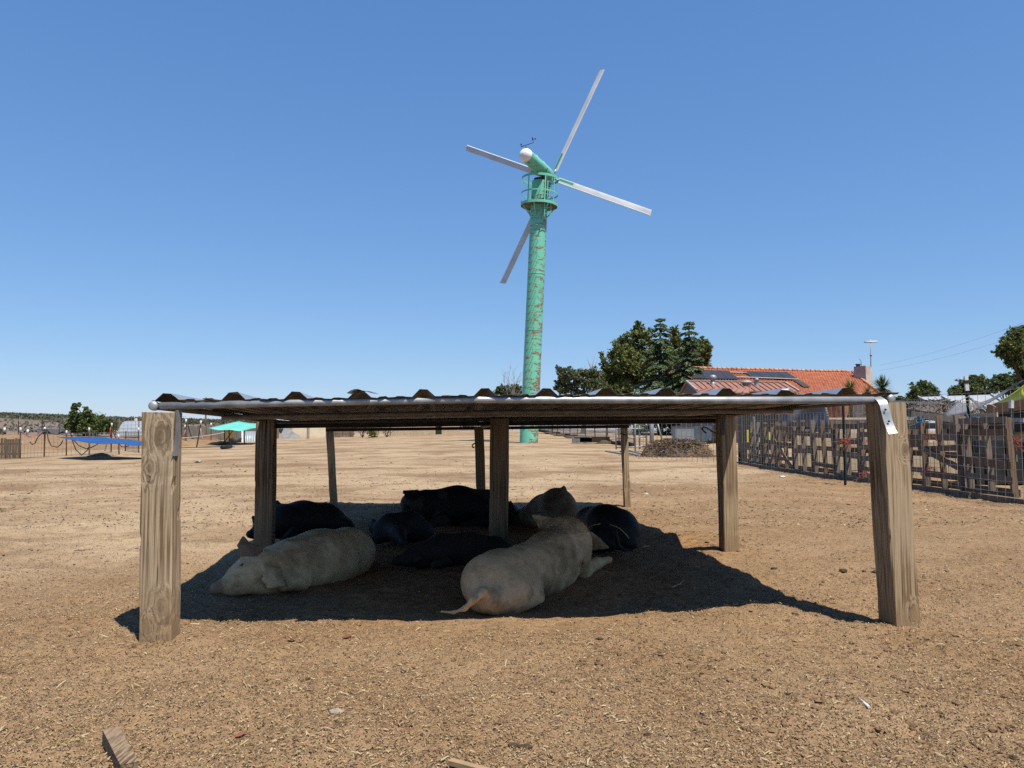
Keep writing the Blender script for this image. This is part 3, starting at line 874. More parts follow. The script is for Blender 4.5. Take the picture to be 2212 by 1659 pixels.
# ================================================================== wind turbine
tb = Vector((0.875, 40.45, gz(0.875, 40.45)))
tt_ = Vector((1.50, 40.2, 14.22))
turb = empty("wind_turbine", tb, "tall green wind turbine with four long white blades and a rusty ladder tower", "wind turbine")
def paint(name, c, c2, rust=0.6, rscale=1.0, thresh=0.60, side=0.0):
    m, n, b = newmat(name)
    v = coords(n)
    f = noise(n, v, 1.3, 5)
    r = ramp(n, f, [(0.3, c2), (0.65, c)])
    col = r.outputs[0]
    if rust:
        f2 = noise(n, coords(n, (2.0 * rscale, 2.0 * rscale, 5.5 * rscale)), 1.0, 4, 0.62, 0.3)
        sep = nd(n, "ShaderNodeSeparateXYZ"); n.links.new(coords(n), sep.inputs[0])
        # more wear low on the tower and on the weather side
        ma = nd(n, "ShaderNodeMath", operation='MULTIPLY_ADD'); n.links.new(sep.outputs[2], ma.inputs[0]); ma.inputs[1].default_value = -0.011 if side else 0; n.links.new(f2, ma.inputs[2])
        mb_ = nd(n, "ShaderNodeMath", operation='MULTIPLY_ADD'); n.links.new(sep.outputs[0], mb_.inputs[0]); mb_.inputs[1].default_value = side; n.links.new(ma.outputs[0], mb_.inputs[2])
        k1 = ramp(n, mb_.outputs[0], [(thresh, 0.0), (thresh + .02, 1.0)]).outputs[0]
        k2 = ramp(n, noise(n, coords(n, (1, 1, 2.2)), 9, 3), [(.40, 0.0), (.46, 1.0)]).outputs[0]
        mm = nd(n, "ShaderNodeMath", operation='MULTIPLY'); n.links.new(k1, mm.inputs[0]); n.links.new(k2, mm.inputs[1])
        rc = mixc(n, noise(n, v, 11, 3), (0.22, 0.10, 0.06), (0.36, 0.23, 0.15))
        col = mixc(n, mm.outputs[0], col, rc)
        kb = ramp(n, noise(n, coords(n, (1.2, 1.2, .35)), 3, 4), [(.55, 0.0), (.75, 0.35)]).outputs[0]
        col = mixc(n, kb, col, (0.20, 0.30, 0.17))
    n.links.new(col, b.inputs["Base Color"])
    b.inputs["Roughness"].default_value = 0.5
    b.inputs["Specular IOR Level"].default_value = 0.35
    return m
M['turq'] = paint('weathered green tower paint', (0.22, 0.70, 0.51), (0.16, 0.60, 0.42), thresh=0.53, side=0.16)
M['turq2'] = paint('green paint', (0.22, 0.69, 0.51), (0.17, 0.60, 0.43), thresh=0.62, rscale=2.2)
M['turqin'] = paint('green root panel', (0.085, 0.40, 0.24), (0.07, 0.34, 0.2), rust=0)
M['blade'] = mat('pale grey blade', (0.78, 0.79, 0.82), (0.60, 0.61, 0.64), 0.9, 0.55, (1, 1, 1), bs=0.03, detail=6)
M['bladeedge'] = mat('white blade edge', (1.0, 1.0, 1.0), (0.85, 0.86, 0.88), 2, 0.5, bs=0)
M['dome'] = mat('white dome', (1.1, 1.1, 1.08), (0.92, 0.9, 0.86), 2.5, 0.45, bs=0)
M['rung'] = mat('rusty yellow rung', (0.42, 0.33, 0.17), (0.2, 0.12, 0.06), 9, 0.7, bs=0)
taxis = (tt_ - tb).normalized()
H = (tt_ - tb).length
def tw_r(h): return 0.47 - 0.030 * (h / H)
prof_ = [(tw_r(0) + .012, -.3), (tw_r(0) + .012, 0), (tw_r(0) + .012, .80), (tw_r(.8) + .010, .82)]
h = .82
seams = [4.6, 8.0, 11.2]
for i in range(40):
    h2 = .82 + (H - .82) * (i + 1) / 40
    prof_.append((tw_r(h2), h2))
tower = MB().lathe(tb, prof_, 40, taxis).build("tower", M['turq'], turb, tb)
for hs in (0.81, 2.9, 5.9, 8.9, 11.2):
    mb = MB(); mb.lathe(tb + taxis * hs, [(tw_r(hs) - .01, -.018), (tw_r(hs) + .010, -.014), (tw_r(hs) + .010, .014), (tw_r(hs) - .01, .018)], 40, taxis)
    mb.build("seam_band", M['turq'], tower)
# ladder rungs standing off the tower on the viewer's left
phi = math.radians(-24)
outd = Vector((math.sin(phi), -math.cos(phi), 0)); lat = Vector((math.cos(phi), math.sin(phi), 0))
nr_ = 0; hh = 1.4
rung_proto = None
while hh < H - .3:
    c = tb + taxis * hh; rr_ = tw_r(hh)
    if rung_proto is None:
        a = c + outd * (rr_ - .03) - lat * .20; b_ = c + outd * (rr_ - .03) + lat * .20
        mb = MB(); mb.tube([a, a + outd * .19, b_ + outd * .19, b_], .014, 6)
        rung_proto = mb.build("rung", M['rung'], tower, c)
        base_loc = rung_proto.location.copy(); r0_ = rr_; c0 = c
    else:
        q = rung_proto.copy(); COL.objects.link(q)
        q.parent = tower; q.location = base_loc + (c - c0) + outd * (rr_ - r0_)
    hh += .385
# platform basket
pc = tb + taxis * (H - 1.30)
PR = .98
mb = MB()
mb.lathe(pc, [(tw_r(H) - .02, .0), (PR - .02, .0), (PR - .02, -.01), (tw_r(H) - .02, -.01)], 48, taxis)
plat = mb.build("platform", mat('platform underside', (0.17, 0.21, 0.11), (0.09, 0.11, 0.06), 5, .8), turb, pc)
def ring(c, rad, hgt, th, name, m, arc=None, parent=turb):
    n = 56; x = Vector((1, 0, 0)); x = (x - taxis * x.dot(taxis)).normalized(); y = taxis.cross(x)
    mb = MB(); a0, a1 = arc or (0, 2 * math.pi)
    vs, fs = [], []
    for i in range(n + 1):
        a = a0 + (a1 - a0) * i / n
        d = x * math.cos(a) + y * math.sin(a)
        vs += [c + d * rad - taxis * hgt / 2, c + d * rad + taxis * hgt / 2, c + d * (rad - th) + taxis * hgt / 2, c + d * (rad - th) - taxis * hgt / 2]
    for i in range(n):
        for j in range(4): fs.append((4 * i + j, 4 * (i + 1) + j, 4 * (i + 1) + (j + 1) % 4, 4 * i + (j + 1) % 4))
    fs += [(3, 2, 1, 0), (4 * n, 4 * n + 1, 4 * n + 2, 4 * n + 3)]
    mb.add(vs, fs, 0, False)
    return mb.build(name, m, parent, c)
ring(pc + taxis * .02, PR, .14, .015, "platform_rim", M['turq2'])
ring(pc + taxis * .62, PR, .075, .012, "guard_rail", M['turq2'])
ring(pc + taxis * 1.43, PR, .12, .012, "guard_rail", M['turq2'])
xx = Vector((1, 0, 0)); xx = (xx - taxis * xx.dot(taxis)).normalized(); yy_ = taxis.cross(xx)
for deg in (178, 230, 285, 318, 2, 60, 120):
    a = math.radians(deg); d = xx * math.cos(a) + yy_ * math.sin(a)
    MB().bar(pc + d * (PR - .02), pc + d * (PR - .02) + taxis * 1.47, .055, .03, d).build("guard_post", M['turq2'], turb)
for deg in (195, 250, 300, 20, 70, 130):
    a = math.radians(deg); d = xx * math.cos(a) + yy_ * math.sin(a)
    MB().bar(pc + d * (PR - .08) - taxis * .02, pc + d * tw_r(H) * .97 - taxis * .62, .05, .05, d).build("platform_brace", M['turq2'], turb)
# hatch ladder that hangs below the platform on the right
a = math.radians(303); d = xx * math.cos(a) + yy_ * math.sin(a); l2 = taxis.cross(d)
mb = MB()
for sg in (-.2, .2):
    mb.bar(pc + d * .8 + l2 * sg + taxis * 1.4, pc + d * .8 + l2 * sg - taxis * .75, .035, .035, d)
mb.bar(pc + d * .8 - l2 * .2 - taxis * .7, pc + d * .42 - l2 * .1 - taxis * .85, .035, .035)
for i in range(6): mb.bar(pc + d * .8 - l2 * .2 + taxis * (-.6 + .35 * i), pc + d * .8 + l2 * .2 + taxis * (-.6 + .35 * i), .02, .02, d)
mb.build("hatch_ladder", M['turq2'], turb)
# yaw bearing, nacelle
hub = Vector((2.166, 41.0, 14.69))
yaw_, tl_ = 0.49784, -0.0897
na = Vector((math.sin(yaw_) * math.cos(tl_), math.cos(yaw_) * math.cos(tl_), math.sin(tl_)))
nu = na.cross(Vector((0, 0, 1))).normalized(); nz_ = nu.cross(na)
MB().lathe(tt_ - taxis * .10, [(.42, 0), (.42, .10), (.34, .12), (.34, .25)], 28, taxis).build("yaw_bearing", M['darksteel'], turb)
LN = 2.95
rear = hub - na * (LN + .12)
nac = MB().lathe(rear, [(.335, 0), (.345, .03), (.345, 2.2), (.335, 2.45), (.31, 2.65), (.26, 2.85), (.20, LN)], 36, na).build("nacelle", M['turq2'], turb, rear)
MB().lathe(rear, [(.346, .02), (.346, 0), (.335, -.08), (.30, -.16), (.23, -.24), (.13, -.29), (0, -.31)], 36, na).build("nose_dome", M['dome'], nac)
mb = MB()
for q in (.75, 1.55): mb.lathe(rear + na * q, [(.343, -.03), (.36, -.025), (.36, .025), (.343, .03)], 36, na)
mb.build("nacelle_band", M['turq2'], nac)
MB().tube([rear + nu * .15 - nz_ * .36, rear + nu * .15 - nz_ * .46 - na * .02, rear + nu * .25 - nz_ * .46, rear + nu * .25 - nz_ * .36], .02, 6).build("lifting_eye", M['darksteel'], nac)
MB().lathe(hub, [(.10, -.2), (.15, -.15), (.16, -.05), (.16, .10), (.12, .16), (0, .2)], 24, na).build("hub", M['turq2'], turb, hub)
RB = 6.28; TH = 1.11333
for kq in range(4):
    bth = TH - kq * math.pi / 2
    d = nu * math.cos(bth) + nz_ * math.sin(bth)
    e = na.cross(d).normalized()
    # a little pitch so that the flat side is seen
    pit = math.radians(-14)
    ch = e * math.cos(pit) + na * math.sin(pit); nrm = d.cross(ch)
    sgn = 1
    c_ = .33
    sec = [(-.5, 0), (-.44, .5), (-.2, .62), (.15, .46), (.5, .06), (.5, -.06), (.15, -.46), (-.2, -.62), (-.44, -.5)]
    def blade_part(t0, t1, name, m, parent, grow=1.0, c0=-.5, c1=.5, seg=10, cut=0.0):
        mb = MB(); vs, fs = [], []
        for i in range(seg + 1):
            t = t0 + (t1 - t0) * i / seg
            for (u, v) in sec:
                uu = c0 + (u + .5) * (c1 - c0)
                vs.append(hub + d * (t + (cut * (uu) if i == seg else 0)) + ch * (uu * c_ * (1 if grow == 1 else 1.0)) + nrm * (v * .035 * grow))
        k = len(sec)
        for i in range(seg):
            for j in range(k): fs.append((i * k + j, i * k + (j + 1) % k, (i + 1) * k + (j + 1) % k, (i + 1) * k + j))
        fs += [tuple(reversed(range(k))), tuple(seg * k + j for j in range(k))]
        mb.add(vs, fs, 0, False)
        return mb.build(name, m, parent, hub if parent is turb else None)
    bl_ = blade_part(.42, RB, "blade", M['blade'], turb, cut=.12)
    blade_part(.46, 1.42, "root_panel", M['turqin'], bl_, 1.18, -.42, .30)
    blade_part(.43, RB - .02, "blade_edge", M['bladeedge'], bl_, 1.12, .34, .505)
    MB().tube([hub + d * .12, hub + d * .5], .05, 10).build("blade_shaft", M['galv'], bl_)
# wind sensors on the dome
sb = rear - na * .05 + nz_ * .33
mb = MB(); mb.tube([sb, sb + nz_ * .19], .016, 6)
l_ = sb + nz_ * .17 - nu * .27 - nz_ * .02; r_ = sb + nz_ * .20 + nu * .42 + nz_ * .05
mb.tube([l_, r_], .018, 6); mb.tube([l_, l_ + nz_ * .10], .012, 6); mb.tube([r_, r_ + nz_ * .20], .012, 6)
sens = mb.build("sensor_bar", M['darksteel'], turb)
mb = MB(); mb.lathe(l_ + nz_ * .08, [(0, 0), (.04, .02), (.04, .07), (0, .09)], 10, nz_); mb.build("wind_vane", M['black'], sens)
mb = MB()
for q in range(3):
    a = q * 2.1 + .4; dd = nu * math.cos(a) + na * math.sin(a)
    mb.bar(r_ + nz_ * .20, r_ + nz_ * .20 + dd * .10, .012)
    mb.lathe(r_ + nz_ * .17 + dd * .10, [(.025, 0), (.045, .03), (.025, .06)], 8, nz_)
mb.build("cup_anemometer", M['black'], sens)
# service box and pipes strapped on the tower inside the basket
a = math.radians(305); d = xx * math.cos(a) + yy_ * math.sin(a)
mb = MB(); mb.bar(pc + d * .52 + taxis * .25, pc + d * .52 + taxis * 1.25, .12, .10, d); mb.build("service_box", M['turq2'], turb)
mb = MB(); mb.tube([pc + d * .58 - lat * .0 + taxis * .2, pc + d * .60 + taxis * 1.9], .03, 8); mb.build("cable_pipe", M['darksteel'], turb)
# ================================================================== pigs
import openvdb
def P3(px, py, Y): return np.array(at(px, py, Y))
def prim_c(a, b):
    """tapered capsule; a, b = (px, py, Y, radius in picture units)"""
    return ('c', P3(*a[:3]), P3(*b[:3]), a[3] * a[2] / FOC, b[3] * b[2] / FOC)
def prim_t(p, q, r, th):
    """ear leaf: rounded triangle of half thickness th (metres)"""
    return ('t', P3(*p), P3(*q), P3(*r), th)
def d_caps(P, a, b, ra, rb):
    ba = b - a; L = (ba * ba).sum() + 1e-12
    t = np.clip(((P - a) @ ba) / L, 0, 1)
    return np.linalg.norm(P - a - t[..., None] * ba, axis=-1) - (ra + (rb - ra) * t)
def d_tri(P, a, b, c, th):
    def seg(a, b):
        ba = b - a; t = np.clip(((P - a) @ ba) / (ba @ ba), 0, 1)
        return ((P - a - t[..., None] * ba) ** 2).sum(-1)
    n = np.cross(b - a, c - a)
    def side(u, v, p): return ((p @ np.cross(u, n)) if False else (p @ np.cross(n, u)))
    s = (np.sign((P - a) @ np.cross(n, b - a)) + np.sign((P - b) @ np.cross(n, c - b)) + np.sign((P - c) @ np.cross(n, a - c)))
    pl = ((P - a) @ n) ** 2 / (n @ n)
    d2 = np.where(s >= 2.0, pl, np.minimum(np.minimum(seg(a, b), seg(b, c)), seg(c, a)))
    return np.sqrt(d2) - th
def pig_body(name, prims, m, label, vox=0.012, zcut=-0.05):
    prims = [p if p[0] != 't' else p[:4] + (max(p[4], vox * 1.15), p[5]) for p in prims]
    pts, rad = [], []
    for p in prims:
        if p[0] in 'cs': pts += [p[1], p[2]]; rad += [p[3], p[4]]
        else: pts += list(p[1:4]); rad += [p[4]] * 3
    pts = np.array(pts); rad = np.array(rad)
    lo = (pts - rad[:, None]).min(0) - .04; hi = (pts + rad[:, None]).max(0) + .04
    lo[2] = max(lo[2], zcut)
    n = np.ceil((hi - lo) / vox).astype(int) + 1
    D = np.full(n, 0.5)
    ax = [lo[i] + vox * np.arange(n[i]) for i in range(3)]
    for p in prims:
        kind, k = p[0], p[-1]
        if kind in 'cs':
            q = np.array([p[1], p[2]]); rr = max(p[3], p[4])
        else:
            q = np.array(p[1:4]); rr = p[4]
        mlo = q.min(0) - rr - .11; mhi = q.max(0) + rr + .11
        i0 = np.maximum(((mlo - lo) / vox).astype(int), 0); i1 = np.minimum(((mhi - lo) / vox).astype(int) + 2, n)
        if (i1 <= i0).any(): continue
        G = np.stack(np.meshgrid(*[ax[i][i0[i]:i1[i]] for i in range(3)], indexing='ij'), -1)
        d = d_caps(G, p[1], p[2], p[3], p[4]) if kind in 'cs' else d_tri(G, p[1], p[2], p[3], p[4])
        S = tuple(slice(i0[i], i1[i]) for i in range(3))
        cur = D[S]
        if kind == 's':
            h = np.maximum(k - np.abs(-d - cur), 0) / k
            D[S] = np.maximum(cur, -d) + h * h * k / 4
        else:
            h = np.maximum(k - np.abs(cur - d), 0) / k
            D[S] = np.minimum(cur, d) - h * h * k / 4
    # close the body at the cut under the ground
    D[:, :, 0] = np.maximum(D[:, :, 0], vox * .5)
    g = openvdb.FloatGrid(background=0.5)
    g.copyFromArray(np.ascontiguousarray(D, np.float32))
    vp, vq = g.convertToQuads(isovalue=0.0)[:2]
    V = lo + np.asarray(vp, float) * vox
    F = np.asarray(vq, np.int64)
    # relax the grid steps
    for it in range(4):
        acc = np.zeros_like(V); cnt = np.zeros(len(V))
        for a in range(4):
            i, j = F[:, a], F[:, (a + 1) % 4]
            np.add.at(acc, i, V[j]); np.add.at(cnt, i, 1); np.add.at(acc, j, V[i]); np.add.at(cnt, j, 1)
        V = V + (.5 if it % 2 == 0 else -.48) * (acc / np.maximum(cnt, 1)[:, None] - V)
    # make faces point outward
    c = V[F]; nr = np.cross(c[:, 1] - c[:, 0], c[:, 2] - c[:, 0])
    ctr = V.mean(0)
    if ((c.mean(1) - ctr) * nr).sum() < 0: F = F[:, ::-1]
    o = npmesh(name, V, F, m, smooth=True)
    a0 = V.mean(0)
    recenter(o, (a0[0], a0[1], 0))
    tag(o, label, "pig", None)
    o["group"] = "pigs resting under the shelter"
    return o, V, F
def fur(parent, V, F, n, L, W, m, back, seed, zmin=0.03, lift=.4):
    r = np.random.default_rng(seed)
    c = V[F]; nrm = np.cross(c[:, 2] - c[:, 0], c[:, 3] - c[:, 1]); A = np.linalg.norm(nrm, axis=1) + 1e-12
    cen = c.mean(1)
    ok = (cen[:, 2] > zmin) & ((nrm / A[:, None])[:, 1] < 0.45)
    pr = A * ok; pr /= pr.sum()
    k = r.choice(len(F), n, p=pr)
    u, v = r.random(n)[:, None], r.random(n)[:, None]
    p = (c[k, 0] * (1 - u) + c[k, 1] * u) * (1 - v) + (c[k, 3] * (1 - u) + c[k, 2] * u) * v
    nn = nrm[k] / A[k][:, None]
    b = np.asarray(back, float); b = b / np.linalg.norm(b)
    t = b - (nn @ b)[:, None] * nn + r.normal(0, .35, (n, 3)) + np.array([0, 0, -.35])
    t -= (t * nn).sum(1)[:, None] * nn; t /= np.linalg.norm(t, axis=1)[:, None] + 1e-9
    d = t + nn * (lift * r.random(n))[:, None]; d /= np.linalg.norm(d, axis=1)[:, None]
    l = (L * (.5 + .8 * r.random(n)))[:, None]
    s = np.cross(nn, d) * (W / 2)
    T = np.stack([p - s - nn * .002, p + s - nn * .002, p + d * l], 1).reshape(-1, 3)
    return npmesh("hair", T, np.arange(len(T)).reshape(-1, 3), m, parent=parent)

def onpig(V, px, py, lift=.006):
    """nearest front point of the body at a picture position"""
    d = np.array(ray(px, py)); o_ = np.array([0, 0, EYE]); d = d / np.linalg.norm(d)
    rel = V - o_; t = rel @ d; dist = np.linalg.norm(rel - t[:, None] * d, axis=1)
    k = np.where(dist < .02)[0]
    if len(k) == 0: k = np.array([dist.argmin()])
    tt = t[k].min() - lift
    return Vector(o_ + d * tt)

def hide(name, c1, c2, dirt, dirtamt=0.55, pink=None, hair=0.5, patch=None, rough=0.75, seed=0.0, spec=.3):
    m, n, b = newmat(name)
    v0 = coords(n)
    ad = nd(n, "ShaderNodeVectorMath", operation='ADD'); ad.inputs[1].default_value = (seed, seed * 1.7, seed * .6)
    n.links.new(v0, ad.inputs[0]); v = ad.outputs[0]
    f = noise(n, v, 5.5, 5, 0.6)
    col = ramp(n, f, [(0.35, c2), (0.65, c1)]).outputs[0]
    if pink: col = mixc(n, ramp(n, noise(n, v, 4.1, 3), [(.54, 0.0), (.70, .5)]).outputs[0], col, pink)
    if patch:   # big coat patches
        pf = noise(n, v, 3.4, 2, .5, .4)
        col = mixc(n, ramp(n, pf, [(.53, 0.0), (.56, 1.0)]).outputs[0], col, patch)
    col = mixc(n, ramp(n, noise(n, v, 2.6, 6, .70, .3), [(.48, 0.0), (.64, dirtamt)]).outputs[0], col, dirt)
    col = mixc(n, ramp(n, noise(n, v, 14, 4, .6), [(.52, 0.0), (.70, dirtamt * .5)]).outputs[0], col, dirt)
    hs = noise(n, v, 95, 3, .7, .6)
    col = mixc(n, ramp(n, hs, [(.35, .35 * hair), (.6, 0.0)]).outputs[0], col, tuple(x * .5 for x in dirt))
    n.links.new(col, b.inputs["Base Color"])
    b.inputs["Roughness"].default_value = rough
    b.inputs["Specular IOR Level"].default_value = spec
    wr = noise(n, v, 9, 3, .5, 1.2)
    h2 = mixc(n, .5, mixc(n, .4, hs, wr), noise(n, v, 24, 4, .6))
    bump(n, b, h2, .55 * hair, .008)
    return m
K_ = 1 / ALB
def kc(c): return tuple(x * K_ for x in c)
M['palepig'] = hide('pale pig hide', kc((0.68, 0.485, 0.265)), kc((0.50, 0.335, 0.175)), kc((0.15, 0.082, 0.038)), .70, kc((0.42, 0.255, 0.16)), seed=1.3, hair=.4)
M['palepig2'] = hide('sandy pig hide', kc((0.64, 0.44, 0.235)), kc((0.42, 0.275, 0.138)), kc((0.125, 0.07, 0.033)), .92, kc((0.36, 0.225, 0.14)), seed=4.4, hair=.4)
M['palepig3'] = hide('muddy pale pig hide', kc((0.27, 0.19, 0.115)), kc((0.13, 0.085, 0.05)), kc((0.05, 0.03, 0.016)), 1.0, kc((0.28, 0.165, 0.105)), seed=7.9, hair=.4)
M['earskin'] = hide('dusky ear skin', kc((0.27, 0.175, 0.105)), kc((0.17, 0.105, 0.06)), kc((0.07, 0.04, 0.024)), .6, None, seed=2.9)
M['snoutskin'] = hide('dusky snout skin', kc((0.36, 0.225, 0.15)), kc((0.22, 0.13, 0.085)), kc((0.07, 0.04, 0.024)), .7, None, seed=6.1, hair=.3)
M['blackpig'] = hide('black pig hide', (0.018, 0.018, 0.021), (0.011, 0.011, 0.013), (0.034, 0.025, 0.018), .6, None, .9, rough=.6, seed=2.2, spec=.18)
M['spotpig'] = hide('black and pink spotted hide', (0.016, 0.0155, 0.016), (0.011, 0.0105, 0.011), (0.036, 0.026, 0.018), .5, None, .8, patch=(0.075, 0.052, 0.042), seed=.4, rough=.65, spec=.18)
M['brownpig'] = hide('dark brown pig hide', (0.044, 0.028, 0.019), (0.022, 0.015, 0.011), (0.056, 0.036, 0.022), .7, None, .9, seed=3.1, spec=.25)
M['greypig'] = hide('slate grey pig hide', (0.046, 0.047, 0.052), (0.017, 0.017, 0.019), (0.042, 0.03, 0.022), .6, None, .8, seed=5.6, rough=.65, spec=.18)
M['palehair'] = mat('pale bristles', (0.66, 0.51, 0.35), (0.36, 0.26, 0.155), 5, .6, bs=0)
M['gingerhair'] = mat('ginger bristles', (0.50, 0.32, 0.17), (0.30, 0.18, 0.09), 5, .6, bs=0)
M['eye'] = mat('dark eye', (0.01, 0.008, 0.007), (0.02, 0.015, 0.01), 9, .2, bs=0)
M['snout'] = mat('dusty snout skin', (0.20, 0.12, 0.095), (0.10, 0.06, 0.045), 20, .8)

def cc(a, b, k=.06): return prim_c(a, b) + (k,)
def ss(a, b, k=.015):
    q = prim_c(a, b); return ('s',) + q[1:] + (k,)
def tri(p, q, r, th=.007, k=.02): return prim_t(p, q, r, th) + (k,)

# ---- 1: pale pig lying flat, head towards the viewer's left
p1 = [
 cc((622, 1228, 5.12, 52), (690, 1212, 5.45, 57), .10), cc((690, 1212, 5.45, 57), (752, 1197, 5.80, 51), .12),
 cc((752, 1197, 5.80, 50), (768, 1193, 5.88, 38), .10),
 cc((650, 1225, 5.25, 54), (720, 1213, 5.60, 52), .12),
 cc((622, 1228, 5.12, 50), (582, 1231, 4.96, 42), .10),                    # neck
 cc((582, 1231, 4.96, 41), (549, 1236, 4.84, 38), .08),                    # skull
 cc((549, 1237, 4.84, 36), (519, 1248, 4.77, 30), .06),                    # face
 cc((512, 1255, 4.76, 24), (484, 1266, 4.70, 16), .035),                   # snout
 cc((477, 1268, 4.69, 14), (467, 1271, 4.67, 13), .012),                   # disc
 cc((545, 1262, 4.80, 18), (498, 1275, 4.71, 12), .03),                    # lower jaw
 cc((570, 1258, 4.84, 24), (606, 1256, 4.96, 26), .05),                    # jowl
 cc((650, 1252, 5.02, 24), (612, 1268, 4.84, 10), .035),                   # folded foreleg
 cc((742, 1218, 5.50, 32), (700, 1240, 5.25, 15), .05),                    # thigh
 cc((700, 1242, 5.25, 13), (664, 1253, 5.10, 8), .03),
 ss((466, 1267, 4.63, 2.8), (465, 1267, 4.58, 2.8)), ss((470, 1277, 4.63, 2.6), (469, 1277, 4.58, 2.6)),
 ss((480, 1281, 4.62, 1.6), (525, 1269, 4.68, 1.6), .012),                 # mouth
 ss((556, 1262, 4.72, 3), (604, 1270, 4.78, 3), .03),                      # fold under the ear
 tri((570, 1184, 4.86), (548, 1200, 4.82), (545, 1179, 4.84), .009, .02), tri((548, 1200, 4.82), (523, 1198, 4.80), (545, 1179, 4.84), .008, .02),
 tri((523, 1198, 4.80), (516, 1178, 4.82), (545, 1179, 4.84), .008, .015), tri((516, 1178, 4.82), (525, 1161, 4.86), (540, 1178, 4.85), .008, .012),
 tri((572, 1224, 4.77), (604, 1230, 4.83), (570, 1252, 4.715), .008, .012), tri((604, 1230, 4.83), (612, 1264, 4.80), (570, 1252, 4.715), .008, .012), tri((570, 1252, 4.715), (612, 1264, 4.80), (580, 1269, 4.73), .008, .010),
]
pig1, V1, F1 = pig_body("pig", p1, M['palepig'], "pale pig sleeping on its side, snout flat on the dirt, one ear up", .009)
c_ = V1[F1].mean(1); pe = np.array(P3(540, 1180, 4.84))
inear = (np.linalg.norm((c_ - pe) * np.array([1, .5, 1]), axis=1) < .085) & (c_[:, 2] > at(540, 1199, 4.84).z)
isn = np.linalg.norm((c_ - np.array(P3(466, 1270, 4.66))), axis=1) < .048
pig1.data.materials.append(M['earskin']); pig1.data.materials.append(M['snoutskin'])
pig1.data.polygons.foreach_set("material_index", (inear * 1 + isn * 2).astype(np.int32))
fur(pig1, V1, F1, 5000, .013, .0009, M['palehair'], (.35, .9, 0), 51)
for (a_, b_) in (((518, 1222), (525, 1217)),):
    MB().tube([onpig(V1, a_[0], a_[1], .001), onpig(V1, (a_[0] + b_[0]) / 2, (a_[1] + b_[1]) / 2 + 1.5, .001), onpig(V1, b_[0], b_[1], .001)], [.003, .005, .003], 6).build("eyelid", M['eye'], pig1)

# ---- 2: sandy pig resting on its belly, seen from behind
def q2(cx, cy, Y, r): return (921.6 + .2135 * cx, 1094.4 + .2135 * cy, Y * .93 + .45, .2135 * r)
p2 = [
 cc(q2(625, 765, 4.42, 278), q2(760, 750, 4.55, 280), .09),
 cc(q2(760, 750, 4.55, 280), q2(1000, 670, 4.80, 255), .09),
 cc(q2(1000, 670, 4.80, 255), q2(1230, 540, 5.08, 248), .09),
 cc(q2(1230, 540, 5.08, 248), q2(1405, 395, 5.32, 262), .09),
 cc(q2(1180, 700, 4.95, 235), q2(1330, 620, 5.10, 210), .06),             # belly on the near side
 cc(q2(840, 880, 4.36, 215), q2(1010, 830, 4.55, 175), .06),              # near thigh
 cc(q2(980, 900, 4.44, 140), q2(1140, 905, 4.46, 78), .035),              # stifle
 cc(q2(560, 920, 4.28, 150), q2(700, 960, 4.25, 140), .05),               # buttock
 cc(q2(1405, 330, 5.34, 225), q2(1445, 330, 5.48, 215), .06),             # shoulder hump
 cc(q2(1450, 380, 5.55, 190), q2(1520, 420, 5.85, 130), .06),             # neck going down to the head
 cc(q2(1540, 430, 5.90, 120), q2(1600, 470, 6.05, 70), .04),
 cc(q2(1520, 560, 5.28, 150), q2(1580, 640, 5.30, 95), .05),              # upper arm
 cc(q2(1590, 640, 5.30, 80), q2(1720, 575, 5.50, 58), .03),               # forearm
 cc(q2(1720, 575, 5.50, 56), q2(1840, 540, 5.62, 34), .025),
 cc(q2(1840, 540, 5.62, 36), q2(1858, 532, 5.64, 26), .01),
 cc(q2(570, 860, 4.17, 46), q2(470, 950, 4.12, 34), .05),                 # tail
 cc(q2(470, 950, 4.12, 33), q2(385, 1030, 4.12, 24), .02), cc(q2(385, 1030, 4.12, 24), q2(270, 1072, 4.16, 15), .02), cc(q2(270, 1072, 4.16, 17), q2(90, 1058, 4.2, 9), .02),
 ss(q2(1222, 965, 4.40, 40), q2(1250, 770, 4.50, 26), .06),
 ss(q2(1500, 720, 5.12, 30), q2(1560, 420, 5.26, 18), .06), ss(q2(560, 1010, 4.14, 18), q2(600, 1120, 4.12, 18), .04),               # crease in front of the thigh
 tri(q2(1150, 195, 5.42, 0)[:3], q2(1310, 130, 5.42, 0)[:3], q2(1078, 90, 5.44, 0)[:3], .008, .02),
 tri(q2(1150, 195, 5.42, 0)[:3], q2(1310, 130, 5.42, 0)[:3], q2(1260, 215, 5.38, 0)[:3], .010, .03),
 tri(q2(1662, 275, 5.62, 0)[:3], q2(1690, 425, 5.62, 0)[:3], q2(1765, 395, 5.60, 0)[:3], .008, .02),
 tri(q2(1662, 275, 5.62, 0)[:3], q2(1745, 330, 5.60, 0)[:3], q2(1765, 395, 5.60, 0)[:3], .008, .02),
 tri(q2(1700, 425, 5.61, 0)[:3], q2(1755, 350, 5.60, 0)[:3], q2(1832, 412, 5.58, 0)[:3], .006, .015),
]
pig2, V2, F2 = pig_body("pig", p2, M['palepig2'], "big sandy pig seen from behind, tail on the dirt, one foreleg stretched out", .010)
fur(pig2, V2, F2, 6000, .015, .0009, M['palehair'], (-.5, -.85, -.2), 52)
up2 = V2[:, 2].max()
Fm = F2[(V2[F2].mean(1)[:, 2] > up2 - .10)]
fur(pig2, V2, Fm, 2600, .045, .0018, M['gingerhair'], (-.5, -.85, .1), 53, lift=.9)

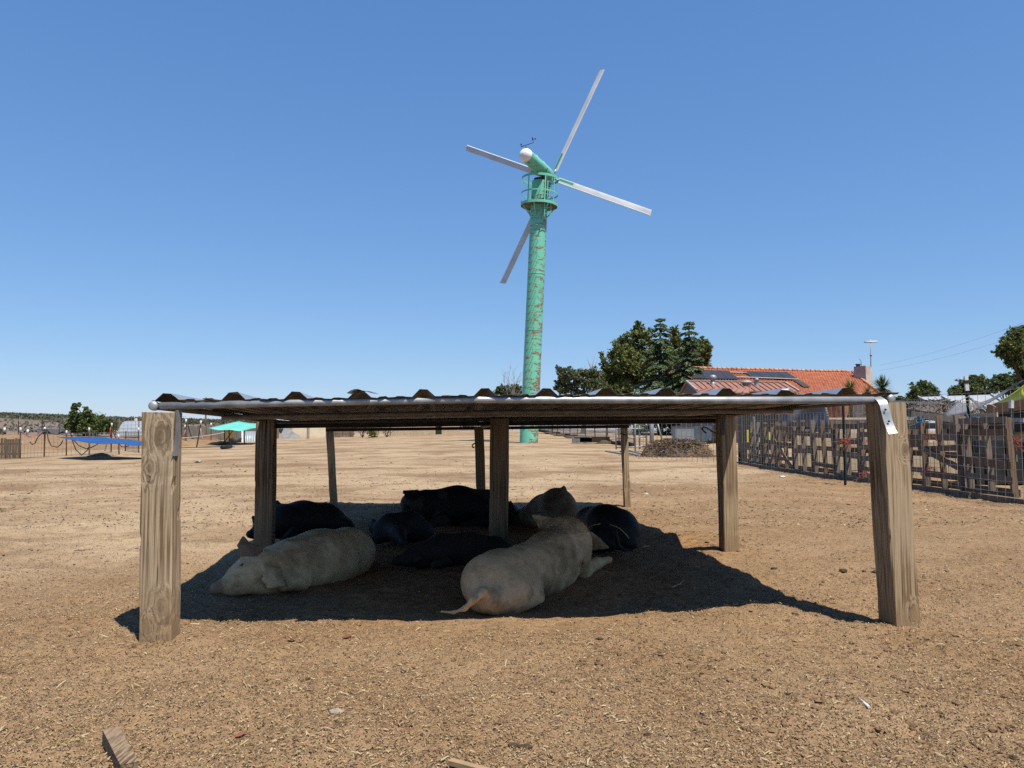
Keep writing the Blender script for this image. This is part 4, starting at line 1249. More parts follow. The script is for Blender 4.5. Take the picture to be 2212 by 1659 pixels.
# ---- 3: black pig at the left rear
def q3(cx, cy, Y, r): return (518.4 + .2083 * cx, 1025.3 + .2083 * cy, Y, .2083 * r)
p3 = [
 cc(q3(420, 480, 6.75, 165), q3(650, 480, 6.95, 190), .08), cc(q3(650, 480, 6.95, 190), q3(880, 500, 7.1, 182), .08), cc(q3(880, 500, 7.1, 182), q3(1060, 570, 7.2, 135), .08),
 cc(q3(1060, 600, 7.15, 110), q3(1190, 640, 7.1, 70), .06),
 cc(q3(420, 490, 6.75, 150), q3(280, 530, 6.7, 120), .07), cc(q3(280, 540, 6.7, 110), q3(180, 600, 6.66, 62), .05), cc(q3(180, 605, 6.66, 58), q3(112, 620, 6.62, 40), .04),
 cc(q3(108, 618, 6.61, 40), q3(98, 617, 6.60, 38), .01),
 tri(q3(370, 380, 6.78, 0)[:3], q3(440, 360, 6.80, 0)[:3], q3(382, 275, 6.78, 0)[:3], .008, .02),
 tri(q3(150, 500, 6.66, 0)[:3], q3(200, 470, 6.66, 0)[:3], q3(135, 440, 6.64, 0)[:3], .008, .02),
 cc(q3(520, 640, 6.5, 60), q3(560, 590, 6.55, 52), .04), cc(q3(520, 650, 6.5, 45), q3(440, 690, 6.4, 35), .03),
]
pig3, V3, F3 = pig_body("pig", p3, M['blackpig'], "long black pig lying behind the timber post with its snout poking out at the left", .014)

# ---- 4: small slate grey pig curled between the others
p4 = [
 cc(q3(1560, 540, 6.75, 140), q3(1760, 540, 6.8, 145), .07), cc(q3(1760, 540, 6.8, 145), q3(1900, 600, 6.8, 110), .07),
 cc(q3(1540, 560, 6.7, 120), q3(1640, 610, 6.5, 92), .05), cc(q3(1640, 620, 6.45, 80), q3(1690, 690, 6.3, 44), .04), cc(q3(1692, 695, 6.28, 42), q3(1698, 705, 6.26, 38), .01),
 cc(q3(1480, 600, 6.65, 90), q3(1440, 650, 6.6, 70), .05),
 tri(q3(1590, 540, 6.55, 0)[:3], q3(1640, 620, 6.5, 0)[:3], q3(1500, 640, 6.45, 0)[:3], .007, .02),
 tri(q3(1690, 560, 6.55, 0)[:3], q3(1740, 600, 6.5, 0)[:3], q3(1740, 520, 6.6, 0)[:3], .007, .02),
 tri(q3(1345, 530, 6.8, 0)[:3], q3(1430, 540, 6.75, 0)[:3], q3(1385, 470, 6.8, 0)[:3], .008, .02),
 cc(q3(1400, 560, 6.75, 60), q3(1450, 590, 6.7, 80), .05),
]
pig4, V4, F4 = pig_body("pig", p4, M['greypig'], "small slate grey pig curled up between the black pig and the dark brown one", .013)

# ---- 5: big black pig with pale spots at the back
def q5(cx, cy, Y, r): return (748.8 + .3472 * cx, 806.4 + .3472 * cy, Y, .3472 * r)
p5 = [
 cc(q5(500, 840, 8.2, 112), q5(690, 832, 8.3, 122), .09), cc(q5(690, 832, 8.3, 122), q5(880, 850, 8.35, 115), .09), cc(q5(880, 850, 8.35, 115), q5(990, 890, 8.3, 88), .08),
 cc(q5(990, 900, 8.2, 80), q5(1050, 930, 8.15, 40), .05),
 cc(q5(480, 830, 8.15, 95), q5(410, 815, 8.05, 72), .06), cc(q5(405, 815, 8.04, 62), q5(378, 855, 7.96, 40), .05), cc(q5(376, 860, 7.95, 36), q5(368, 880, 7.92, 30), .02),
 tri(q5(430, 780, 8.1, 0)[:3], q5(440, 730, 8.15, 0)[:3], q5(356, 737, 8.1, 0)[:3], .009, .02), tri(q5(430, 780, 8.1, 0)[:3], q5(400, 765, 8.05, 0)[:3], q5(362, 742, 8.1, 0)[:3], .009, .02),
 tri(q5(400, 800, 8.0, 0)[:3], q5(430, 830, 7.98, 0)[:3], q5(362, 768, 7.98, 0)[:3], .008, .02),
 cc(q5(860, 920, 8.0, 45), q5(760, 940, 7.95, 30), .05), cc(q5(760, 940, 7.95, 28), q5(720, 945, 7.95, 20), .02),
 cc(q5(600, 920, 8.0, 50), q5(520, 945, 7.95, 30), .05),
 tri(q5(1020, 800, 8.2, 0)[:3], q5(1082, 940, 8.1, 0)[:3], q5(1020, 945, 8.15, 0)[:3], .01, .03),
]
pig5, V5, F5 = pig_body("pig", p5, M['spotpig'], "largest black pig with faint pale spots lying at the back and facing left", .014)

# ---- 6: dark brown pig lying flat before the middle post
p6 = [
 cc(q5(600, 1108, 5.85, 108), q5(760, 1104, 5.95, 106), .07), cc(q5(760, 1104, 5.95, 106), q5(930, 1120, 6.0, 92), .07), cc(q5(930, 1120, 6.0, 92), q5(1010, 1140, 6.0, 60), .06),
 cc(q5(590, 1115, 5.83, 98), q5(470, 1130, 5.75, 75), .06), cc(q5(465, 1132, 5.75, 68), q5(390, 1150, 5.7, 46), .05), cc(q5(388, 1152, 5.7, 42), q5(318, 1168, 5.66, 28), .04), cc(q5(316, 1168, 5.66, 28), q5(308, 1169, 5.65, 26), .01),
 tri(q5(440, 1080, 5.72, 0)[:3], q5(480, 1090, 5.75, 0)[:3], q5(360, 1075, 5.74, 0)[:3], .008, .02),
 tri(q5(435, 1120, 5.64, 0)[:3], q5(470, 1150, 5.62, 0)[:3], q5(420, 1170, 5.6, 0)[:3], .008, .02),
 cc(q5(620, 1170, 5.65, 36), q5(540, 1190, 5.58, 22), .04),
]
pig6, V6, F6 = pig_body("pig", p6, M['brownpig'], "dark brown pig lying flat in the shade before the middle post, head to the left", .012)

# ---- 7: muddy pale pig at the right rear
p7 = [
 cc(q5(1310, 825, 7.75, 112), q5(1230, 860, 8.0, 96), .08), cc(q5(1230, 860, 8.0, 96), q5(1130, 900, 8.2, 70), .08), cc(q5(1130, 905, 8.2, 64), q5(1060, 920, 8.3, 40), .06),
 cc(q5(1350, 850, 7.65, 88), q5(1280, 890, 7.62, 90), .06), cc(q5(1380, 890, 7.6, 70), q5(1340, 940, 7.5, 50), .05),
 tri(q5(1335, 722, 7.8, 0)[:3], q5(1362, 722, 7.8, 0)[:3], q5(1352, 706, 7.8, 0)[:3], .008, .02),
 cc(q5(1255, 845, 7.46, 10), q5(1258, 862, 7.44, 8), .02), cc(q5(1258, 862, 7.44, 8), q5(1275, 905, 7.44, 5), .02),
 ss(q5(1268, 870, 7.40, 8), q5(1275, 930, 7.38, 8), .04),
]
pig7, V7, F7 = pig_body("pig", p7, M['palepig3'], "muddy pale pig at the back right with its round rump towards the viewer", .013)

# ---- 8: black pig seen from behind with curled tail
p8 = [
 cc(q5(1630, 955, 6.55, 132), q5(1690, 970, 6.5, 128), .08), cc(q5(1600, 950, 6.65, 125), q5(1520, 930, 6.9, 92), .08), cc(q5(1520, 930, 6.9, 90), q5(1440, 945, 7.1, 60), .06),
 cc(q5(1740, 1010, 6.42, 85), q5(1755, 1050, 6.38, 55), .05), cc(q5(1570, 1040, 6.38, 80), q5(1640, 1060, 6.34, 50), .05),
 cc(q5(1672, 985, 6.10, 15), q5(1676, 1030, 6.08, 14), .025), cc(q5(1676, 1030, 6.08, 14), q5(1692, 1075, 6.08, 12), .02), cc(q5(1692, 1075, 6.08, 12), q5(1725, 1100, 6.09, 10), .02), cc(q5(1725, 1100, 6.09, 10), q5(1780, 1098, 6.12, 9), .02),
 ss(q5(1655, 1010, 6.06, 7), q5(1650, 1090, 6.04, 9), .04),
]
pig8, V8, F8 = pig_body("pig", p8, M['blackpig'], "black pig seen from behind with a curled tail and straw stuck on its back", .012)

sg = "yellow straws on the black pig"
for pts in ([(1500, 962), (1530, 946), (1580, 936)], [(1638, 940), (1700, 965), (1735, 1000), (1757, 1028)]):
    MB().tube([onpig(V8, *q5(a, b_, 0, 0)[:2]) for a, b_ in pts], .0045, 5).thing("straw", M['straw'], "bent yellow straw lying across the black pig's rump" if len(pts) == 4 else "short yellow straw on the left flank of the black pig", "straw", sg)
MB().tube([gp(*q5(1800, 1087, 0, 0)[:2], .012), gp(*q5(1840, 1080, 0, 0)[:2], .03), gp(*q5(1882, 1074, 0, 0)[:2], .02)], .005, 5).thing("straw", M['straw'], "yellow straw on the dirt beside the black pig's tail", "straw")
# ================================================================== left: pens, fences, sails
def L6(cx, cy): return (0.1458 * cx, 864 + 0.1458 * cy)          # left-yard crop -> picture
def Q6(cx, cy): return (368.6 + 0.0937 * cx, 887 + 0.0937 * cy)  # gap between the two left posts
def Q3(cx, cy): return (576 + .2604 * cx, 898.6 + .2604 * cy)    # gap under the back rail
def zy(py, Y, px=1106): return at(px, py, Y).z

def sag(a, b, drop, n=10):
    a, b = Vector(a), Vector(b)
    return [a.lerp(b, i / n) - Vector((0, 0, drop * 4 * (i / n) * (1 - i / n))) for i in range(n + 1)]

def mesh_wire(mb, A, B, h, dx, dz, r=.004, z0=.03, jit=.0, seed=0, skip=()):
    """square mesh hung between ground points A and B"""
    rr = random.Random(seed)
    A, B = Vector(A), Vector(B)
    L = (Vector((B.x, B.y, 0)) - Vector((A.x, A.y, 0))).length
    n = max(1, int(L / dx))
    for i in range(n + 1):
        p = A.lerp(B, i / n); p.z = sz(p.x, p.y) + z0
        j = rr.uniform(-jit, jit)
        mb.bar(p, p + Vector((j * .5, j, h)), r * 2, r * 2)
    m = int(h / dz)
    segs = max(2, n // 3)
    for k in range(m + 1):
        prev = None
        for i in range(segs + 1):
            p = A.lerp(B, i / segs); p.z = sz(p.x, p.y) + z0 + h * k / m
            p += Vector((rr.uniform(-jit, jit) * .4, rr.uniform(-jit, jit) * .4, rr.uniform(-jit, jit) * .4))
            if prev is not None: mb.bar(prev, p, r * 2, r * 2)
            prev = p
def t_post(mb_, base, h, lean=(0, 0), w=.045, buried=.15):
    b = Vector(base) - Vector((0, 0, buried)); t = Vector(base) + Vector((lean[0], lean[1], h))
    mb_.bar(b, t, w, w * .35, (0, 1, 0)); mb_.bar(b + Vector((0, -w * .3, 0)), t + Vector((0, -w * .3, 0)), w * .3, w * .7, (0, 1, 0))
    return t

# --- picket fence piece at the left edge
a = gp(-6, 991); b = gp(43, 991)
pf = empty("picket_fence", (a.x, a.y, gz(a.x, a.y)), "short run of worn wooden pickets at the left end of the wire fence", "fence")
for i, px in enumerate([-5, 3, 9.5, 15, 21, 27.5, 33, 39.5]):
    q = gp(px, 991); hgt = .86 + R.uniform(-.05, .04)
    bd = MB().bar(q - Vector((0, 0, .05)), q + Vector((R.uniform(-.01, .01), 0, hgt)), .095, .02, (0, 1, 0)).build("picket", M['oldwood'], pf)
    recenter(bd, q)
for z in (.2, .62):
    MB().bar(a + Vector((0, .04, z)), b + Vector((0, .04, z)), .04, .07).build("rail", M['oldwood'], pf)

# --- wire fence with tall posts, white caps
fence1 = empty("wire_fence", gp(150, 984), "low rusty wire fence on thin posts with white caps beside the pickets", "fence")
M['rustpost'] = mat('rusty post', (0.16, 0.085, 0.055), (0.08, 0.045, 0.03), 14, .8)
prevp = gp(44, 991)
fpts = [(44, 991, 925, 1), (95.5, 987.5, 924, 1), (143.5, 985, 931, 1), (193, 983, 925, 1), (240, 977, 915, 1), (257.5, 982, 940, 1), (271, 974, 931, 0), (300, 978, 925, 1), (345, 975, 925, 1)]
tops = []
wm = MB()
for i, (px, pb, pt, cap) in enumerate(fpts):
    q = gp(px, pb); top = at(px + R.uniform(-1.5, 1.5), pt, q.y)
    mb = MB(); h = top.z - q.z
    t_post(mb, q, h, (top.x - q.x, 0), .055)
    po = mb.build("fence_post", M['rustpost'], fence1); recenter(po, q)
    if cap:
        MB().tube([top - Vector((0, 0, .16)), top + Vector((0, 0, .03))], .038, 8).build("cap", M['white'], po)
    tops.append((q, top))
    if i and px not in (257.5,): mesh_wire(wm, prevp, q, .95, .16, .16, .0045, .02, .03, i)
    if px not in (257.5,): prevp = q
wm.build("wire_mesh", M['wire'], fence1)

# dark hoses and pink ropes slung on the fence
def tt(i, d=0): return tops[i][1] - Vector((0, 0, d))
hs = "black hoses slung on the left fence"
for n_, pts in enumerate(([tt(1, .05)] + [at(*L6(*q), tops[1][0].y - .2) for q in ((700, 480), (715, 590), (760, 680), (850, 700), (900, 660), (930, 600))],
            [at(*L6(*q), tops[2][0].y - .1) for q in ((1040, 470), (1080, 620), (1120, 730), (1210, 820), (1290, 750), (1330, 670))],
            [at(*L6(*q), tops[2][0].y - .3) for q in ((1040, 470), (1090, 590), (1160, 670), (1270, 720), (1350, 705), (1450, 650))],
            [at(*L6(*q), tops[4][0].y - .3) for q in ((1645, 400), (1690, 500), (1740, 620), (1800, 690), (1860, 700), (1910, 670))],
            [at(*L6(*q), tops[1][0].y - .1) for q in ((440, 620), (480, 660), (520, 640), (550, 570), (660, 430))],
            [at(*L6(*q), tops[1][0].y + .2) for q in ((670, 425), (760, 500), (860, 510), (960, 450), (1030, 430))])):
    lb = ["black hose drooping from the tallest rusty post into a deep loop", "black hose hanging in a long loop that touches the ground by the gravel",
          "black hose looping under the blue sail", "black hose hanging beside the orange rope on the tall post", "thin black hose sagging between pickets and fence", "black hose swagged along the fence top left of the blue sail"][n_]
    MB().tube(pts, .022, 6).thing("hose", M['black'], lb, "hose", hs)
MB().tube(sag(tt(0, .1), tt(1, .05), .30) , .016, 5).thing("rope", M['pink'], "pink rope tied from the pickets to the first tall post", "rope")
MB().tube([at(*L6(*q), tops[4][0].y - .15) for q in ((1640, 400), (1630, 480), (1640, 560), (1660, 420), (1645, 600))], .022, 5).thing("rope", M['orange'], "orange rope wound down the tall post behind the blue sail", "rope")
MB().tube([at(*L6(*q), tops[4][0].y - .3) for q in ((1600, 600), (1575, 680), (1552, 755))], .018, 5).thing("rope", M['red'], "red rope end hanging to the ground behind the blue sail", "rope")
MB().tube([at(*L6(*q), tops[1][0].y + .1) for q in ((645, 270), (640, 330), (660, 380), (668, 430))], [.02, .025, .02, .02], 5).tube([at(*L6(*q), tops[1][0].y + .1) for q in ((650, 335), (690, 310), (700, 340))], .012, 5).tube([at(*L6(*q), tops[1][0].y + .1) for q in ((640, 330), (625, 300))], .012, 5).thing("dead_branch", M['bark'], "bare crooked branch standing up from the fence post", "branch")

# blue shade sail, low and slack
Ys = 29.0
m_blue = mat('blue sail cloth', (0.010, 0.092, 0.32), (0.008, 0.07, 0.26), 2, .7, bs=.1)
cA, cB, cC, cD = at(*L6(835, 545), 31.5), at(*L6(1490, 548), 33.0), at(*L6(2230, 622), 30.0), at(*L6(1760, 648), 28.6)
E0 = at(*L6(1340, 640), 29)
def sail(A, B, D, Cc, drop):
    A, B, Cc, D = map(Vector, (A, B, Cc, D))
    return lambda u, v: (A.lerp(B, u)).lerp(D.lerp(Cc, u), v) - Vector((0, 0, drop * math.sin(math.pi * u) * math.sin(math.pi * v) + .05 * math.sin(u * 9 + v * 4) * u * (1 - u)))
MB().sheet(sail(cA, cB, E0, cD, .08), 10, 6, .01).sheet(sail(cB, cC, cD, at(*L6(2240, 690), 28.8), .0), 10, 6, .01).thing("shade_sail", m_blue, "slack blue cloth shade sail stretched low over the pen", "shade sail")
for nm, px, pb, pt, Y in (("a", 257, 982, 941, 28.6),):
    pass
# blue-grey gravel heap in its shade
def heap(c, rx, ry, h, m, name, label, cat, seed=0, rough_=.12, n=26, kind=None, pw=1.4):
    rg = random.Random(seed); vs = []; fs = []
    for j in range(n // 2 + 1):
        for i in range(n):
            t = j / (n // 2); a = 2 * math.pi * i / n
            rr_ = t * (1 + rg.uniform(-rough_, rough_))
            x = c[0] + rx * rr_ * math.cos(a); y = c[1] + ry * rr_ * math.sin(a)
            vs.append((x, y, sz(x, y) - .03 + h * max(0, (1 - t ** pw)) * (1 + rg.uniform(-rough_, rough_))))
    for j in range(n // 2):
        for i in range(n): fs.append((j * n + i, j * n + (i + 1) % n, (j + 1) * n + (i + 1) % n, (j + 1) * n + i))
    return MB().add(vs, fs, 0, True).thing(name, m, label, cat, None, kind)
g_ = gp(*L6(1500, 835))
heap((g_.x, g_.y, 0), .75, .5, .16, M['ground'], "dirt_heap", "small heap of dirt in the shade of the blue sail", "dirt heap", 3)

# brown rising yard beyond this fence
heap((-31, 47, 0), 15, 7, .85, M['ground'], "dirt_bank", "long low bank of bare brown dirt behind the wire fence", "dirt bank", 4, .04, 40, pw=2.0)

# second fence farther back, seen as a grey haze of wire and slats
fy = 52
fence2 = empty("wire_fence", (-30, fy, gz(-30, fy)), "tall grey wire fence far behind the blue sail in front of the metal hut", "fence")
wm = MB()
xa = [at(px, 930, fy).x for px in (-20, 40, 90, 130, 200, 250, 300, 350, 400)]
for i in range(len(xa) - 1):
    A = Vector((xa[i], fy, gz(xa[i], fy))); B = Vector((xa[i + 1], fy, gz(xa[i + 1], fy)))
    mesh_wire(wm, A, B, 1.5, .25, .25, .007, .3, .04, 100 + i)
    po = MB().bar(A, A + Vector((R.uniform(-.05, .05), 0, 1.75)), .045).build("fence_post", M['darksteel'], fence2); recenter(po, A)
wm.build("wire_mesh", M['wire'], fence2)
for px, pt in ((10, 925), (60, 929), (154, 936), (224, 925)):
    A = Vector((at(px, 930, fy).x, fy - .4, 0)); A.z = gz(A.x, A.y)
    tp = at(px, pt, fy - .4)
    po = MB().tube([A, tp], .05, 6).build("fence_post", M['darksteel'], fence2); recenter(po, A)
    MB().tube([tp - Vector((0, 0, .25)), tp + Vector((0, 0, .04))], .075, 6).build("cap", M['white'], po)

# pale sheds and clutter along that fence
sh = MB()
q = at(118, 944, 50)
# half-round silver hut
M['bluesteel'] = steel('pale blue grey sheet metal', (0.40, 0.46, 0.51), .55, .3, (0.33, 0.38, 0.43), sc=3)
hy = 56.0
hA = at(252, 946, hy); hB = at(306, 946, hy)
hut = empty("metal_hut", ((hA.x + hB.x) / 2, hy, gz(hA.x, hy)), "half-round hut of pale ribbed sheet metal behind the far fence", "hut")
rad = 1.45; zb = zy(946, hy, 280)
n_ = 26; vs = []; fs = []
for i in range(41):
    x = hA.x + (hB.x - hA.x + 1.4) * i / 40
    for k in range(n_ + 1):
        a_ = math.pi * k / n_ * .98 + .03
        r2 = rad * (1 + (.010 if k % 2 else -.010))
        vs.append((x, hy + 1.4 - math.cos(a_) * r2 , zb + math.sin(a_) * r2 * .86))
for i in range(40):
    for k in range(n_): fs.append((i * (n_ + 1) + k, i * (n_ + 1) + k + 1, (i + 1) * (n_ + 1) + k + 1, (i + 1) * (n_ + 1) + k))
MB().add(vs, fs).build("roof_shell", M['bluesteel'], hut)
mb = MB(); mb.box((hA.x + .03, hy + 1.4, zb + .4), (.04, 2.7, 1.4)); mb.build("end_wall", M['oldwood'], hut)
MB().box(((hA.x + hB.x) / 2 + .7, hy + .0, zb - .25), (hB.x - hA.x + 1.3, .08, .9)).build("base_wall", M['greywood'], hut)
# dome behind
dm = at(293, 925, 66)
MB().lathe((dm.x, 66, gz(dm.x, 66)), [(2.0, 0), (2.0, .5), (1.85, .9), (1.3, 1.3), (.55, 1.55), (.12, 1.6), (.12, 1.85), (0, 1.87)], 20).thing("dome_tent", mat('pale tan canvas', (0.55, 0.43, 0.33), (0.46, 0.35, 0.26), 2, .85), "pale tan domed canvas tent poking up behind the metal hut", "tent")
# long white low shed on the left
q = at(130, 946, 54)
shed = empty("low_shed", (q.x, 54, gz(q.x, 54)), "long low white shed with dark openings behind the left fence", "shed")
zb = zy(952, 54, 130)
MB().box((q.x, 55, zb + .35), (3.6, 1.5, .9)).build("wall", M['white'], shed)
MB().box((q.x, 55, zb + .88), (3.9, 1.9, .07)).build("roof", M['bluesteel'], shed)
for k in range(3): MB().box((q.x - 1.1 + k * 1.1, 54.23, zb + .35), (.5, .03, .5)).build("opening", M['black'], shed)
q = at(275, 952, 46)
lg = empty("slatted_bench", (q.x, 46, gz(q.x, 46)), "dark slatted feed rack standing by the far fence under the hut", "rack")
zb = zy(956, 46, 275)
MB().box((q.x, 46, zb + .32), (1.3, .35, .06)).build("top", M['darkwood'], lg)
for k in range(8): MB().box((q.x - .58 + k * .165, 45.85, zb + .15), (.05, .05, .3)).build("slat", M['darkwood'], lg)

# --- gap between the two left posts
Y5 = 47.0
sc_ = [(451, 924.5), (516, 911), (563, 915), (552, 922), (528, 926), (509, 924.5), (481, 928)]
m_teal = mat('turquoise sail cloth', (0.16, 0.62, 0.52), (0.13, 0.54, 0.45), 2, .7, bs=.08)
A, B, Cc, D = at(451, 924.5, 44.5), at(516, 909.5, 49.5), at(566, 914, 48.5), at(552, 924, 45)
MB().sheet(lambda u, v: A.lerp(D, u).lerp(B.lerp(Cc, u), v) - Vector((0, 0, .16 * math.sin(math.pi * u) * (1 - .6 * v) * 1.0 + .07 * math.sin(u * 11) * (1 - v) * u * (1 - u) * 3)), 16, 6, .012).thing("shade_sail", m_teal, "turquoise cloth shade sail hung above the far pen", "shade sail")
for i, (px, pb, pt, Y) in enumerate(((485, 958, 927, 46), (495, 957, 927, 46.3), (528.5, 954, 924, 46.5))):
    q = Vector((at(px, pb, Y).x, Y, 0)); q.z = gz(q.x, Y)
    MB().bar(q, at(px, pt, Y), .05).thing("steel_pole", M['rustpost'], ["rusty pole under the left part of the turquoise sail", "rusty pole beside another under the turquoise sail", "thin pole under the right part of the turquoise sail"][i], "pole", "poles under the turquoise sail", origin=q)
# grey plank palisade behind
pa = at(384, 955, 58); pb_ = at(600, 955, 60)
pal = empty("plank_fence", (pa.x, 58, gz(pa.x, 58)), "grey weathered plank fence behind the turquoise sail", "fence")
mb = MB()
for k in range(46):
    x = pa.x + (pb_.x - pa.x) * k / 45; y = 58 + 2 * k / 45
    mb.box((x, y, gz(x, y) + .55), (.150, .03, 1.15 + R.uniform(-.08, .08)))
mb.build("planks", mat('bleached planks', (0.27, 0.25, 0.22), (0.15, 0.135, 0.12), 2.5, .9, (1, 1, .4)), pal)
# leaning post with rope and white cap
q = gp(424, 967); tp = at(433.5, 917, q.y)
lp = empty("leaning_post", q, "dark leaning fence post with a white cap and orange rope hanging from it", "post")
MB().bar(q - Vector((0, 0, .1)), tp, .06, .05, (0, 1, 0)).build("shaft", M['darksteel'], lp)
MB().tube([tp - Vector((0, 0, .02)), tp + Vector((.02, 0, .22))], .045, 8).build("cap", M['white'], lp)
MB().tube([at(*Q6(*s_), q.y - .1) for s_ in ((690, 410), (700, 520), (712, 600), (735, 650), (755, 675))], .028, 6).build("rope", mat('tan rope', (.55, .36, .24), (.4, .25, .16), 20, .9), lp)
MB().tube(sag(at(*Q6(215, 635), 40), at(*Q6(1560, 420), 46.5), .1), .022, 5).thing("rope", M['rope'], "pale rope running taut up to the turquoise sail", "rope")
for i, (px, pb, pt, Y) in enumerate(((402, 960, 909, 46), (400, 955, 921, 46.6), (456, 958, 917, 50))):
    q = Vector((at(px, pb, Y).x, Y, 0)); q.z = gz(q.x, Y); tp = at(px, pt, Y)
    po = empty("capped_post", q, ["tall rusty post with white cap just right of the front left shelter post", "shorter rusty post with white cap beside the tallest one", "thin dark post with white cap at the tip of the turquoise sail"][i], "post")
    MB().bar(q, tp, .05).build("shaft", M['rustpost'], po)
    MB().tube([tp - Vector((0, 0, .12)), tp + Vector((0, 0, .10))], .055, 8).build("cap", M['white'], po)
MB().tube([at(*Q6(*s_), 45.5) for s_ in ((380, 270), (410, 370), (440, 490), (480, 610), (510, 650))], .03, 6).thing("hose", M['black'], "dark hose curving down beside the white capped post in the gap", "hose", "black hoses slung on the left fence")
MB().tube([at(*Q6(*s_), 45.3) for s_ in ((345, 440), (310, 560), (230, 690))], .025, 6).thing("rope", M['pink'], "pink rope slanting down from a capped post in the gap", "rope")
# corrugated sheets leaning together
q = at(537, 953, 52)
lean = empty("roofing_sheets", (q.x, 52, gz(q.x, 52)), "pale blue grey corrugated sheets leaning on a frame under the turquoise sail", "metal sheets")
zb = zy(954.5, 52, 537)
MB().sheet(lambda u, v: Vector((q.x - .35 + .95 * u - .22 * v, 52 + .55 * v + .03 * math.sin(u * 40), zb + .72 * v)), 24, 2, .02).build("sheet", M['bluesteel'], lean)
MB().bar((q.x - .42, 52, zb), (q.x - .62, 52.5, zb + .75), .08, .03).build("frame", M['white'], lean)
heap((at(444, 955, 53).x, 53, 0), 1.3, .8, .5, mat('red brown soil', (0.22, 0.125, 0.075), (0.15, 0.08, 0.05), 3, .95), "soil_heap", "low heap of red brown soil in front of the plank fence", "soil", 8)
q = at(509, 954, 51); zb = gz(q.x, 51)
MB().lathe((q.x, 51, zb), [(.34, 0), (.40, .28), (.37, .28), (.32, .04), (0, .03)], 16).thing("feed_tub", M['black'], "round black tub on the dirt beside the leaning sheets", "tub")
# yellow-brown panel
q = at(496, 945, 53)
MB().box((q.x, 53, gz(q.x, 53) + .5), (.75, .05, 1.2)).bar((q.x - .37, 52.95, gz(q.x, 53)), (q.x + .37, 52.95, gz(q.x, 53) + 1.05), .07, .03).thing("crate_panel", mat('ochre boards', (0.30, 0.19, 0.08), (0.2, 0.125, 0.05), 3, .9, (1, 1, 4)), "ochre board panel with a diagonal brace under the turquoise sail", "panel")
# black pipe lying on the sand
MB().tube([gp(386, 967.5, .03), gp(440, 966, .04), gp(478, 965, .05)], .02, 6).tube([gp(479, 966.5, .09), gp(499, 964.5, .09)], .09, 10).tube([gp(499, 965, .06), gp(507, 965, .03)], .02, 6).thing("drain_pipe", M['black'], "black drain pipe with a thin red brown lead lying on the pale sand", "pipe")

# --- band under the back rail: tarp, plank fence, bush, long wall, white pickets
ty = 60.0
a, b = at(623, 948, ty), at(702, 949, ty)
m_tan = mat('tan tarp', (0.50, 0.41, 0.29), (0.42, 0.34, 0.235), 1.5, .85)
zb = gz(a.x, ty)
MB().sheet(lambda u, v: Vector((a.x + (b.x - a.x) * u, ty + .9 * (1 - v) * 0 + 1.1 * v, zb + v * (1.35 - .9 * max(0, .5 - u) * 0) + .02 * math.sin(u * 12))), 12, 4, .03).thing("tan_tarp", m_tan, "tan tarp hung as a low lean-to behind the back left shelter post", "tarp")
q = at(612, 945, 59)
MB().add([(at(604, 948, 59).x, 59, gz(q.x, 59)), (at(650, 948, 59).x, 59, gz(q.x, 59)), (at(606, 922, 59).x, 60, gz(q.x, 59) + 1.0), (at(604, 948, 59).x, 59.6, gz(q.x, 59)), (at(650, 948, 59).x, 59.6, gz(q.x, 59)), (at(606, 922, 59).x, 60.2, gz(q.x, 59) + 1.0)], [(0, 1, 2), (5, 4, 3), (0, 3, 4, 1), (1, 4, 5, 2), (2, 5, 3, 0)]).thing("netting_flap", mat('grey netting', (0.30, 0.30, 0.30), (0.2, 0.2, 0.2), 3, .9), "grey netting flap sloping to the ground beside the tan tarp", "netting")
for i, (px, pb) in enumerate(((663.5, 951), (667, 947))):
    g0 = Vector((at(px, pb, 57 + i).x, 57 + i, 0)); g0.z = gz(g0.x, g0.y)
    MB().bar(g0 - Vector((0, 0, .1)), g0 + Vector((0, 0, 1.5)), .05).thing("steel_pole", M['darksteel'], ["dark pole standing just before the tan tarp", "dark pole touching the tan tarp, right of its twin"][i], "pole", "poles at the tan tarp", origin=g0)
py_ = 60.5
pf2 = empty("plank_fence", (at(740, 945, py_).x, py_, 0.4), "brown gappy plank fence right of the back left shelter post", "fence")
mb = MB()
for k in range(14):
    x = at(718 + k * 3.4, 945, py_).x
    mb.box((x, py_ + R.uniform(-.03, .03), gz(x, py_) + .55), (.10 + R.uniform(-.02, .02), .025, 1.1 + R.uniform(-.1, .15)))
mb.build("planks", mat('brown planks', (0.25, 0.185, 0.125), (0.12, 0.085, 0.06), 2.5, .9, (1, 1, .4)), pf2)
for z in (.25, .8):
    MB().bar((at(716, 945, py_).x, py_ + .06, gz(-13, py_) + z), (at(766, 945, py_).x, py_ + .06, gz(-13, py_) + z), .04, .09).build("rail", M['oldwood'], pf2)
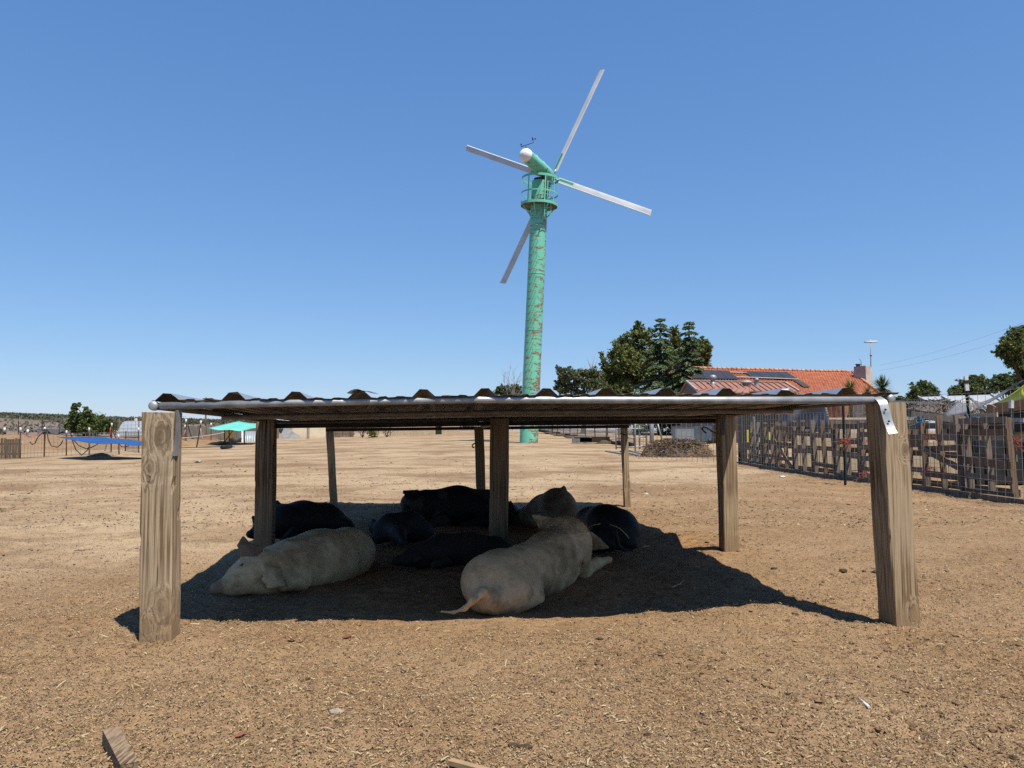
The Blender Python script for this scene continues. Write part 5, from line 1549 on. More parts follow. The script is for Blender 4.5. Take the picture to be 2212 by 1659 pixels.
# long beige block wall with joints
wy0, wy1 = 61.0, 65.0
A = Vector((at(843, 945, wy0).x, wy0, 0)); B = Vector((at(992, 938, wy1).x, wy1, 0))
wall = empty("block_wall", (A.x, A.y, gz(A.x, A.y)), "long low beige panel wall across the back of the lot", "wall")
npan = 11
for k in range(npan):
    p0 = A.lerp(B, k / npan); p1 = A.lerp(B, (k + .985) / npan)
    if k == 7: continue
    zb0 = gz(p0.x, p0.y) - .1; ztop = zb0 + 1.5 + R.uniform(-.03, .03)
    c = (p0 + p1) / 2
    d_ = (p1 - p0); ang = math.atan2(d_.y, d_.x)
    MB().box((c.x, c.y, (zb0 + ztop) / 2), (d_.length, .12, ztop - zb0), Matrix.Rotation(ang, 3, 'Z')).build("panel", M['beige'], wall)
p0 = A.lerp(B, 7 / npan); p1 = A.lerp(B, 8 / npan)
g_ = empty("lot_gate", ((p0.x + p1.x) / 2, (p0.y + p1.y) / 2, gz(p0.x, p0.y)), "dark brown gate in the beige panel wall", "gate")
for k in range(5):
    q = p0.lerp(p1, (k + .5) / 5); MB().box((q.x, q.y, gz(q.x, q.y) + .65), (.13, .05, 1.3)).build("board", M['darkwood'], g_)
MB().box(((p0.x + p1.x) / 2, (p0.y + p1.y) / 2 - .05, gz(p0.x, p0.y) + .9), (.75, .05, .1)).build("rail", M['oldwood'], g_)
# bare bushes
def twigs(mb, c, n, L, r0, rng, up=.8, depth=2):
    for i in range(n):
        d = Vector((rng.gauss(0, .6), rng.gauss(0, .6), up + rng.random() * .5)).normalized()
        l_ = L * rng.uniform(.6, 1.1)
        p = Vector(c); pts = [p]
        for k in range(4):
            d = (d + Vector((rng.gauss(0, .25), rng.gauss(0, .25), rng.gauss(0, .12)))).normalized()
            p = p + d * l_ / 4; pts.append(p)
        mb.tube(pts, [r0 * (1 - .2 * k) for k in range(5)], 4, caps=False)
        if depth > 0: twigs(mb, pts[3], 2, L * .55, r0 * .5, rng, up * .6, depth - 1)
rng = random.Random(3)
q = at(783, 946, 58); c = Vector((q.x, 58, gz(q.x, 58)))
mb = MB(); twigs(mb, c, 9, .9, .03, rng); mb.thing("bare_bush", M['bark'], "bare brown bush before the far plank fence", "bush", origin=c)
def bush(name, label, px, Y, rx, h, m, n, size, seed, cat="bush", group=None):
    r_ = np.random.default_rng(seed); q = at(px, 940, Y); z = gz(q.x, Y)
    t = empty(name, (q.x, Y, z), label, cat, group)
    leafmesh("foliage", [leafquads((q.x + r_.normal(0, rx * .3), Y + r_.normal(0, rx * .3), z + h * (.3 + .5 * r_.random())), (rx * .6, rx * .6, h * .4), n // 6, size, r_) for _ in range(6)], m, t)
    mb = MB(); rg = random.Random(seed); twigs(mb, (q.x, Y, z), 5, h * .7, .02, rg, 1.0, 1); mb.build("stem", M['bark'], t)
    return t
M['yleaf'] = leafmat('yellow green leaves', (0.22, 0.24, 0.05), (0.10, 0.13, 0.03))
M['oleaf'] = leafmat('olive leaves', (0.10, 0.12, 0.045), (0.035, 0.05, 0.018))
bush("green_bush", "yellow green bush between bare twigs at the far wall", 803, 57.5, .55, .85, M['yleaf'], 500, .07, 5)
q = at(836, 945, 59); c = Vector((q.x, 59, gz(q.x, 59)))
mb = MB(); twigs(mb, c, 8, .8, .03, rng); mb.thing("bare_bush", M['bark'], "bare twiggy bush at the left end of the beige panel wall", "bush", origin=c)
# white pickets beyond the turbine
wp = empty("white_picket_fence", (at(1110, 932, 72).x, 72, .9), "white picket fence just left of the turbine's foot", "fence")
for k in range(11):
    x = at(1094 + k * 3.0, 932, 72).x
    MB().box((x, 72, gz(x, 72) + .35), (.085, .03, .75 + R.uniform(-.06, .06))).build("picket", M['white'], wp)
MB().box((at(1109, 932, 72).x, 72.04, gz(.1, 72) + .45), (1.5, .04, .08)).build("rail", M['white'], wp)
for i, (px, Y) in enumerate(((998, 66), (1030, 68))):
    q = at(px, 935, Y)
    MB().bar((q.x - .3, Y, gz(q.x, Y) + .75), (q.x + .9, Y, gz(q.x, Y) + .1), .04, .16, (0, 1, 0)).thing("plank", M['beige'], ["pale plank leaning at the right end of the beige wall", "pale plank leaning between the back posts"][i], "plank")

# utility pole on the slope behind the roof
q = at(445, 905, 120)
up_ = empty("utility_pole", (q.x, 120, gz(q.x, 120)), "wooden utility pole with a crossarm far behind the roof", "utility pole")
tp = at(445, 858, 120)
MB().tube([(q.x, 120, gz(q.x, 120)), tp], [.17, .12], 8).build("pole", mat('brown pole', (.26, .18, .11), (.16, .11, .07), 3, .9), up_)
MB().bar(at(438, 861.5, 120), at(452, 862, 120), .16).build("crossarm", M['darkwood'], up_)
MB().bar(at(440, 864, 119.9), at(447, 866, 119.9), .08).build("brace", M['darkwood'], up_)
# ================================================================== right: wire fence, gate, pile, pallets
def Q8(cx, cy): return (1036.8 + .2604 * cx, 910 + .2604 * cy)
# long wire fence that runs back past the turbine, on a dark sill board
fx = [(Vector((2.55, 75, 0))), (Vector((3.35, 62, 0))), (Vector((4.3, 50, 0))), (Vector((4.95, 42, 0))), (Vector((5.55, 35, 0)))]
for q in fx: q.z = gz(q.x, q.y)
lf = empty("wire_fence", fx[-1], "long wire mesh fence on dark posts running back past the green turbine", "fence")
def along(t):
    L = [(fx[i + 1] - fx[i]).length for i in range(4)]; s = t * sum(L)
    for i in range(4):
        if s <= L[i] or i == 3: return fx[i].lerp(fx[i + 1], s / L[i])
        s -= L[i]
wm = MB(); pp = along(0)
for i in range(1, 14):
    q = along(i / 13)
    mesh_wire(wm, pp, q, 1.15, .18, .16, .006, .05, .02, 300 + i); pp = q
wm.build("wire_mesh", M['wire'], lf)
for i in range(14):
    q = along(i / 13)
    po = MB().bar(q - Vector((0, 0, .1)), q + Vector((R.uniform(-.04, .04), 0, 1.35)), .055).build("fence_post", M['darksteel'] if i % 3 else M['rustpost'], lf); recenter(po, q)
mb = MB()
for i in range(26):
    a, b = along(i / 26), along((i + .97) / 26)
    mb.bar(a + Vector((-.08, -.1, .06 + R.uniform(-.04, .03))), b + Vector((-.08, -.1, .06 + R.uniform(-.04, .03))), .12, .20 + R.uniform(-.05, .04))
mb.build("sill_board", M['darkwood'], lf)
# rubble along the sill
for i in range(10):
    t = .35 + .06 * i; q = along(t)
    s = R.uniform(.12, .24)
    vs = [Vector(v_) * s * R.uniform(.8, 1.2) for v_ in IV]
    MB().add([Vector((q.x - .5 + R.uniform(-.2, .2), q.y - .2, gz(q.x, q.y) + s * .25)) + Vector((v_.x * 1.5, v_.y, v_.z * .6)) for v_ in vs], [tuple(f) for f in IF]).thing("rock", mat('dark rock', (0.13, 0.10, 0.075), (0.06, 0.045, 0.035), 5, .95) if i == 0 else bpy.data.materials['dark rock'], "dark lump of rubble in the row along the foot of the long wire fence", "rock", "rubble along the long wire fence")
# two concrete blocks / an old log bench behind it
for i, (cx, cy, w_, nm, lb, cat_) in enumerate(((845, 150, 1.0, "concrete_block", "grey concrete block behind the long wire fence", "block"), (950, 142, 1.55, "timber_baulk", "dark timber baulk lying behind the long wire fence", "timber"))):
    px, py = Q8(cx, cy); Y = 40; q = at(px, py, Y); z = gz(q.x, Y)
    mb = MB(); mb.box((q.x, Y, z + .17), (w_, .35, .30 if i == 0 else .22)); 
    if i == 0: mb.box((q.x, Y, z + .34), (w_ * .8, .4, .06))
    else: mb.box((q.x + .1, Y + .1, z + .31), (w_ * .9, .15, .06)).box((q.x - .5, Y, z + .03), (.15, .3, .06)).box((q.x + .5, Y, z + .03), (.15, .3, .06))
    mb.thing(nm, mat('grey block', (.26, .25, .23), (.17, .16, .15), 5, .9) if i == 0 else M['darkwood'], lb, cat_)
# pipe gate
Yg = 30.0
g1, g2 = at(1362, 960, Yg), at(1396, 960, Yg - .3)
gate = empty("pipe_gate", ((g1.x + g2.x) / 2, Yg, gz(g1.x, Yg)), "galvanised pipe gate with cross rails behind the right rear shelter post", "gate")
M['gpipe'] = steel('dull galvanised pipe', (.38, .40, .42), .5, .5, (.28, .30, .32))
z0 = gz(g1.x, Yg)
gx0, gx1 = at(1330, 950, Yg).x, at(1395, 950, Yg).x
for z in (.22, .58, .92, 1.22):
    MB().tube([(gx0, Yg, z0 + z - .06), (gx1, Yg - .2, z0 + z)], .024, 8).build("rail", M['gpipe'], gate)
for x in (gx0, at(1381, 950, Yg).x, gx1):
    MB().tube([(x, Yg - .1, z0 + .1), (x, Yg - .1, z0 + 1.3)], .026, 8).build("stile", M['gpipe'], gate)
for px, lb, r_ in ((1408, "thick grey steel gate post right of the pipe gate", .085), (1372, "thin pale steel post in the middle of the pipe gate", .03)):
    q = at(px, 950, Yg - .4); MB().tube([(q.x, Yg - .4, z0 - .1), (q.x, Yg - .4, z0 + 1.55)], r_, 12).thing("steel_post", M['gpipe'], lb, "post")
q = at(1424, 950, Yg - .5); MB().tube([at(1418, 905, Yg - .4), (at(1431, 955, Yg - .6).x, Yg - .6, z0 + .4)], .03, 8).thing("steel_pole", M['gpipe'], "pale steel pole leaning beside the thick gate post", "pole")
q = at(1515, 950, 31); MB().bar((q.x, 31, gz(q.x, 31) - .1), (q.x, 31, gz(q.x, 31) + 1.7), .06).thing("t_post", M['rustpost'], "rusty post standing behind the straw and manure pile", "post")

# manure and straw pile
Yp = 26.5
pl_ = empty("manure_pile", (at(1462, 990, Yp).x, Yp, gz(5.7, Yp)), "shaggy pile of old hay and manure with dark hollows by the right fence", "manure pile")
px0 = at(1462, 990, Yp).x
rg = np.random.default_rng(77)
m_man = mat('old manure', (0.21, 0.14, 0.08), (0.06, 0.037, 0.021), 7, .95, (1, 1, 2), bs=1.0, bd=.05)
n1, n2 = 64, 26; vs = []; fs = []
def pile_h(x, y):
    u = (x - px0) / 1.25; v = (y - Yp) / .8
    rr_ = (u * u) ** 1.2 + v * v
    return max(0.0, 1 - rr_ ** 1.6) ** .55
for j in range(n2 + 1):
    for i in range(n1 + 1):
        x = px0 - 1.5 + 3.0 * i / n1; y = Yp - 1.0 + 2.0 * j / n2
        h = pile_h(x, y) * .54
        nz = float(vnoise(np.array([x * 6]), np.array([y * 6]), 91)[0]) * .16 + float(vnoise(np.array([x * 14]), np.array([y * 14]), 92)[0]) * .09
        hole = .35 * math.exp(-(((x - (px0 - .72)) / .22) ** 2 + ((y - (Yp - .62)) / .3) ** 2)) + .2 * math.exp(-(((x - (px0 + .1)) / .25) ** 2 + ((y - (Yp - .5)) / .15) ** 2))
        z = h + (nz * min(1, h * 4)) - hole * min(1, h * 3)
        vs.append((x, y - .10 * math.sin(x * 5) * h, gz(x, y) - .04 + max(0, z)))
for j in range(n2):
    for i in range(n1): fs.append((j * (n1 + 1) + i, j * (n1 + 1) + i + 1, (j + 1) * (n1 + 1) + i + 1, (j + 1) * (n1 + 1) + i))
MB().add(vs, fs, 0, False).build("heap", m_man, pl_)
nS = 2600
x = px0 + rg.normal(0, .62, nS); y = Yp + rg.normal(-.1, .38, nS)
hh_ = np.array([pile_h(a, b) * .50 for a, b in zip(x, y)])
a = rg.random(nS) * 2 * np.pi; l_ = .03 + .07 * rg.random(nS)
d = np.stack([np.cos(a), np.sin(a) * .6, rg.normal(-.1, .35, nS)], 1) * l_[:, None]
c = np.stack([x, y, ground_z(x, y) + hh_ + .03 + .05 * rg.random(nS) * (hh_ > .1)], 1)
s_ = np.stack([-np.sin(a), np.cos(a), rg.normal(0, .5, nS)], 1) * .007
V = np.stack([c - d - s_, c - d + s_, c + d + s_, c + d - s_], 1).reshape(-1, 3)
npmesh("hay", V, np.arange(len(V)).reshape(-1, 4), [CH[1], CH[2], CH[3], CH[0]], rg.choice(4, nS, p=[.14, .44, .41, .01]), parent=pl_)
tag(bpy.data.objects["hay"], kind="stuff")
# steel pipes on the ground in front of it
for i, (p, q_) in enumerate((((1309, 975), (1352, 981.5)), ((1340, 975), (1377, 983)), ((1352, 972), (1388, 981)))):
    MB().tube([gp(*p, .03), gp(*q_, .03)], .035, 8).thing("steel_pipe", M['gpipe'], ["longest dull steel pipe lying before the right rear post", "middle steel pipe lying by the manure pile", "steel pipe lying closest to the manure pile"][i], "pipe", "steel pipes on the dirt")
# wire panel in front of the pile
pA, pB = gp(1380, 991), gp(1603, 1004)
pn = empty("cattle_panel", pA, "welded wire panel standing in front of the manure pile", "wire panel")
wm = MB(); mesh_wire(wm, pA, pB, 1.32, .19, .17, .005, .0, .008, 61); wm.build("wire_mesh", M['wire'], pn)
po = MB().bar(pB, pB + Vector((0, 0, 1.5)), .05).build("fence_post", M['darksteel'], pn)

# pallets on edge along the right side of the lot
l0, l1 = gp(1612, 1003), gp(2275, 1094)
dirp = Vector((l1.x - l0.x, l1.y - l0.y, 0)); LP = dirp.length; dirp.normalize()
sidep = Vector((dirp.y, -dirp.x, 0))
if sidep.x < 0: sidep = -sidep
NP = int(LP / 1.10)
pal_lab = ["wooden pallet at the far corner beside the black boards", "grey pallet before the hanging grey tarp, upright blocks showing", "grey pallet with a slanting brace before the grey tarp", "gappy grey pallet behind the orange twine post",
           "grey pallet with red twine, just left of the right front shelter post", "grey pallet hidden partly by the right front shelter post", "grey pallet just right of the right front shelter post", "grey pallet left of the tall dark fence post",
           "grey pallet with a loose sloping board at the tall dark post", "dark gappy pallet right of the tall dark post", "nearest dark pallet at the right edge", "pallet beyond the right edge", "pallet beyond the right edge", "pallet"]
rp = random.Random(14)
for k in range(NP):
    s0 = k * 1.10 + rp.uniform(0, .03); s1 = s0 + 1.05
    off = sidep * rp.uniform(.0, .10)
    A = l0 + dirp * s0 + off; B = l0 + dirp * s1 + off
    A.z = gz(A.x, A.y); B.z = gz(B.x, B.y)
    H_ = 1.20 + rp.uniform(-.06, .05); tilt = rp.uniform(-.07, .05); wm_ = [M['greywood'], M['brownpallet'], M['greywood'], M['brownpallet']]
    pt = empty("pallet", A, pal_lab[min(k, len(pal_lab) - 1)], "pallet", "grey pallets set on edge as a fence")
    up = Vector((tilt, 0, 1))
    for t in (.03, .5, .97):
        c = A.lerp(B, t) + sidep * .05
        st = MB().bar(c + Vector((0, 0, .02)), c + up * H_, .045, .09, sidep).build("stringer", rp.choice(wm_), pt)
        recenter(st, c)
    zs = [.06, .30, .52, .73, .93, 1.12] if k % 2 else [.05, .26, .45, .66, .90, 1.11]
    for z in zs:
        if rp.random() < .20: continue
        w_ = rp.uniform(.085, .125); dz = rp.uniform(-.035, .035)
        # the far face has boards too
        MB().bar(A + up * (z + dz) - dirp * .03, B + up * (z + dz + rp.uniform(-.05, .05)) + dirp * .03, .018, w_).build("board", rp.choice(wm_), pt)
    for z in (.10, .60, 1.08):
        MB().bar(A + sidep * .115 + up * z, B + sidep * .115 + up * z, .018, .10).build("board", rp.choice(wm_), pt)
    if k in (2, 8):
        MB().bar(A + up * (.75 if k == 2 else .72) - sidep * .03, B + up * (.08 if k == 2 else .42) - sidep * .03, .02, .10).build("brace", M['oldwood'], pt)
# sill timber on the dirt under the pallets
mb = MB()
for k in range(7):
    a, b = l0 + dirp * (k * 1.75) - sidep * .16, l0 + dirp * (k * 1.75 + 1.68) - sidep * .16
    a.z = sz(a.x, a.y) + .035; b.z = sz(b.x, b.y) + .035
    MB().bar(a, b, .11, .08).thing("sill_timber", M['oldwood'], ["farthest sill timber on the dirt below the black boards", "sill timber on the dirt below the grey tarp", "sill timber below the slanting brace", "sill timber below the orange twine", "sill timber behind the right front shelter post", "sill timber below the tall dark post", "nearest sill timber at the right edge"][k], "timber", "timbers at the foot of the pallet fence")
# wire panels in front of the pallets
wA = l0 - sidep * .22; 
for k in range(4):
    a, b = wA + dirp * (k * 3.1), wA + dirp * (k * 3.1 + 3.05)
    a.z = gz(a.x, a.y); b.z = gz(b.x, b.y)
    pn = empty("cattle_panel", a, ["welded wire panel farthest along the pallets, before the black boards", "welded wire panel before the pallets left of the right front shelter post", "welded wire panel before the pallets right of the right front shelter post", "taller welded wire panel nearest at the right edge"][k], "wire panel", "wire panels tied along the pallets")
    wm = MB(); mesh_wire(wm, a, b, [1.42, 1.40, 1.52, 1.58][k], .17, .155, .0024, .0, .012, 70 + k); wm.build("wire_mesh", M['wire'], pn)
# T-posts
tpl = []
for i, (px, pb, pt, pxt, lb) in enumerate(((1826, 1048, 868, 1821, "dark green steel post among the pallets, hung with orange twine"), (2112, 1064, 815, 2085, "tall dark green steel post with a white top, right of the shelter"), (1633, 1006, 900, 1628, "thin post at the far corner of the pallet fence"))):
    q = gp(px, pb); tp = at(pxt, pt, q.y)
    t = empty("t_post", q, lb, "post")
    mb = MB(); t_post(mb, q, tp.z - q.z, (tp.x - q.x, 0), .05 if i else .045); mb.build("shaft", M['greenpost'] if i < 2 else M['wire'], t)
    if i == 1:
        MB().bar(tp - Vector((-.013, .02, .22)), tp + Vector((0, -.02, .02)), .058, .03, (0, 1, 0)).build("white_top", M['white'], t)
        MB().bar(tp - Vector((-.006, .024, .10)), tp - Vector((-.002, .024, .05)), .064, .036, (0, 1, 0)).build("black_band", M['black'], t)
    tpl.append((q, tp))
# baling twine bundles
def twine(px, py, Y, n, L, m, label, seed, spread=.06, r=.0032):
    rr_ = random.Random(seed); c = at(px, py, Y); mb = MB()
    for i in range(n):
        p = c + Vector((rr_.gauss(0, .02), rr_.gauss(0, .02), rr_.gauss(0, .02))); pts = [p]
        v = Vector((rr_.gauss(0, spread), rr_.gauss(0, spread), -L * rr_.uniform(.2, .5)))
        for k in range(4):
            p = p + v / 2.5 + Vector((rr_.gauss(0, .03), rr_.gauss(0, .03), rr_.gauss(0, .02))); v = v * .7 + Vector((rr_.gauss(0, .05), 0, rr_.gauss(0, .04))); pts.append(p)
        mb.tube(pts, r, 4, caps=False)
    mb.thing("twine", m, label, "twine", "baling twine tied to the pallet fence")
yq = lambda px, py: gp(px, py).y - .12
twine(1826, 950, yq(1826, 1048), 16, .30, M['orange'], "bundle of orange twine on the dark green post", 1)
twine(1830, 946, yq(1826, 1048), 7, .16, M['pink'], "pink twine knotted above the orange bundle", 2)
twine(1872, 948, yq(1872, 1050), 8, .26, M['pink'], "pink twine just left of the right front shelter post", 3)
twine(1679, 890, yq(1679, 1010), 9, .14, M['pink'], "pink twine loop high at the far end of the pallets", 4, .16)
twine(1690, 990, yq(1690, 1012), 9, .16, M['red'], "red twine low at the far end of the pallets", 5, .14)
twine(1740, 962, yq(1740, 1018), 8, .35, mat('brown twine', (.30, .17, .09), (.18, .10, .05), 20, .9), "brown frayed twine down a pallet post before the grey tarp", 6)
twine(1870, 1018, yq(1870, 1052), 10, .2, M['red'], "red twine low beside the right front shelter post", 7, .14)
twine(2010, 940, yq(2010, 1062), 8, .18, M['orange'], "orange twine round the pallet posts left of the tall dark post", 8, .12)
twine(2193, 946, yq(2193, 1086), 10, .30, M['orange'], "orange twine on the nearest pallet at the right", 9, .12)
twine(2018, 1010, yq(2018, 1062), 9, .2, M['red'], "red twine low on the pallets left of the tall dark post", 10, .1)
twine(2100, 908, yq(2110, 1068), 7, .10, M['bluetwine'], "blue twine tied round the tall dark post", 11, .14, .007)
twine(1987, 905, yq(1987, 1060), 6, .12, M['bluetwine'], "blue strap hanging on the top board right of the shelter post", 12, .03, .01)
twine(2098, 862, yq(2110, 1070), 12, .55, M['rope'], "frayed white rope hanging from the top of the tall dark post", 13, .16, .005)

# dark boards with yellow marks, tarp and barrels behind
m_blk = mat('black boards', (0.018, 0.016, 0.016), (0.010, 0.009, 0.009), 4, .85, (4, 4, .6))
m_yel = mat('yellow paint marks', (0.60, 0.48, 0.03), (0.40, 0.30, 0.02), 12, .7)
Yb = gp(1640, 1005).y + .7
bs_ = empty("board_stack", (at(1640, 1000, Yb).x, Yb, gz(6.6, Yb)), "stack of black boards with yellow marks leaning behind the far pallets", "boards")
for k, px in enumerate((1601, 1609, 1617, 1625, 1633, 1641, 1649, 1657, 1665, 1673, 1681)):
    x = at(px, 1000, Yb).x; z = gz(x, Yb)
    bd = MB().bar((x - .02, Yb, z - .03), (x + .06, Yb + .25, z + 1.55 + rp.uniform(-.1, .1)), .125, .03, (0, 1, 0)).build("board", m_blk, bs_)
    recenter(bd, (x, Yb, z))
    if k in (2, 5, 8):
        for (za, zb_) in ((.62, .98),):
            x2 = x - .02 + .08 * za / 1.55
            MB().bar((x2, Yb - .022 + .25 * za / 1.5, z + za), (x2 + .02, Yb - .022 + .25 * zb_ / 1.5, z + zb_), .055, .006, (0, 1, 0)).build("yellow_mark", m_yel if k != 5 else M['white'], bd)
        MB().bar((x - .01, Yb - .022 + .03, z + .15), (x, Yb - .022 + .07, z + .40), .06, .006, (0, 1, 0)).build("pale_mark", mat('pale mark', (.45, .33, .2), (.3, .2, .12), 12, .8) if k == 2 else bpy.data.materials['pale mark'], bd)
Yt = gp(1735, 1015).y + .9
A, B = at(1683, 880, Yt + 1.2), at(1790, 876, Yt)
m_tarp = mat('grey tarp', (0.27, 0.27, 0.275), (0.19, 0.19, 0.195), 2.2, .75, bs=.6, bd=.03)
MB().sheet(lambda u, v: A.lerp(B, u) + Vector((.05 * math.sin(u * 17 + v * 3), .10 * math.sin(u * 9 + v * 5), -v * (.95 - .12 * math.sin(u * 3.1)))), 26, 14, .008).thing("grey_tarp", m_tarp, "creased grey tarp hanging behind the pallets left of the shelter's right post", "tarp", origin=A)
for i, px in enumerate((1745, 1778)):
    Y = Yt + .5; q = at(px, 1000, Y); z = gz(q.x, Y)
    MB().lathe((q.x, Y, z), [(.26, 0), (.285, .06), (.285, .30), (.275, .32), (.285, .34), (.285, .58), (.26, .62), (.25, .60), (0, .60)], 20).thing("barrel", M['black'], ["black barrel under the grey tarp, left of the other", "black barrel under the grey tarp, nearer the shelter's right post"][i], "barrel", "barrels under the grey tarp")
for i in range(12):
    pass
# pale boards and steps behind the pallets on the right
for i, (px, Y, w_, h_, m, lb) in enumerate(((1850, 19.5, 3.0, .95, M['beige'], "beige board wall behind the pallets left of the shelter's right post"), (2030, 17.5, 1.7, .75, M['beige'], "beige board wall behind the pallets right of the shelter"))):
    q = at(px, 1000, Y); z = gz(q.x, Y)
    mb = MB()
    for k in range(int(w_ / .16)): mb.box((q.x - w_ / 2 + k * .16, Y, z + h_ / 2), (.145, .03, h_ + rp.uniform(-.05, .05)))
    mb.thing("board_wall", m, lb, "board wall")
q = at(2175, 1010, 14.5); z = gz(q.x, 14.5)
cp = empty("black_crate", (q.x, 14.5, z), "black slatted crate behind the nearest pallets at the right", "crate")
MB().box((q.x, 14.5, z + .42), (1.5, .6, .8)).build("body", M['black'], cp)
for k in range(4): MB().box((q.x - .55 + k * .36, 14.17, z + .42), (.05, .03, .8)).build("slat", M['darksteel'], cp)

# ================================================================== farmyard behind: barn, house, pots, yuccas
def C7(cx, cy): return (1440 + .2448 * cx, 691.2 + .2448 * cy)
# red-brown metal barn
rA, rB = at(*C7(180, 541), 44.5), at(*C7(1040, 565), 45.5); rB.z = rA.z - .03
eA, eB = at(*C7(272, 622), 41.3), at(*C7(1165, 643), 42.3); eB.z = eA.z
barn = empty("barn", ((rA.x + rB.x) / 2, 44.5, gz(12, 44)), "red brown metal barn with three roof vents in front of the tiled house", "barn")
def seam_metal(name, c1, c2, bs=.02):
    return mat(name, c1, c2, 1.6, .55, bs=.03)
M['barnroof'] = seam_metal('faded terracotta metal roof', (0.40, 0.20, 0.14), (0.33, 0.155, 0.105))
M['barnwall'] = seam_metal('dark red brown siding', (0.13, 0.065, 0.055), (0.10, 0.05, 0.04))
M['trim'] = mat('pale trim', (0.42, 0.40, 0.38), (0.33, 0.31, 0.30), 3, .6)
bA = rA + (rA - eA); bA.z = eA.z; bB = rB + (rB - eB); bB.z = eB.z
def roof_slope(name, A, B, C_, D_, m, parent, n):
    """A-B ridge, C_-D_ eave, standing seams"""
    mb = MB(); A, B, C_, D_ = map(Vector, (A, B, C_, D_))
    mb.quad(A, B, D_, C_); nn = (B - A).cross(C_ - A).normalized()
    if nn.z < 0: nn = -nn
    mb.quad(C_ - nn * .06, D_ - nn * .06, B - nn * .06, A - nn * .06)
    mb.quad(C_, D_, D_ - nn * .06, C_ - nn * .06); mb.quad(A, C_, C_ - nn * .06, A - nn * .06); mb.quad(D_, B, B - nn * .06, D_ - nn * .06)
    for i in range(n + 1):
        t = i / n; mb.bar(A.lerp(B, t) + nn * .03, C_.lerp(D_, t) + nn * .03, .05, .06, nn)
    return mb.build(name, m, parent)
rf = roof_slope("roof", rA, rB, eA, eB, M['barnroof'], barn, 16)
roof_slope("roof", rA, rB, bA, bB, M['barnroof'], barn, 16)
def wallq(name, pts, m, parent):
    mb = MB(); n = len(pts); c = sum((Vector(p) for p in pts), Vector()) / n
    d = (Vector(pts[1]) - Vector(pts[0])).cross(Vector(pts[2]) - Vector(pts[0])).normalized() * .06
    vs = [Vector(p) for p in pts] + [Vector(p) + d for p in pts]
    mb.add(vs, [tuple(range(n)), tuple(range(2 * n - 1, n - 1, -1))] + [(i, (i + 1) % n, (i + 1) % n + n, i + n) for i in range(n)])
    return mb.build(name, m, parent)
inA = Vector((.12, 0, 0)); zb_ = .5
def gnd(p): return Vector((p.x, p.y, gz(p.x, p.y) - .1))
eAi, eBi, bAi, bBi = [p - Vector((0, 0, .07)) for p in (eA.lerp(bA, .03) + inA, eB.lerp(bB, .03) - inA, bA.lerp(eA, .03) + inA, bB.lerp(eB, .03) - inA)]
gw = wallq("gable_wall", [gnd(eAi), eAi, rA + inA - Vector((0, 0, .1)), bAi, gnd(bAi)], M['barnwall'], barn)
wallq("gable_wall", [gnd(eBi), eBi, rB - inA - Vector((0, 0, .1)), bBi, gnd(bBi)], M['barnwall'], barn)
fw = wallq("front_wall", [gnd(eAi), eAi, eBi, gnd(eBi)], M['barnwall'], barn)
mb = MB()
for k in range(15):
    t = k / 14; p = eAi.lerp(bAi, t); top = p.z + (rA.z - .12 - eAi.z) * (1 - abs(2 * t - 1))
    mb.bar(gnd(p) - Vector((.02, 0, 0)), Vector((p.x - .02, p.y, top)), .05, .05)
mb.build("siding_ribs", M['barnwall'], barn)
mb = MB()
for k in range(30):
    p = eAi.lerp(eBi, k / 29); mb.bar(gnd(p) - Vector((0, .02, 0)), Vector((p.x, p.y - .02, p.z - .02)), .05, .05)
mb.build("siding_ribs", M['barnwall'], barn)
MB().bar(rA + Vector((-.05, 0, .05)), rB + Vector((.05, 0, .05)), .22, .06).bar(rA + Vector((-.04, -.02, .02)), eA + Vector((-.04, -.02, .02)), .10, .10).bar(rB + Vector((.04, -.02, .02)), eB + Vector((.04, -.02, .02)), .10, .10).build("roof_trim", M['trim'], barn)
# porch roof over the front
pA, pB = at(*C7(372, 603), 41.0), at(*C7(738, 606), 41.3); qA, qB = at(*C7(262, 640), 39.4), at(*C7(735, 629), 39.6); qB.z = qA.z; pB.z = pA.z
roof_slope("porch_roof", pA, pB, qA, qB, M['barnroof'], barn, 7)
wallq("porch_wall", [gnd(qA + Vector((.3, .2, 0))), qA + Vector((.3, .2, -.05)), qB + Vector((-.1, .2, -.05)), gnd(qB + Vector((-.1, .2, 0)))], M['barnwall'], barn)
# roof vents
v1 = at(*C7(408, 570), 43.6)
MB().lathe(v1 - Vector((0, 0, .25)), [(.15, .1), (.15, .38), (.12, .40), (.12, .48), (.19, .54), (.22, .64), (.19, .74), (.11, .80), (0, .82)], 18).build("turbine_vent", M['gpipe'], barn)
v2 = at(*C7(704, 570), 43.7)
MB().lathe(v2 - Vector((0, 0, .25)), [(.22, .1), (.22, .32), (.33, .33), (.31, .40), (.21, .48), (.08, .51), (0, .515)], 18).build("dome_vent", M['trim'], barn)
v3 = at(*C7(794, 575), 43.8)
MB().lathe(v3 - Vector((0, 0, .25)), [(.17, .1), (.14, .25), (.13, .3), (.13, .52), (.16, .54), (.12, .62), (0, .66)], 16).build("pipe_vent", M['gpipe'], barn)

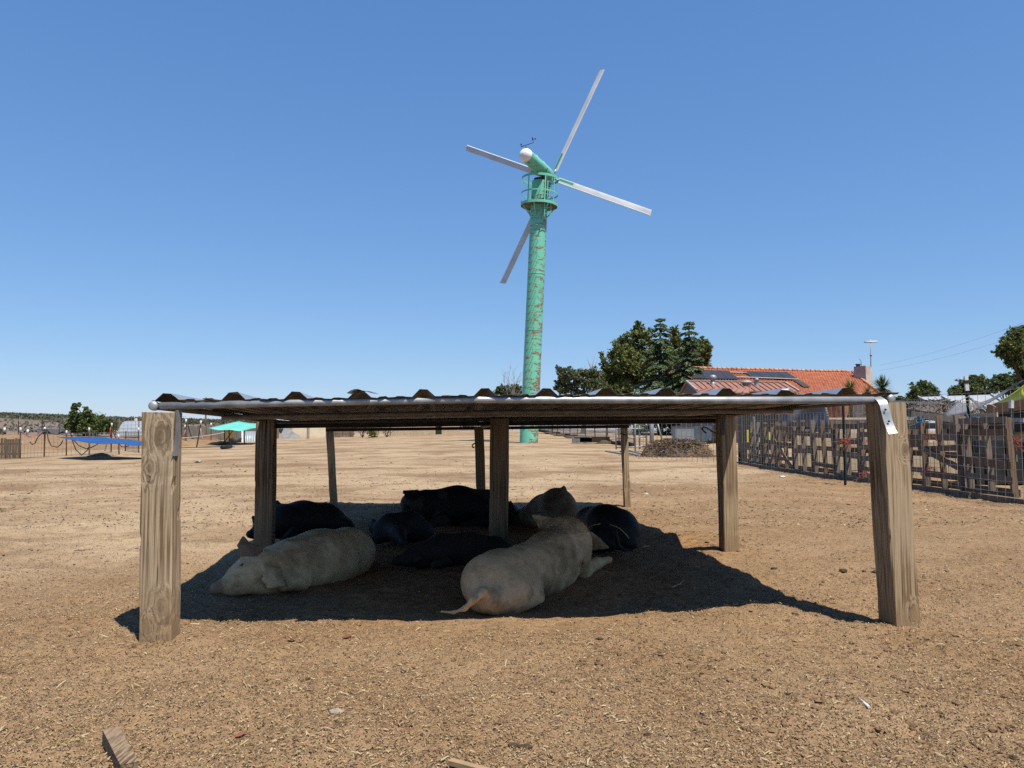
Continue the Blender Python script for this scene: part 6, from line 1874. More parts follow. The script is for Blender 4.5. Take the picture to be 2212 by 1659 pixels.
# tiled house
hA = at(1478, 796, 58.3); hB = at(1841, 806.5, 62.5); hB.z = hA.z
hd = (hB - hA); hd.z = 0; hl = hd.length; hd.normalize()
hn = Vector((hd.y, -hd.x, 0))
if hn.y > 0: hn = -hn
RUN, DROP, HIP = 6.2, 2.15, -2.7
house = empty("tiled_house", (hA + hB) / 2 * 1.0, "house with an orange clay tile roof, dark solar panels and a plastered chimney", "house")
house.location.z = gz(house.location.x, house.location.y)
def tilemat():
    m, n, b = newmat('orange clay tiles')
    v = coords(n)
    g = n.nodes.new("ShaderNodeNewGeometry")
    f = noise(n, v, 3.2, 4, .6)
    f2 = noise(n, v, .35, 3)
    col = ramp(n, f, [(.32, (0.32, 0.085, 0.035)), (.50, (0.56, 0.155, 0.06)), (.72, (0.66, 0.26, 0.13))]).outputs[0]
    n.links.new(col, b.inputs["Base Color"]); b.inputs["Roughness"].default_value = .8
    bump(n, b, f, .4, .02)
    return m
M['tile'] = tilemat()
def rpt(u, v, h=0):
    """u metres along the ridge, v metres down the slope (plan)"""
    p = hA + hd * u + hn * v; p.z = hA.z - DROP * v / RUN + h
    return p
def tiled(u0, u1, sgn, name, hip=0.0):
    nu_ = int((u1 - u0) / .055); nv_ = int(RUN / .36)
    vs = []; fs = []
    for j in range(nv_ * 2 + 1):
        v = RUN * ((j + 1) // 2) / nv_; st = .05 if j % 2 else 0.0
        ue = u1 + hip * v / RUN
        for i in range(nu_ + 1):
            u = u0 + (ue - u0) * i / nu_
            h = .055 * max(-.35, math.cos(2 * math.pi * u / .24)) - st * .5 + .02
            p = rpt(u, v, h)
            if sgn < 0:
                q = hA + hd * u - hn * v; p = Vector((q.x, q.y, p.z))
            vs.append(p)
    k = nu_ + 1
    for j in range(nv_ * 2):
        for i in range(nu_): fs.append((j * k + i, j * k + i + 1, (j + 1) * k + i + 1, (j + 1) * k + i))
    return MB().add(vs, fs, 0, True).build(name, M['tile'], house)
tiled(-1.0, hl, 1, "roof", HIP)
# rear slope and hip end (plain tiled planes)
pz = lambda p, z: Vector((p.x, p.y, z))
zE = hA.z - DROP
e1 = rpt(hl + HIP, RUN, 0); e2 = pz(hA + hd * (hl + HIP) - hn * RUN, zE); r1 = rpt(hl, 0)
e3 = pz(hA - hd * 1.0 - hn * RUN, zE); r0 = rpt(-1.0, 0)
MB().add([r1, e1, e2], [(0, 1, 2)]).add([r0, r1, e2, e3], [(0, 1, 2, 3)]).build("roof", M['tile'], house)
mb = MB()
for i in range(int((hl + 1) / .42)):
    u = -1 + i * .42
    mb.tube([rpt(u, 0, .07), rpt(u + .40, 0, .075)], [.13, .11], 8)
for i in range(15):
    t0, t1 = i / 15, (i + .93) / 15
    mb.tube([r1.lerp(e1, t0) + Vector((0, 0, .07)), r1.lerp(e1, t1) + Vector((0, 0, .075))], [.13, .11], 8)
mb.build("ridge_tiles", mat('pale ridge tiles', (0.62, 0.36, 0.24), (0.45, 0.17, 0.08), 2.5, .8), house)
wi = [pz(rpt(-.6, RUN - .6), zE - .12), pz(rpt(hl + HIP - .6, RUN - .6), zE - .12)]
wallq("wall", [gnd(wi[0]), wi[0], wi[1], gnd(wi[1])], mat('pale stucco', (.55, .47, .40), (.45, .38, .32), 1.5, .9), house)
wallq("wall", [gnd(wi[1]), wi[1], pz(e2 - hd * .6 + hn * .6, zE - .12), gnd(e2 - hd * .6)], bpy.data.materials['pale stucco'], house)
# dark fascia and gutter
MB().bar(rpt(-1, RUN + .02, -.10), rpt(hl + HIP, RUN + .02, -.10), .10, .12).build("gutter", M['darkwood'], house)
# solar panels
def onroof(px, py):
    d_ = ray(px, py); o_ = Vector((0, 0, EYE))
    a_, b_, c_ = rpt(0, 0), rpt(1, 0), rpt(0, 1); nn = (b_ - a_).cross(c_ - a_)
    t = (a_ - o_).dot(nn) / d_.dot(nn); p = o_ + d_ * t
    rel = p - hA; return rel.dot(hd), rel.dot(hn)
M['solar'] = mat('dark solar glass', (0.045, 0.047, 0.056), (0.032, 0.034, 0.042), 2, .5, bs=0, spec=.3)
def panels(c0, c1, c2, c3, nu_, nv_):
    (ua, va), (ub, vb), (uc, vc), (ud, vd) = [onroof(*C7(*c)) for c in (c0, c1, c2, c3)]
    for i in range(nu_):
        for j in range(nv_):
            def P(s, t):
                u = (ua * (1 - s) + ub * s) * (1 - t) + (ud * (1 - s) + uc * s) * t
                v = (va * (1 - s) + vb * s) * (1 - t) + (vd * (1 - s) + vc * s) * t
                return u, v
            s0_, s1_ = (i + .01) / nu_, (i + .985) / nu_; t0_, t1_ = (j + .01) / nv_, (j + .985) / nv_
            top = [rpt(*P(s, t), .13) for s, t in ((s0_, t0_), (s1_, t0_), (s1_, t1_), (s0_, t1_))]
            bot = [p - Vector((0, 0, .05)) for p in top]
            MB().add(top + bot, [(0, 1, 2, 3), (7, 6, 5, 4), (0, 4, 5, 1), (1, 5, 6, 2), (2, 6, 7, 3), (3, 7, 4, 0)]).build("solar_panel", M['solar'], house)
panels((230, 452), (540, 462), (640, 535), (230, 527), 4, 2)
panels((672, 466), (1062, 472), (1168, 541), (752, 518), 4, 2)
for (a_, b_) in (((555, 476), (705, 482)), ((612, 519), (1160, 540))):
    u0, v0 = onroof(*C7(*a_)); u1, v1_ = onroof(*C7(*b_))
    MB().bar(rpt(u0, v0, .16), rpt(u1, v1_, .16), .16, .05).build("panel_rail", M['white'], house)
u0, v0 = onroof(*C7(1145, 545)); u1, v1_ = onroof(*C7(1240, 605))
MB().bar(rpt(u0, v0, .12), rpt(u1, v1_, .12), .5, .02).build("roof_valley", M['darksteel'], house)
# chimney and aerial mast
cx_ = at(*C7(1732, 590), 61.0)
def cpt(cx, cy, Y): return at(*C7(cx, cy), Y)
t_ = [cpt(1652, 412, 60.8), cpt(1755, 397, 59.8), cpt(1808, 402, 61.0), cpt(1700, 415, 62.0)]
zt = t_[0].z; zbm = zt - 5.0
mb = MB(); tops_ = [pz(p, zt) for p in t_]; cen = sum(tops_, Vector()) / 4
bots = [pz(cen + (p - cen) * 1.12, zt - 1.95) for p in tops_]; bot2 = [pz(p, zbm) for p in bots]
mb.add(tops_ + bots + bot2, [(0, 1, 2, 3)] + [(i, (i + 1) % 4, (i + 1) % 4 + 4, i + 4) for i in range(4)] + [(i + 4, (i + 1) % 4 + 4, (i + 1) % 4 + 8, i + 8) for i in range(4)])
mb.build("chimney", mat('patchy chimney plaster', (0.62, 0.54, 0.46), (0.42, 0.33, 0.28), 1.6, .9), house)
MB().lathe(pz(cen, zt) + (tops_[0] - cen) * .5, [(.16, -.05), (.16, .16), (.22, .17), (.22, .22), (0, .23)], 12).tube([pz(cen, zt) - hd * .1, pz(cen, zt) - hd * .15 + Vector((0, 0, .5)), pz(cen, zt) - hd * .3 + Vector((0, 0, .6))], .02, 5).build("flue_cap", M['darksteel'], house)
ms = cpt(1803, 500, 61.2); mt = cpt(1800, 170, 61.2)
MB().tube([ms, mt], .035, 6).tube([cpt(1803, 300, 61.2), cpt(1803, 318, 61.2)], .09, 8).build("aerial_mast", M['gpipe'], house)
MB().tube([cpt(1745, 194, 61.2), cpt(1858, 191, 61.2)], .075, 8).build("aerial_bar", M['white'], house)

# terracotta pots on a pale ledge
Yk = 23.5
q = at(1850, 908, Yk); z = gz(q.x, Yk)
lz = zy(906, Yk, 1850)
MB().box((q.x, Yk, (lz + z) / 2 - .1), (3.4, .5, lz - z + .2)).box((q.x, Yk, lz + .02), (3.6, .62, .06)).thing("ledge_wall", mat('pale ledge plaster', (0.60, 0.50, 0.40), (0.5, 0.41, 0.32), 2, .9), "pale low ledge wall with flower pots behind the pallets", "wall")
M['terra'] = mat('terracotta', (0.46, 0.185, 0.10), (0.36, 0.135, 0.07), 4, .8)
for i, (px, r_, h_) in enumerate(((1798, .20, .50), (1815, .25, .56))):
    q = at(px, 906, Yk - .05 * i)
    MB().lathe((q.x, Yk + .05 - .1 * i, lz + .053), [(r_ * .75, 0), (r_ * .95, h_ * .3), (r_, h_ * .7), (r_ * 1.0, h_ * .84), (r_ * 1.1, h_ * .85), (r_ * 1.1, h_), (r_ * .95, h_), (r_ * .9, h_ * .9), (0, h_ * .88)], 22).thing("terracotta_pot", M['terra'], ["darker terracotta pot on the ledge, left of the fatter one", "fat orange terracotta pot on the ledge behind the wire"][i], "pot", "terracotta pots on the ledge")

# yuccas
def yucca(px, py, Y, rad, n, label, seed, m, trunk=1.2):
    c = at(px, py, Y); r_ = np.random.default_rng(seed)
    base = Vector((c.x, Y, gz(c.x, Y)))
    t = empty("yucca", base, label, "yucca", "spiky yuccas before the house")
    MB().tube([base, base.lerp(c, .5) + Vector((.05, 0, 0)), c], [.16, .13, .11], 10).build("trunk", M['bark'], t)
    Vv, Ff = [], []
    for i in range(n):
        th = math.acos(1 - 1.55 * r_.random()); ph = r_.random() * 2 * math.pi
        d = Vector((math.sin(th) * math.cos(ph), math.sin(th) * math.sin(ph), math.cos(th)))
        L_ = rad * r_.uniform(.75, 1.1); s = d.cross(Vector((0, 0, 1)))
        s = (s if s.length > .05 else Vector((1, 0, 0))).normalized() * rad * .035
        m_ = c + d * L_ * .55; e = c + d * L_ - Vector((0, 0, L_ * .10 * math.sin(th)))
        b = len(Vv); Vv += [c + d * .03 - s * .7, c + d * .03 + s * .7, m_ + s, m_ - s, e + s * .08, e - s * .08]
        Ff += [(b, b + 1, b + 2, b + 3), (b + 3, b + 2, b + 4, b + 5)]
    MB().add(Vv, Ff).build("leaves", m, t)
M['yuc'] = leafmat('yucca leaves', (0.15, 0.19, 0.06), (0.05, 0.08, 0.03), 3)
M['yuc2'] = leafmat('yellowing yucca leaves', (0.30, 0.27, 0.07), (0.12, 0.12, 0.04), 3)
yucca(*C7(1905, 600), 31, .60, 210, "tallest round spiky yucca right of the chimney", 1, M['yuc'])
yucca(*C7(1622, 606), 30, .50, 150, "yellowing yucca before the tiled roof's right part", 2, M['yuc2'])
yucca(*C7(1775, 632), 32, .38, 110, "smallest yucca between the two bigger ones", 3, M['yuc2'])
yucca(1828, 893, 24.2, .34, 80, "low yucca behind the terracotta pots", 4, M['yuc'])
yucca(1880, 890, 25, .42, 100, "low dark yucca close left of the right front shelter post", 5, M['yuc'])
yucca(1770, 896, 25, .35, 80, "low yucca left of the terracotta pots", 6, M['yuc2'])

# right: thatch hut, loose beams, sails
def R8(cx, cy): return (1785.6 + .27757 * cx, 662.4 + .27757 * cy)     # crop 3100..3840
Yh = 24.0
tA = [at(*R8(690, 860), Yh)]
hc = at(*R8(835, 830), Yh)
th = empty("thatch_hut", (hc.x, Yh, gz(hc.x, Yh)), "hut roofed with a shaggy heap of grey brown branches behind the wire", "hut")
r_ = np.random.default_rng(8)
zt0 = hc.z
MB().lathe((hc.x, Yh, zt0 - .20), [(1.35, 0), (1.28, .12), (.95, .34), (.5, .50), (.1, .56), (0, .57)], 22).build("roof", mat('dead brush', (.20, .165, .125), (.09, .07, .055), 6, .95, bs=1.0), th)
nS = 1500; a = r_.random(nS) * 2 * np.pi; rad_ = 1.35 * np.sqrt(r_.random(nS)); zz = zt0 - .2 + .58 * (1 - (rad_ / 1.4) ** 1.6) + .02
c = np.stack([hc.x + rad_ * np.cos(a), Yh + rad_ * np.sin(a), zz], 1)
d = r_.normal(0, 1, (nS, 3)) * np.array([.16, .16, .07]); s_ = np.cross(d, r_.normal(0, 1, (nS, 3))); s_ = s_ / np.linalg.norm(s_, axis=1)[:, None] * .010
V = np.stack([c - d - s_, c - d + s_, c + d + s_, c + d - s_], 1).reshape(-1, 3)
npmesh("brush", V, np.arange(len(V)).reshape(-1, 4), [mat('pale twigs', (.33, .28, .22), (.2, .165, .125), 9, .95, bs=0), mat('dark twigs', (.10, .08, .06), (.05, .04, .03), 9, .95, bs=0)], r_.integers(0, 2, nS), parent=th)
tag(bpy.data.objects["brush"], kind="stuff")
for sx in (-1, 1):
    for sy in (-1, 1):
        MB().tube([(hc.x + sx * .9, Yh + sy * .8, gz(hc.x, Yh) - .1), (hc.x + sx * .9, Yh + sy * .8, zt0 - .12)], .06, 8).build("pole", M['oldwood'], th)
# long loose timbers lying across the pallets
for i, (p, q_, Y, w_, m, lb) in enumerate((((622, 822), (930, 872), 16.0, .16, M['oldwood'], "long weathered plank sloping over the pallets right of the shelter post"), ((660, 838), (1010, 880), 15.4, .12, M['beige'], "pale plank lying along the top of the pallets"),
                                          ((1110, 858), (1330, 845), 14.5, .10, M['beige'], "short pale plank right of the tall dark post"), ((1240, 878), (1535, 884), 13.2, .07, M['wire'], "thin grey rail along the nearest pallets' top"),
                                          ((530, 740), (880, 752), 19.0, .05, M['wire'], "thin grey pipe beyond the right front shelter post"))):
    a, b = at(*R8(*p), Y), at(*R8(*q_), Y - .6)
    MB().bar(a, b, .03, w_).thing("plank" if i < 3 else "rail", m, lb, "plank" if i < 3 else "rail")
# grey sail
m_gs = mat('grey sail cloth', (0.25, 0.25, 0.27), (0.2, 0.2, 0.215), 2, .8, bs=.05)
A, B, Cc, D = at(*R8(1535, 568), 17), at(*R8(1320, 665), 18), at(*R8(1010, 745), 21), at(*R8(890, 860), 20)
MB().sheet(lambda u, v: A.lerp(B, v * .4).lerp(D.lerp(Cc, v), u) - Vector((0, 0, .18 * math.sin(math.pi * u))), 16, 6, .01).thing("shade_sail", m_gs, "grey cloth shade sail twisted above the right pens", "shade sail")
# yellow green sail
m_ys = leafmat('yellow green cloth', (0.42, 0.46, 0.02), (0.36, 0.40, 0.02))
A, B, Cc, D = at(*R8(1250, 775), 22), at(*R8(1560, 590), 19), at(*R8(1600, 700), 17.5), at(*R8(1420, 762), 20)
MB().sheet(lambda u, v: A.lerp(D, u).lerp(A.lerp(B, u) if False else (A + Vector((0, .2, .02))).lerp(B, u), v) if False else A.lerp(D.lerp(Cc, v), u * .0 + u) .lerp(A.lerp(B, u), 1 - v) - Vector((0, 0, .06 * math.sin(math.pi * u))), 14, 6, .01).thing("shade_sail", m_ys, "yellow green cloth shade sail at the right edge", "shade sail")
# timber framed stall under it
sY = 18.0
f0, f1 = at(*R8(1255, 800), sY), at(*R8(1640, 752), sY - 1.5)
stl = empty("timber_stall", (f0.x, sY, gz(f0.x, sY)), "timber stall with an orange brown fascia and beige wall at the right edge", "stall")
MB().bar(f0, f1, .06, .22).build("fascia", mat('orange brown timber', (.42, .22, .09), (.33, .165, .065), 2, .7, (.3, 3, 3)), stl)
MB().bar(f0 + Vector((0, .4, -.35)), f1 + Vector((0, .4, -.35)), .05, .5).build("back_board", M['darkwood'], stl)
w0, w1 = at(*R8(1420, 800), sY - .4), at(*R8(1640, 790), sY - 1.2)
MB().add([pz(w0, w0.z + .12), pz(w1, w1.z + .16), pz(w1, gz(w1.x, w1.y)), pz(w0, gz(w0.x, w0.y)), pz(w0, w0.z + .12) + Vector((0, .08, 0)), pz(w1, w1.z + .16) + Vector((0, .08, 0)), pz(w1, gz(w1.x, w1.y)) + Vector((0, .08, 0)), pz(w0, gz(w0.x, w0.y)) + Vector((0, .08, 0))], [(0, 1, 2, 3), (7, 6, 5, 4), (0, 4, 5, 1), (3, 2, 6, 7), (0, 3, 7, 4)]).build("wall", M['beige'], stl)
for px in (1255, 1400):
    p = at(*R8(px, 830), sY + .1); MB().bar(pz(p, gz(p.x, p.y)), pz(p, f0.z), .10).build("post", M['darkwood'], stl)
q = at(*R8(1437, 800), 14.2); z = gz(q.x, 14.2)
wpst = empty("capped_post", (q.x, 14.2, z), "white topped post with red twine at the far right before the stall", "post")
MB().bar((q.x, 14.2, z), at(*R8(1437, 730), 14.2), .05).build("shaft", M['greenpost'], wpst)
MB().bar(at(*R8(1437, 790), 14.17), at(*R8(1437, 728), 14.17), .062).build("white_top", M['white'], wpst)
# pale shed roofs farther back
q = at(*R8(1170, 730), 34)
sr = empty("metal_shed", (q.x, 34, gz(q.x, 34)), "low shed with a pale grey metal roof behind the grey sail", "shed")
a, b = at(*R8(840, 735), 35), at(*R8(1440, 700), 33)
roof_slope("roof", pz(a, a.z + .25) + Vector((0, 1.4, 0)), pz(b, b.z + .15) + Vector((0, 1.4, 0)), a - Vector((0, 0, .2)), b - Vector((0, 0, .5)), mat('pale metal roof', (.50, .53, .57), (.42, .45, .49), 2, .5), sr, 3)
wallq("wall", [gnd(a + Vector((.1, .2, 0))), a + Vector((.1, .2, -.25)), b + Vector((-.1, .2, -.55)), gnd(b + Vector((-.1, .2, 0)))], M['greywood'], sr)
# dark scrap row beyond the green strip
q = at(1500, 915, 37)
for i, (px, w_, h_, m, lb) in enumerate(((1475, .9, .75, M['gpipe'], "grey metal bin in the yard beyond the manure pile"), (1512, 1.0, .9, mat('dull blue paint', (.10, .14, .19), (.06, .09, .13), 4, .6), "dull blue bin beside the grey one beyond the manure pile"), (1545, 1.3, 1.1, M['black'], "dark box trailer beyond the manure pile"))):
    p = at(px, 930, 38 + i); z = gz(p.x, 38 + i)
    t = empty("yard_bin" if i < 2 else "box_trailer", (p.x, 38 + i, z), lb, "bin" if i < 2 else "trailer")
    MB().box((p.x, 38 + i, z + .12 + h_ / 2), (w_, .8, h_)).build("body", m, t)
    MB().box((p.x, 38 + i, z + .15 + h_), (w_ + .08, .88, .06)).build("lid", M['darksteel'], t)
    for sx in (-1, 1): MB().lathe((p.x + sx * w_ * .38, 37.57 + i, z + .14), [(0, -.03), (.14, -.03), (.14, .03), (0, .03)], 14, (0, 1, 0)).build("wheel", M['black'], t)
# power lines
for i, (p, q_) in enumerate((((1900, 789), (2320, 655)), ((1900, 800), (2320, 684)))):
    MB().tube(sag(at(*p, 95), at(*q_, 60), .5, 14), .009, 4, caps=False).thing("power_line", M['wire'], ["upper of two thin power lines rising to the right edge", "lower of two thin power lines rising to the right edge"][i], "cable", "power lines")
# ================================================================== trees
M['pine'] = leafmat('pine needles', (0.235, 0.265, 0.075), (0.10, 0.13, 0.04), .5)
M['deodar'] = leafmat('cedar needles', (0.23, 0.31, 0.14), (0.10, 0.145, 0.065), .6)
M['leafa'] = leafmat('dull green leaves', (0.24, 0.27, 0.125), (0.09, 0.11, 0.053), .7)
M['leafb'] = leafmat('dark green leaves', (0.19, 0.25, 0.09), (0.07, 0.10, 0.038), .5)
M['leafc'] = leafmat('fresh green leaves', (0.17, 0.225, 0.065), (0.07, 0.10, 0.03), .8)
def limb(mb, a, b, r0, r1, bend, rng):
    a, b = Vector(a), Vector(b)
    m1 = a.lerp(b, .35) + Vector((rng.gauss(0, bend), rng.gauss(0, bend), 0)); m2 = a.lerp(b, .7) + Vector((rng.gauss(0, bend), rng.gauss(0, bend), 0))
    mb.tube([a, m1, m2, b], [r0, r0 * .7 + r1 * .3, r0 * .35 + r1 * .65, r1], 7)
def blobtree(name, label, Y, blobs, base_px, m, n, size, seed, cat="tree", droop=0.0, elong=1.0, base_py=None, group=None, tr=.16, shell=.35):
    n = int(n * 3.0); size *= .78
    """crown of many leaf clumps centred at picture positions (px, py, r)"""
    r_ = np.random.default_rng(seed); rg = random.Random(seed)
    b0 = at(base_px, 930, Y); b0.z = gz(b0.x, Y)
    t = empty(name, b0, label, cat, group)
    Lq = []; mb = MB()
    cs = [at(px, py, Y + r_.normal(0, r * Y / FOC * .8)) for px, py, r in blobs]
    zmid = min(c.z for c in cs)
    trunk_top = Vector((b0.x, Y, b0.z + (max(c.z for c in cs) - b0.z) * .6))
    limb(mb, b0 - Vector((0, 0, .2)), trunk_top, tr, tr * .45, .15, rg)
    tot = sum(r * r for _, _, r in blobs)
    for c, (px, py, r) in zip(cs, blobs):
        R_ = r * Y / FOC
        f = min(.95, max(.15, (c.z - b0.z) * .55 / max(.1, (trunk_top.z - b0.z))))
        limb(mb, b0.lerp(trunk_top, f), c, tr * .4, tr * .10, .12, rg)
        k = max(4, int(7 * elong))
        nn = int(n * r * r / tot)
        sub = 34
        for _ in range(sub):
            o_ = np.clip(r_.normal(0, .55, 3), -1.15, 1.15) * R_ * np.array([1, 1, elong]); s = R_ * r_.uniform(.16, .48)
            Lq.append(leafquads(np.array(c) + o_, (s * r_.uniform(.7, 1.5), s * r_.uniform(.7, 1.5), s * r_.uniform(.6, 1.1) * elong), max(3, int(nn * (s / R_) / .32) // sub), size, r_, droop, 1.0, .05))
    leafmesh("crown", Lq, m, t)
    mb.build("trunk", M['bark'], t)
    return t
def deodar(name, label, apex, half_px, base_py, Y, seed, lean=0):
    r_ = np.random.default_rng(seed); rg = random.Random(seed)
    ap = at(*apex, Y); b0 = at(apex[0] + lean, 930, Y); b0.z = gz(b0.x, Y)
    t = empty(name, b0, label, "tree", "cedars beside the barn")
    H_ = ap.z - b0.z; Rm = half_px * Y / FOC
    mb = MB(); mb.tube([b0 - Vector((0, 0, .2)), b0.lerp(ap, .5), b0.lerp(ap, .96)], [.28, .17, .03], 8)
    V = []
    z = .09
    while z < 1.0:
        nb = rg.choice((4, 5, 6)); L_ = Rm * ((1 - z) ** .88) * 1.2 + .18
        a0 = rg.random() * 6.28
        for k in range(nb):
            a = a0 + 6.283 * k / nb + rg.gauss(0, .25); l_ = L_ * rg.uniform(.65, 1.12)
            d = Vector((math.cos(a), math.sin(a), 0)); p0 = b0.lerp(ap, z)
            pts = [p0 + d * l_ * s + Vector((0, 0, l_ * (.16 * s - .42 * s * s))) for s in (0, .35, .7, 1)]
            mb.tube(pts, [.05, .035, .02, .008], 5, caps=False)
            ns = int(90 + 190 * l_)
            s = r_.random(ns) ** .65
            base = np.array([np.array(p0)] * ns) + np.outer(s * l_, np.array(d)) + np.outer(l_ * (.16 * s - .42 * s * s), [0, 0, 1])
            side = np.array([-d.y, d.x, 0])
            wid = l_ * .26 * (1.05 - s * .75)
            lat_ = r_.normal(0, 1, ns) * wid * .6
            base = base + np.outer(lat_, side) + np.stack([r_.normal(0, .03, ns)] * 3, 1)
            base[:, 2] -= np.abs(lat_) * .35
            # drooping sprays
            dirv = np.outer(np.ones(ns), np.array(d)) * .65 + np.outer(np.sign(lat_) * .6, side) + np.outer(np.ones(ns), [0, 0, -.55]) + r_.normal(0, .28, (ns, 3))
            dirv /= np.linalg.norm(dirv, axis=1)[:, None]
            L2 = (.10 + .14 * r_.random(ns))[:, None]
            w_ = np.cross(dirv, r_.normal(0, 1, (ns, 3))); w_ /= np.linalg.norm(w_, axis=1)[:, None]
            q = np.stack([base, base + dirv * L2 * .5 + w_ * .05, base + dirv * L2, base + dirv * L2 * .5 - w_ * .05], 1).reshape(-1, 3)
            V.append(q)
        z += .035 + rg.uniform(0, .016)
    leafmesh("crown", V, M['deodar'], t)
    mb.build("trunk", M['bark'], t)
deodar("cedar_tree", "left of two dark layered cedars, the taller and wider one, with drooping boughs", (1426, 683), 84, 850, 60, 1)
deodar("cedar_tree", "right of two dark layered cedars, narrower and close to the barn gable", (1488, 688), 58, 850, 57, 2, 4)
blobtree("pine_tree", "olive pine with pointed top left behind the wide cedar", 68, [(1378, 699, 5), (1379, 709, 8), (1374, 722, 12), (1356, 738, 14), (1345, 752, 14), (1390, 730, 16), (1330, 770, 14), (1322, 790, 16), (1308, 802, 13), (1350, 775, 24), (1335, 805, 24), (1315, 828, 18), (1375, 765, 26), (1360, 815, 30), (1385, 800, 30), (1330, 840, 22), (1300, 845, 14), (1303, 778, 6), (1299, 765, 4)], 1350, M['pine'], 15000, .17, 11, elong=1.25)
blobtree("pine_tree", "feathery pine top showing between the two cedars", 69, [(1455, 712, 6), (1459, 726, 9), (1462, 745, 13), (1457, 765, 18), (1470, 790, 22), (1450, 800, 24), (1465, 830, 24)], 1460, M['pine'], 7000, .17, 12, elong=1.3)
blobtree("pine_tree", "bluish green pine leaning out right behind the cedars above the roof", 66, [(1520, 742, 9), (1524, 757, 11), (1518, 772, 13), (1512, 790, 13), (1508, 810, 13), (1500, 770, 12), (1506, 748, 9)], 1505, M['pine'], 6000, .17, 13, elong=1.2)
blobtree("broadleaf_tree", "open crowned dull green tree with visible limbs left of the pines", 62, [(1207, 798, 7), (1214, 806, 9), (1228, 801, 8), (1238, 808, 9), (1222, 820, 10), (1208, 826, 9), (1212, 842, 10), (1228, 838, 11), (1243, 826, 9), (1256, 808, 10), (1268, 812, 11), (1262, 828, 12), (1280, 806, 11), (1276, 826, 13), (1290, 818, 12), (1250, 846, 9), (1285, 842, 13), (1200, 838, 5), (1300, 835, 10)], 1258, M['leafa'], 9000, .11, 14, tr=.2)
rg = random.Random(21); mb = MB(); c = at(1278, 815, 62)
for (px, py) in ((1268, 772), (1274, 785), (1284, 770), (1290, 778), (1262, 790)):
    mb.tube([c, c.lerp(at(px, py, 62), .5) + Vector((rg.gauss(0, .1), 0, 0)), at(px, py, 62)], [.05, .03, .012], 5)
mb.tube([at(1258, 930, 62.2), c], [.14, .06], 6)
mb.thing("dead_tree", mat('bleached wood', (.34, .29, .24), (.22, .18, .15), 5, .9), "bare pale dead limbs sticking out beside the dull green tree", "dead tree")
blobtree("shrub", "bright yellow green shrub just above the roof under the pines", 55, [(1300, 846, 8), (1310, 842, 9), (1322, 845, 9), (1332, 850, 8), (1290, 851, 6)], 1312, M['yleaf'], 3500, .10, 15, "shrub", tr=.05)
blobtree("small_tree", "small grey green tree low to the left of the turbine tower", 75, [(1078, 842, 7), (1088, 838, 7), (1098, 842, 8), (1110, 838, 7), (1120, 843, 7), (1086, 851, 8), (1104, 852, 9), (1122, 853, 7), (1070, 850, 5)], 1100, M['leafa'], 4200, .11, 16, tr=.1)
mb = MB(); rg = random.Random(4); twigs(mb, at(1108, 868, 74.5), 12, 3.0, .035, rg, 1.0, 2); mb.tube([at(1108, 930, 74.5), at(1108, 866, 74.5)], .08, 6)
mb.thing("dead_tree", mat('grey dead twigs', (.40, .36, .33), (.28, .25, .23), 5, .9), "bare grey twiggy tree close to the left side of the turbine tower", "dead tree")
blobtree("broadleaf_tree", "bushy green tree right of the tallest yucca", 70, [(1985, 838, 9), (1993, 832, 8), (2003, 838, 9), (2012, 846, 9), (1975, 846, 9), (1990, 850, 12), (2005, 856, 11), (1970, 858, 8), (2022, 852, 7), (1985, 862, 10), (2015, 862, 9)], 1995, M['leafb'], 6000, .14, 17)
blobtree("shrub", "low dark shrub beside the round pipe cap of the shelter", 60, [(1935, 864, 5), (1944, 862, 6), (1953, 866, 5), (1962, 866, 5)], 1946, M['leafb'], 1200, .12, 18, "shrub", tr=.05)
blobtree("broadleaf_tree", "wide dark green tree behind the tall dark fence post", 82, [(2065, 842, 10), (2080, 832, 11), (2098, 824, 11), (2112, 822, 10), (2125, 828, 10), (2105, 838, 13), (2085, 848, 13), (2060, 856, 10), (2125, 845, 14), (2105, 858, 12), (2055, 848, 7)], 2095, M['leafb'], 7500, .15, 19)
blobtree("pine_tree", "dark sprawling pine low behind the yellow green sail", 76, [(2150, 826, 9), (2163, 818, 10), (2178, 815, 10), (2192, 822, 11), (2160, 835, 12), (2178, 835, 14), (2195, 840, 13), (2145, 840, 9), (2210, 815, 10)], 2180, M['leafb'], 5500, .15, 20, elong=.8)
blobtree("pine_tree", "big pine cut by the right edge of the picture", 42, [(2195, 722, 15), (2182, 736, 13), (2168, 748, 12), (2162, 762, 12), (2178, 766, 14), (2192, 752, 18), (2205, 738, 20), (2200, 775, 16), (2186, 782, 12), (2212, 790, 16), (2225, 760, 22), (2228, 725, 24), (2206, 712, 10), (2240, 790, 20), (2205, 802, 9)], 2225, M['pine'], 9000, .10, 22, elong=.9, tr=.22)
blobtree("broadleaf_tree", "bushy green tree with two straggly tops behind the blue sail", 46, [(160, 884, 5), (163, 876, 4), (170, 874, 3), (158, 892, 5), (186, 883, 4), (190, 890, 5), (160, 905, 11), (175, 908, 12), (190, 906, 11), (205, 908, 12), (218, 912, 12), (230, 918, 10), (150, 918, 9), (165, 922, 11), (185, 922, 12), (208, 924, 12), (235, 926, 8), (178, 896, 7)], 185, M['leafc'], 8000, .10, 23, tr=.09)
blobtree("shrub", "small round yellow green shrub left of the metal hut", 60, [(246, 916, 6), (252, 920, 6), (243, 924, 6)], 247, M['yleaf'], 900, .12, 24, "shrub", tr=.04)

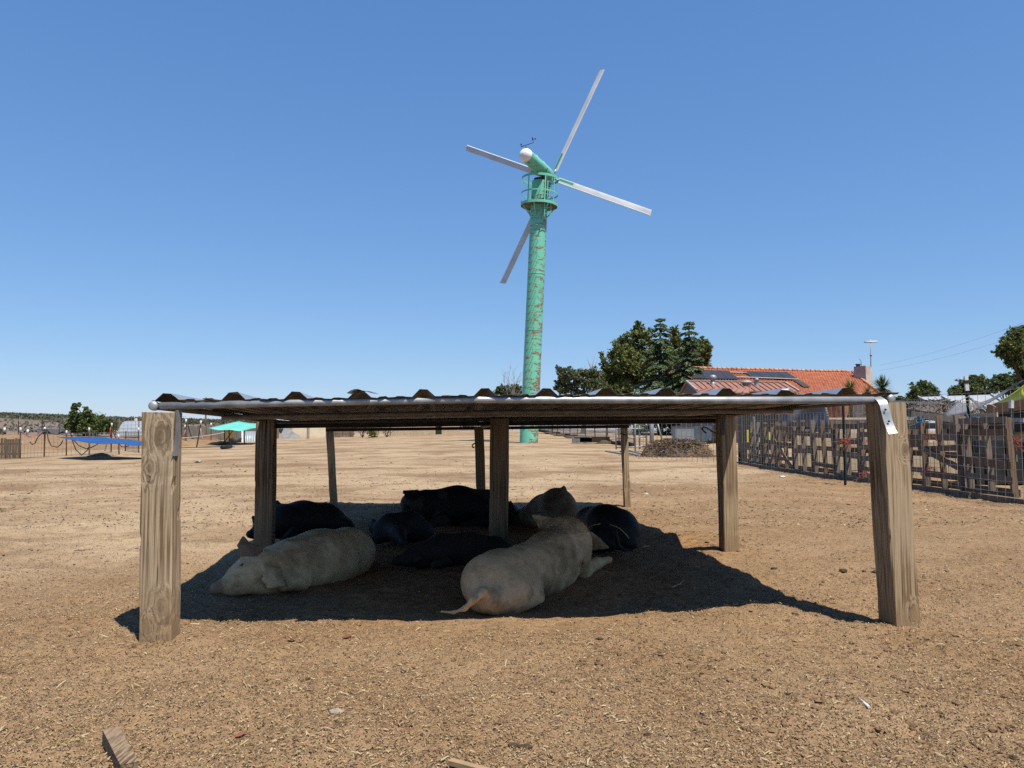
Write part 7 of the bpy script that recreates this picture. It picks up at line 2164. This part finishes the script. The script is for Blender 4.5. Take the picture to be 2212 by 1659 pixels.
# ================================================================== loose things on the dirt
m_board = M['oldwood']
q0, q1 = gp(232, 1604), gp(270, 1668)
d_ = (q1 - q0); 
bd = MB()
q1 = gp(279, 1678)
a, b = Vector((q0.x + .01, q0.y, sz(q0.x, q0.y) + .028)), Vector((q1.x, q1.y, sz(q1.x, q1.y) + .026))
bd.bar(a, b, .048, .042)
o = bd.thing("timber_offcut", wood('weathered offcut', (.33, .235, .15), (.13, .085, .055), 1.4, True, grain=(1, .1, 1)), "weathered block of timber lying at the bottom left of the picture", "timber")
a = gp(972, 1645, .015); b = gp(1075, 1672, .015)
MB().bar(a, b, .022, .014).thing("wood_sliver", mat('pale wood', (.45, .31, .18), (.33, .22, .12), 9, .9), "flat pale sliver of wood at the bottom middle edge", "wood")
# dung and stones in the open lot
m_dung = mat('dark dung', (0.10, 0.064, 0.042), (0.05, 0.032, 0.021), 14, .95, bs=.6)
m_stone = mat('pale stone', (0.42, 0.36, 0.29), (0.32, 0.27, 0.21), 9, .9)
def lump(px, py, s, m, name, label, cat, group, flat=.6, n=1, seed=0):
    rg = random.Random(seed); g = gp(px, py); mb = MB()
    bm = bmesh.new(); bmesh.ops.create_icosphere(bm, subdivisions=2, radius=1.0)
    nv = [Vector(v.co) for v in bm.verts]; nf = [tuple(q.index for q in f.verts) for f in bm.faces]; bm.free()
    for part in range(n):
        k0 = rg.random() * 9; a = rg.random() * 6.28
        sc = s * (1 if part == 0 else rg.uniform(.35, .65))
        o_ = Vector((math.cos(a), math.sin(a), 0)) * (s * .85 if part else 0)
        el = Vector((rg.uniform(.9, 1.6), rg.uniform(.7, 1.2), flat * rg.uniform(.8, 1.2)))
        vs = []
        for v in nv:
            d = 1 + .22 * math.sin(v.x * 4 + k0) * math.sin(v.y * 5 + k0 * 2) + .15 * math.sin(v.z * 7 + v.x * 6 + k0) + rg.uniform(-.07, .07)
            vs.append(Vector((v.x * el.x, v.y * el.y, v.z * el.z)) * sc * d + o_ + Vector((g.x, g.y, sz(g.x, g.y) + sc * flat * .45)))
        mb.add(vs, nf, 0, False)
    return mb.thing(name, m, label, cat, group)
dg = [(24, 1068, 3), (62, 1067, 3), (85, 1062, 2.5), (158, 1062, 2.5), (427, 1000, 6), (470, 1003, 3), (505, 1003, 3), (512, 1008, 3), (518, 1015, 3), (478, 1019, 3), (530, 1021, 3), (430, 1025, 3), (440, 1023, 2.5), (455, 1037, 2.5),
      (452, 1065, 2.5), (458, 1072, 2.5), (500, 1012, 3), (610, 990, 2.5), (640, 998, 2.5), (668, 1012, 3), (685, 1017, 3), (655, 1030, 2.5), (760, 985, 2.5), (780, 992, 3), (790, 1005, 2.5), (845, 1000, 2.5), (905, 983, 2.5), (960, 992, 2.5), (985, 998, 2), (1000, 1003, 2), (880, 1010, 2.5), (940, 1018, 2.5),
      (820, 1028, 2.5), (735, 1022, 2.5), (700, 1052, 2.5), (770, 1040, 2), (1130, 985, 2), (1180, 992, 2.5), (1250, 1000, 2.5), (1300, 1010, 2.5), (1165, 1012, 2), (1230, 1030, 3), (1310, 1040, 2.5), (1150, 1050, 2.5), (1270, 1075, 2.5), (210, 1012, 3), (240, 1030, 3), (120, 1035, 2.5), (60, 1020, 2.5), (280, 1050, 2.5), (180, 1090, 3), (90, 1100, 3), (30, 1140, 3), (250, 1110, 3)]
for i, (px, py, s) in enumerate(dg):
    g = gp(px, py)
    lump(px, py, min(.06, s * g.y / FOC * .62), m_dung, "dung_lump", "small dark dung lump dotting the pale open lot behind the shelter", "dung", "dung lumps on the open lot", .6, 1, i)
near = [(1170, 1390, 7, "dark dung crumb on sunlit dirt right below the seen-from-behind pig"), (1295, 1385, 8, "dark dung crumb with a straggly shadow right of the sandy pig's rump"), (1133, 1615, 14, "big dark dung lump low in the middle of the picture"), (1108, 1612, 11, "dark dung lump touching the big one in the foreground"), (1672, 1238, 8, "dark dung lump on the dirt between the right posts"), (1822, 1240, 9, "flat dark dung patch left of the right front post"),
        (1890, 1240, 8, "dark dung lump nearest to the right front post"), (870, 1450, 7, "dark dung crumb among the straw below the brown pig"), (1840, 1385, 6, "dark dung crumb near the right post's foot"), (2190, 1640, 12, "dark dung lump at the bottom right corner"), (1400, 1595, 9, "dark dung crumb low right of the middle"), (1335, 1490, 8, "dark dung crumb in the open foreground"), (1700, 1500, 6, "small dung crumb in the right foreground")]
for i, (px, py, s, lb) in enumerate(near):
    lump(px, py, s * gp(px, py).y / FOC * .7, m_dung, "dung_lump", lb, "dung", "dung lumps near the shelter", .6, 3, 60 + i)
for i, (px, py, s, lb) in enumerate(((726, 1546, 11, "pale tan stone in the foreground left of the middle"), (810, 1046, 5, "whitish stone on the lot beyond the slate grey pig"), (427, 999, 6, "pale bone-like scrap on the lot right of the left post"), (1690, 1031, 5, "bright white scrap on the dirt between the right posts"), (1395, 1068, 4, "white scrap on the dirt right of the rear right post"), (50, 1176, 4, "small pale stone at the left"))):
    lump(px, py, s * gp(px, py).y / FOC, m_stone if i not in (3, 4) else M['white'], "stone", lb, "stone", None, .6, 1, 90 + i)
# brick red leaves and shards
m_redleaf = mat('red brown leaf', (0.34, 0.12, 0.075), (0.24, 0.08, 0.05), 20, .8)
for i, (px, py, s, lb) in enumerate(((630, 1390, 13, "upright red brown leaf on the dirt below the sleeping pig"), (752, 1383, 12, "curled red brown leaf right of the upright one"), (88, 1346, 9, "red brown leaf left of the left front post"), (520, 1590, 14, "red brown leaf in the left foreground"))):
    g = gp(px, py); k = s * g.y / FOC
    p = Vector((g.x, g.y, sz(g.x, g.y) + .004)); rg = random.Random(i)
    a = rg.random() * 3; ux = Vector((math.cos(a), math.sin(a), .25)) * k; uy = Vector((-math.sin(a), math.cos(a), .1 + .5 * (i == 0))) * k * .45
    MB().sheet(lambda u, v: p + ux * (u - .5) * 2 + uy * (v - .5) * 2 * math.sin(math.pi * min(1, max(.06, u * .94 + .03))) + Vector((0, 0, k * (.2 + .5 * (v - .5) ** 2 + .3 * (u - .5) ** 2))), 8, 4, .0015).thing("dead_leaf", m_redleaf, lb, "leaf", "red brown leaves on the dirt")
for i, (pts, lb) in enumerate((([(1452, 1268), (1468, 1262), (1480, 1250)], "bent pale straw in the shadow before the right middle post"), ([(160, 1190), (200, 1186)], "thin stick on the lot left of the left front post"), ([(1856, 1510), (1878, 1528)], "white feather-like splinter in the right foreground"), ([(1512, 1540), (1522, 1546)], "short dark stick in the right foreground"))):
    MB().tube([gp(*p, .008) for p in pts], .004 if i != 2 else .006, 5).thing("stick" if i else "straw", [M['straw'], M['oldwood'], M['white'], M['darkwood']][i], lb, ["straw", "stick", "splinter", "stick"][i])
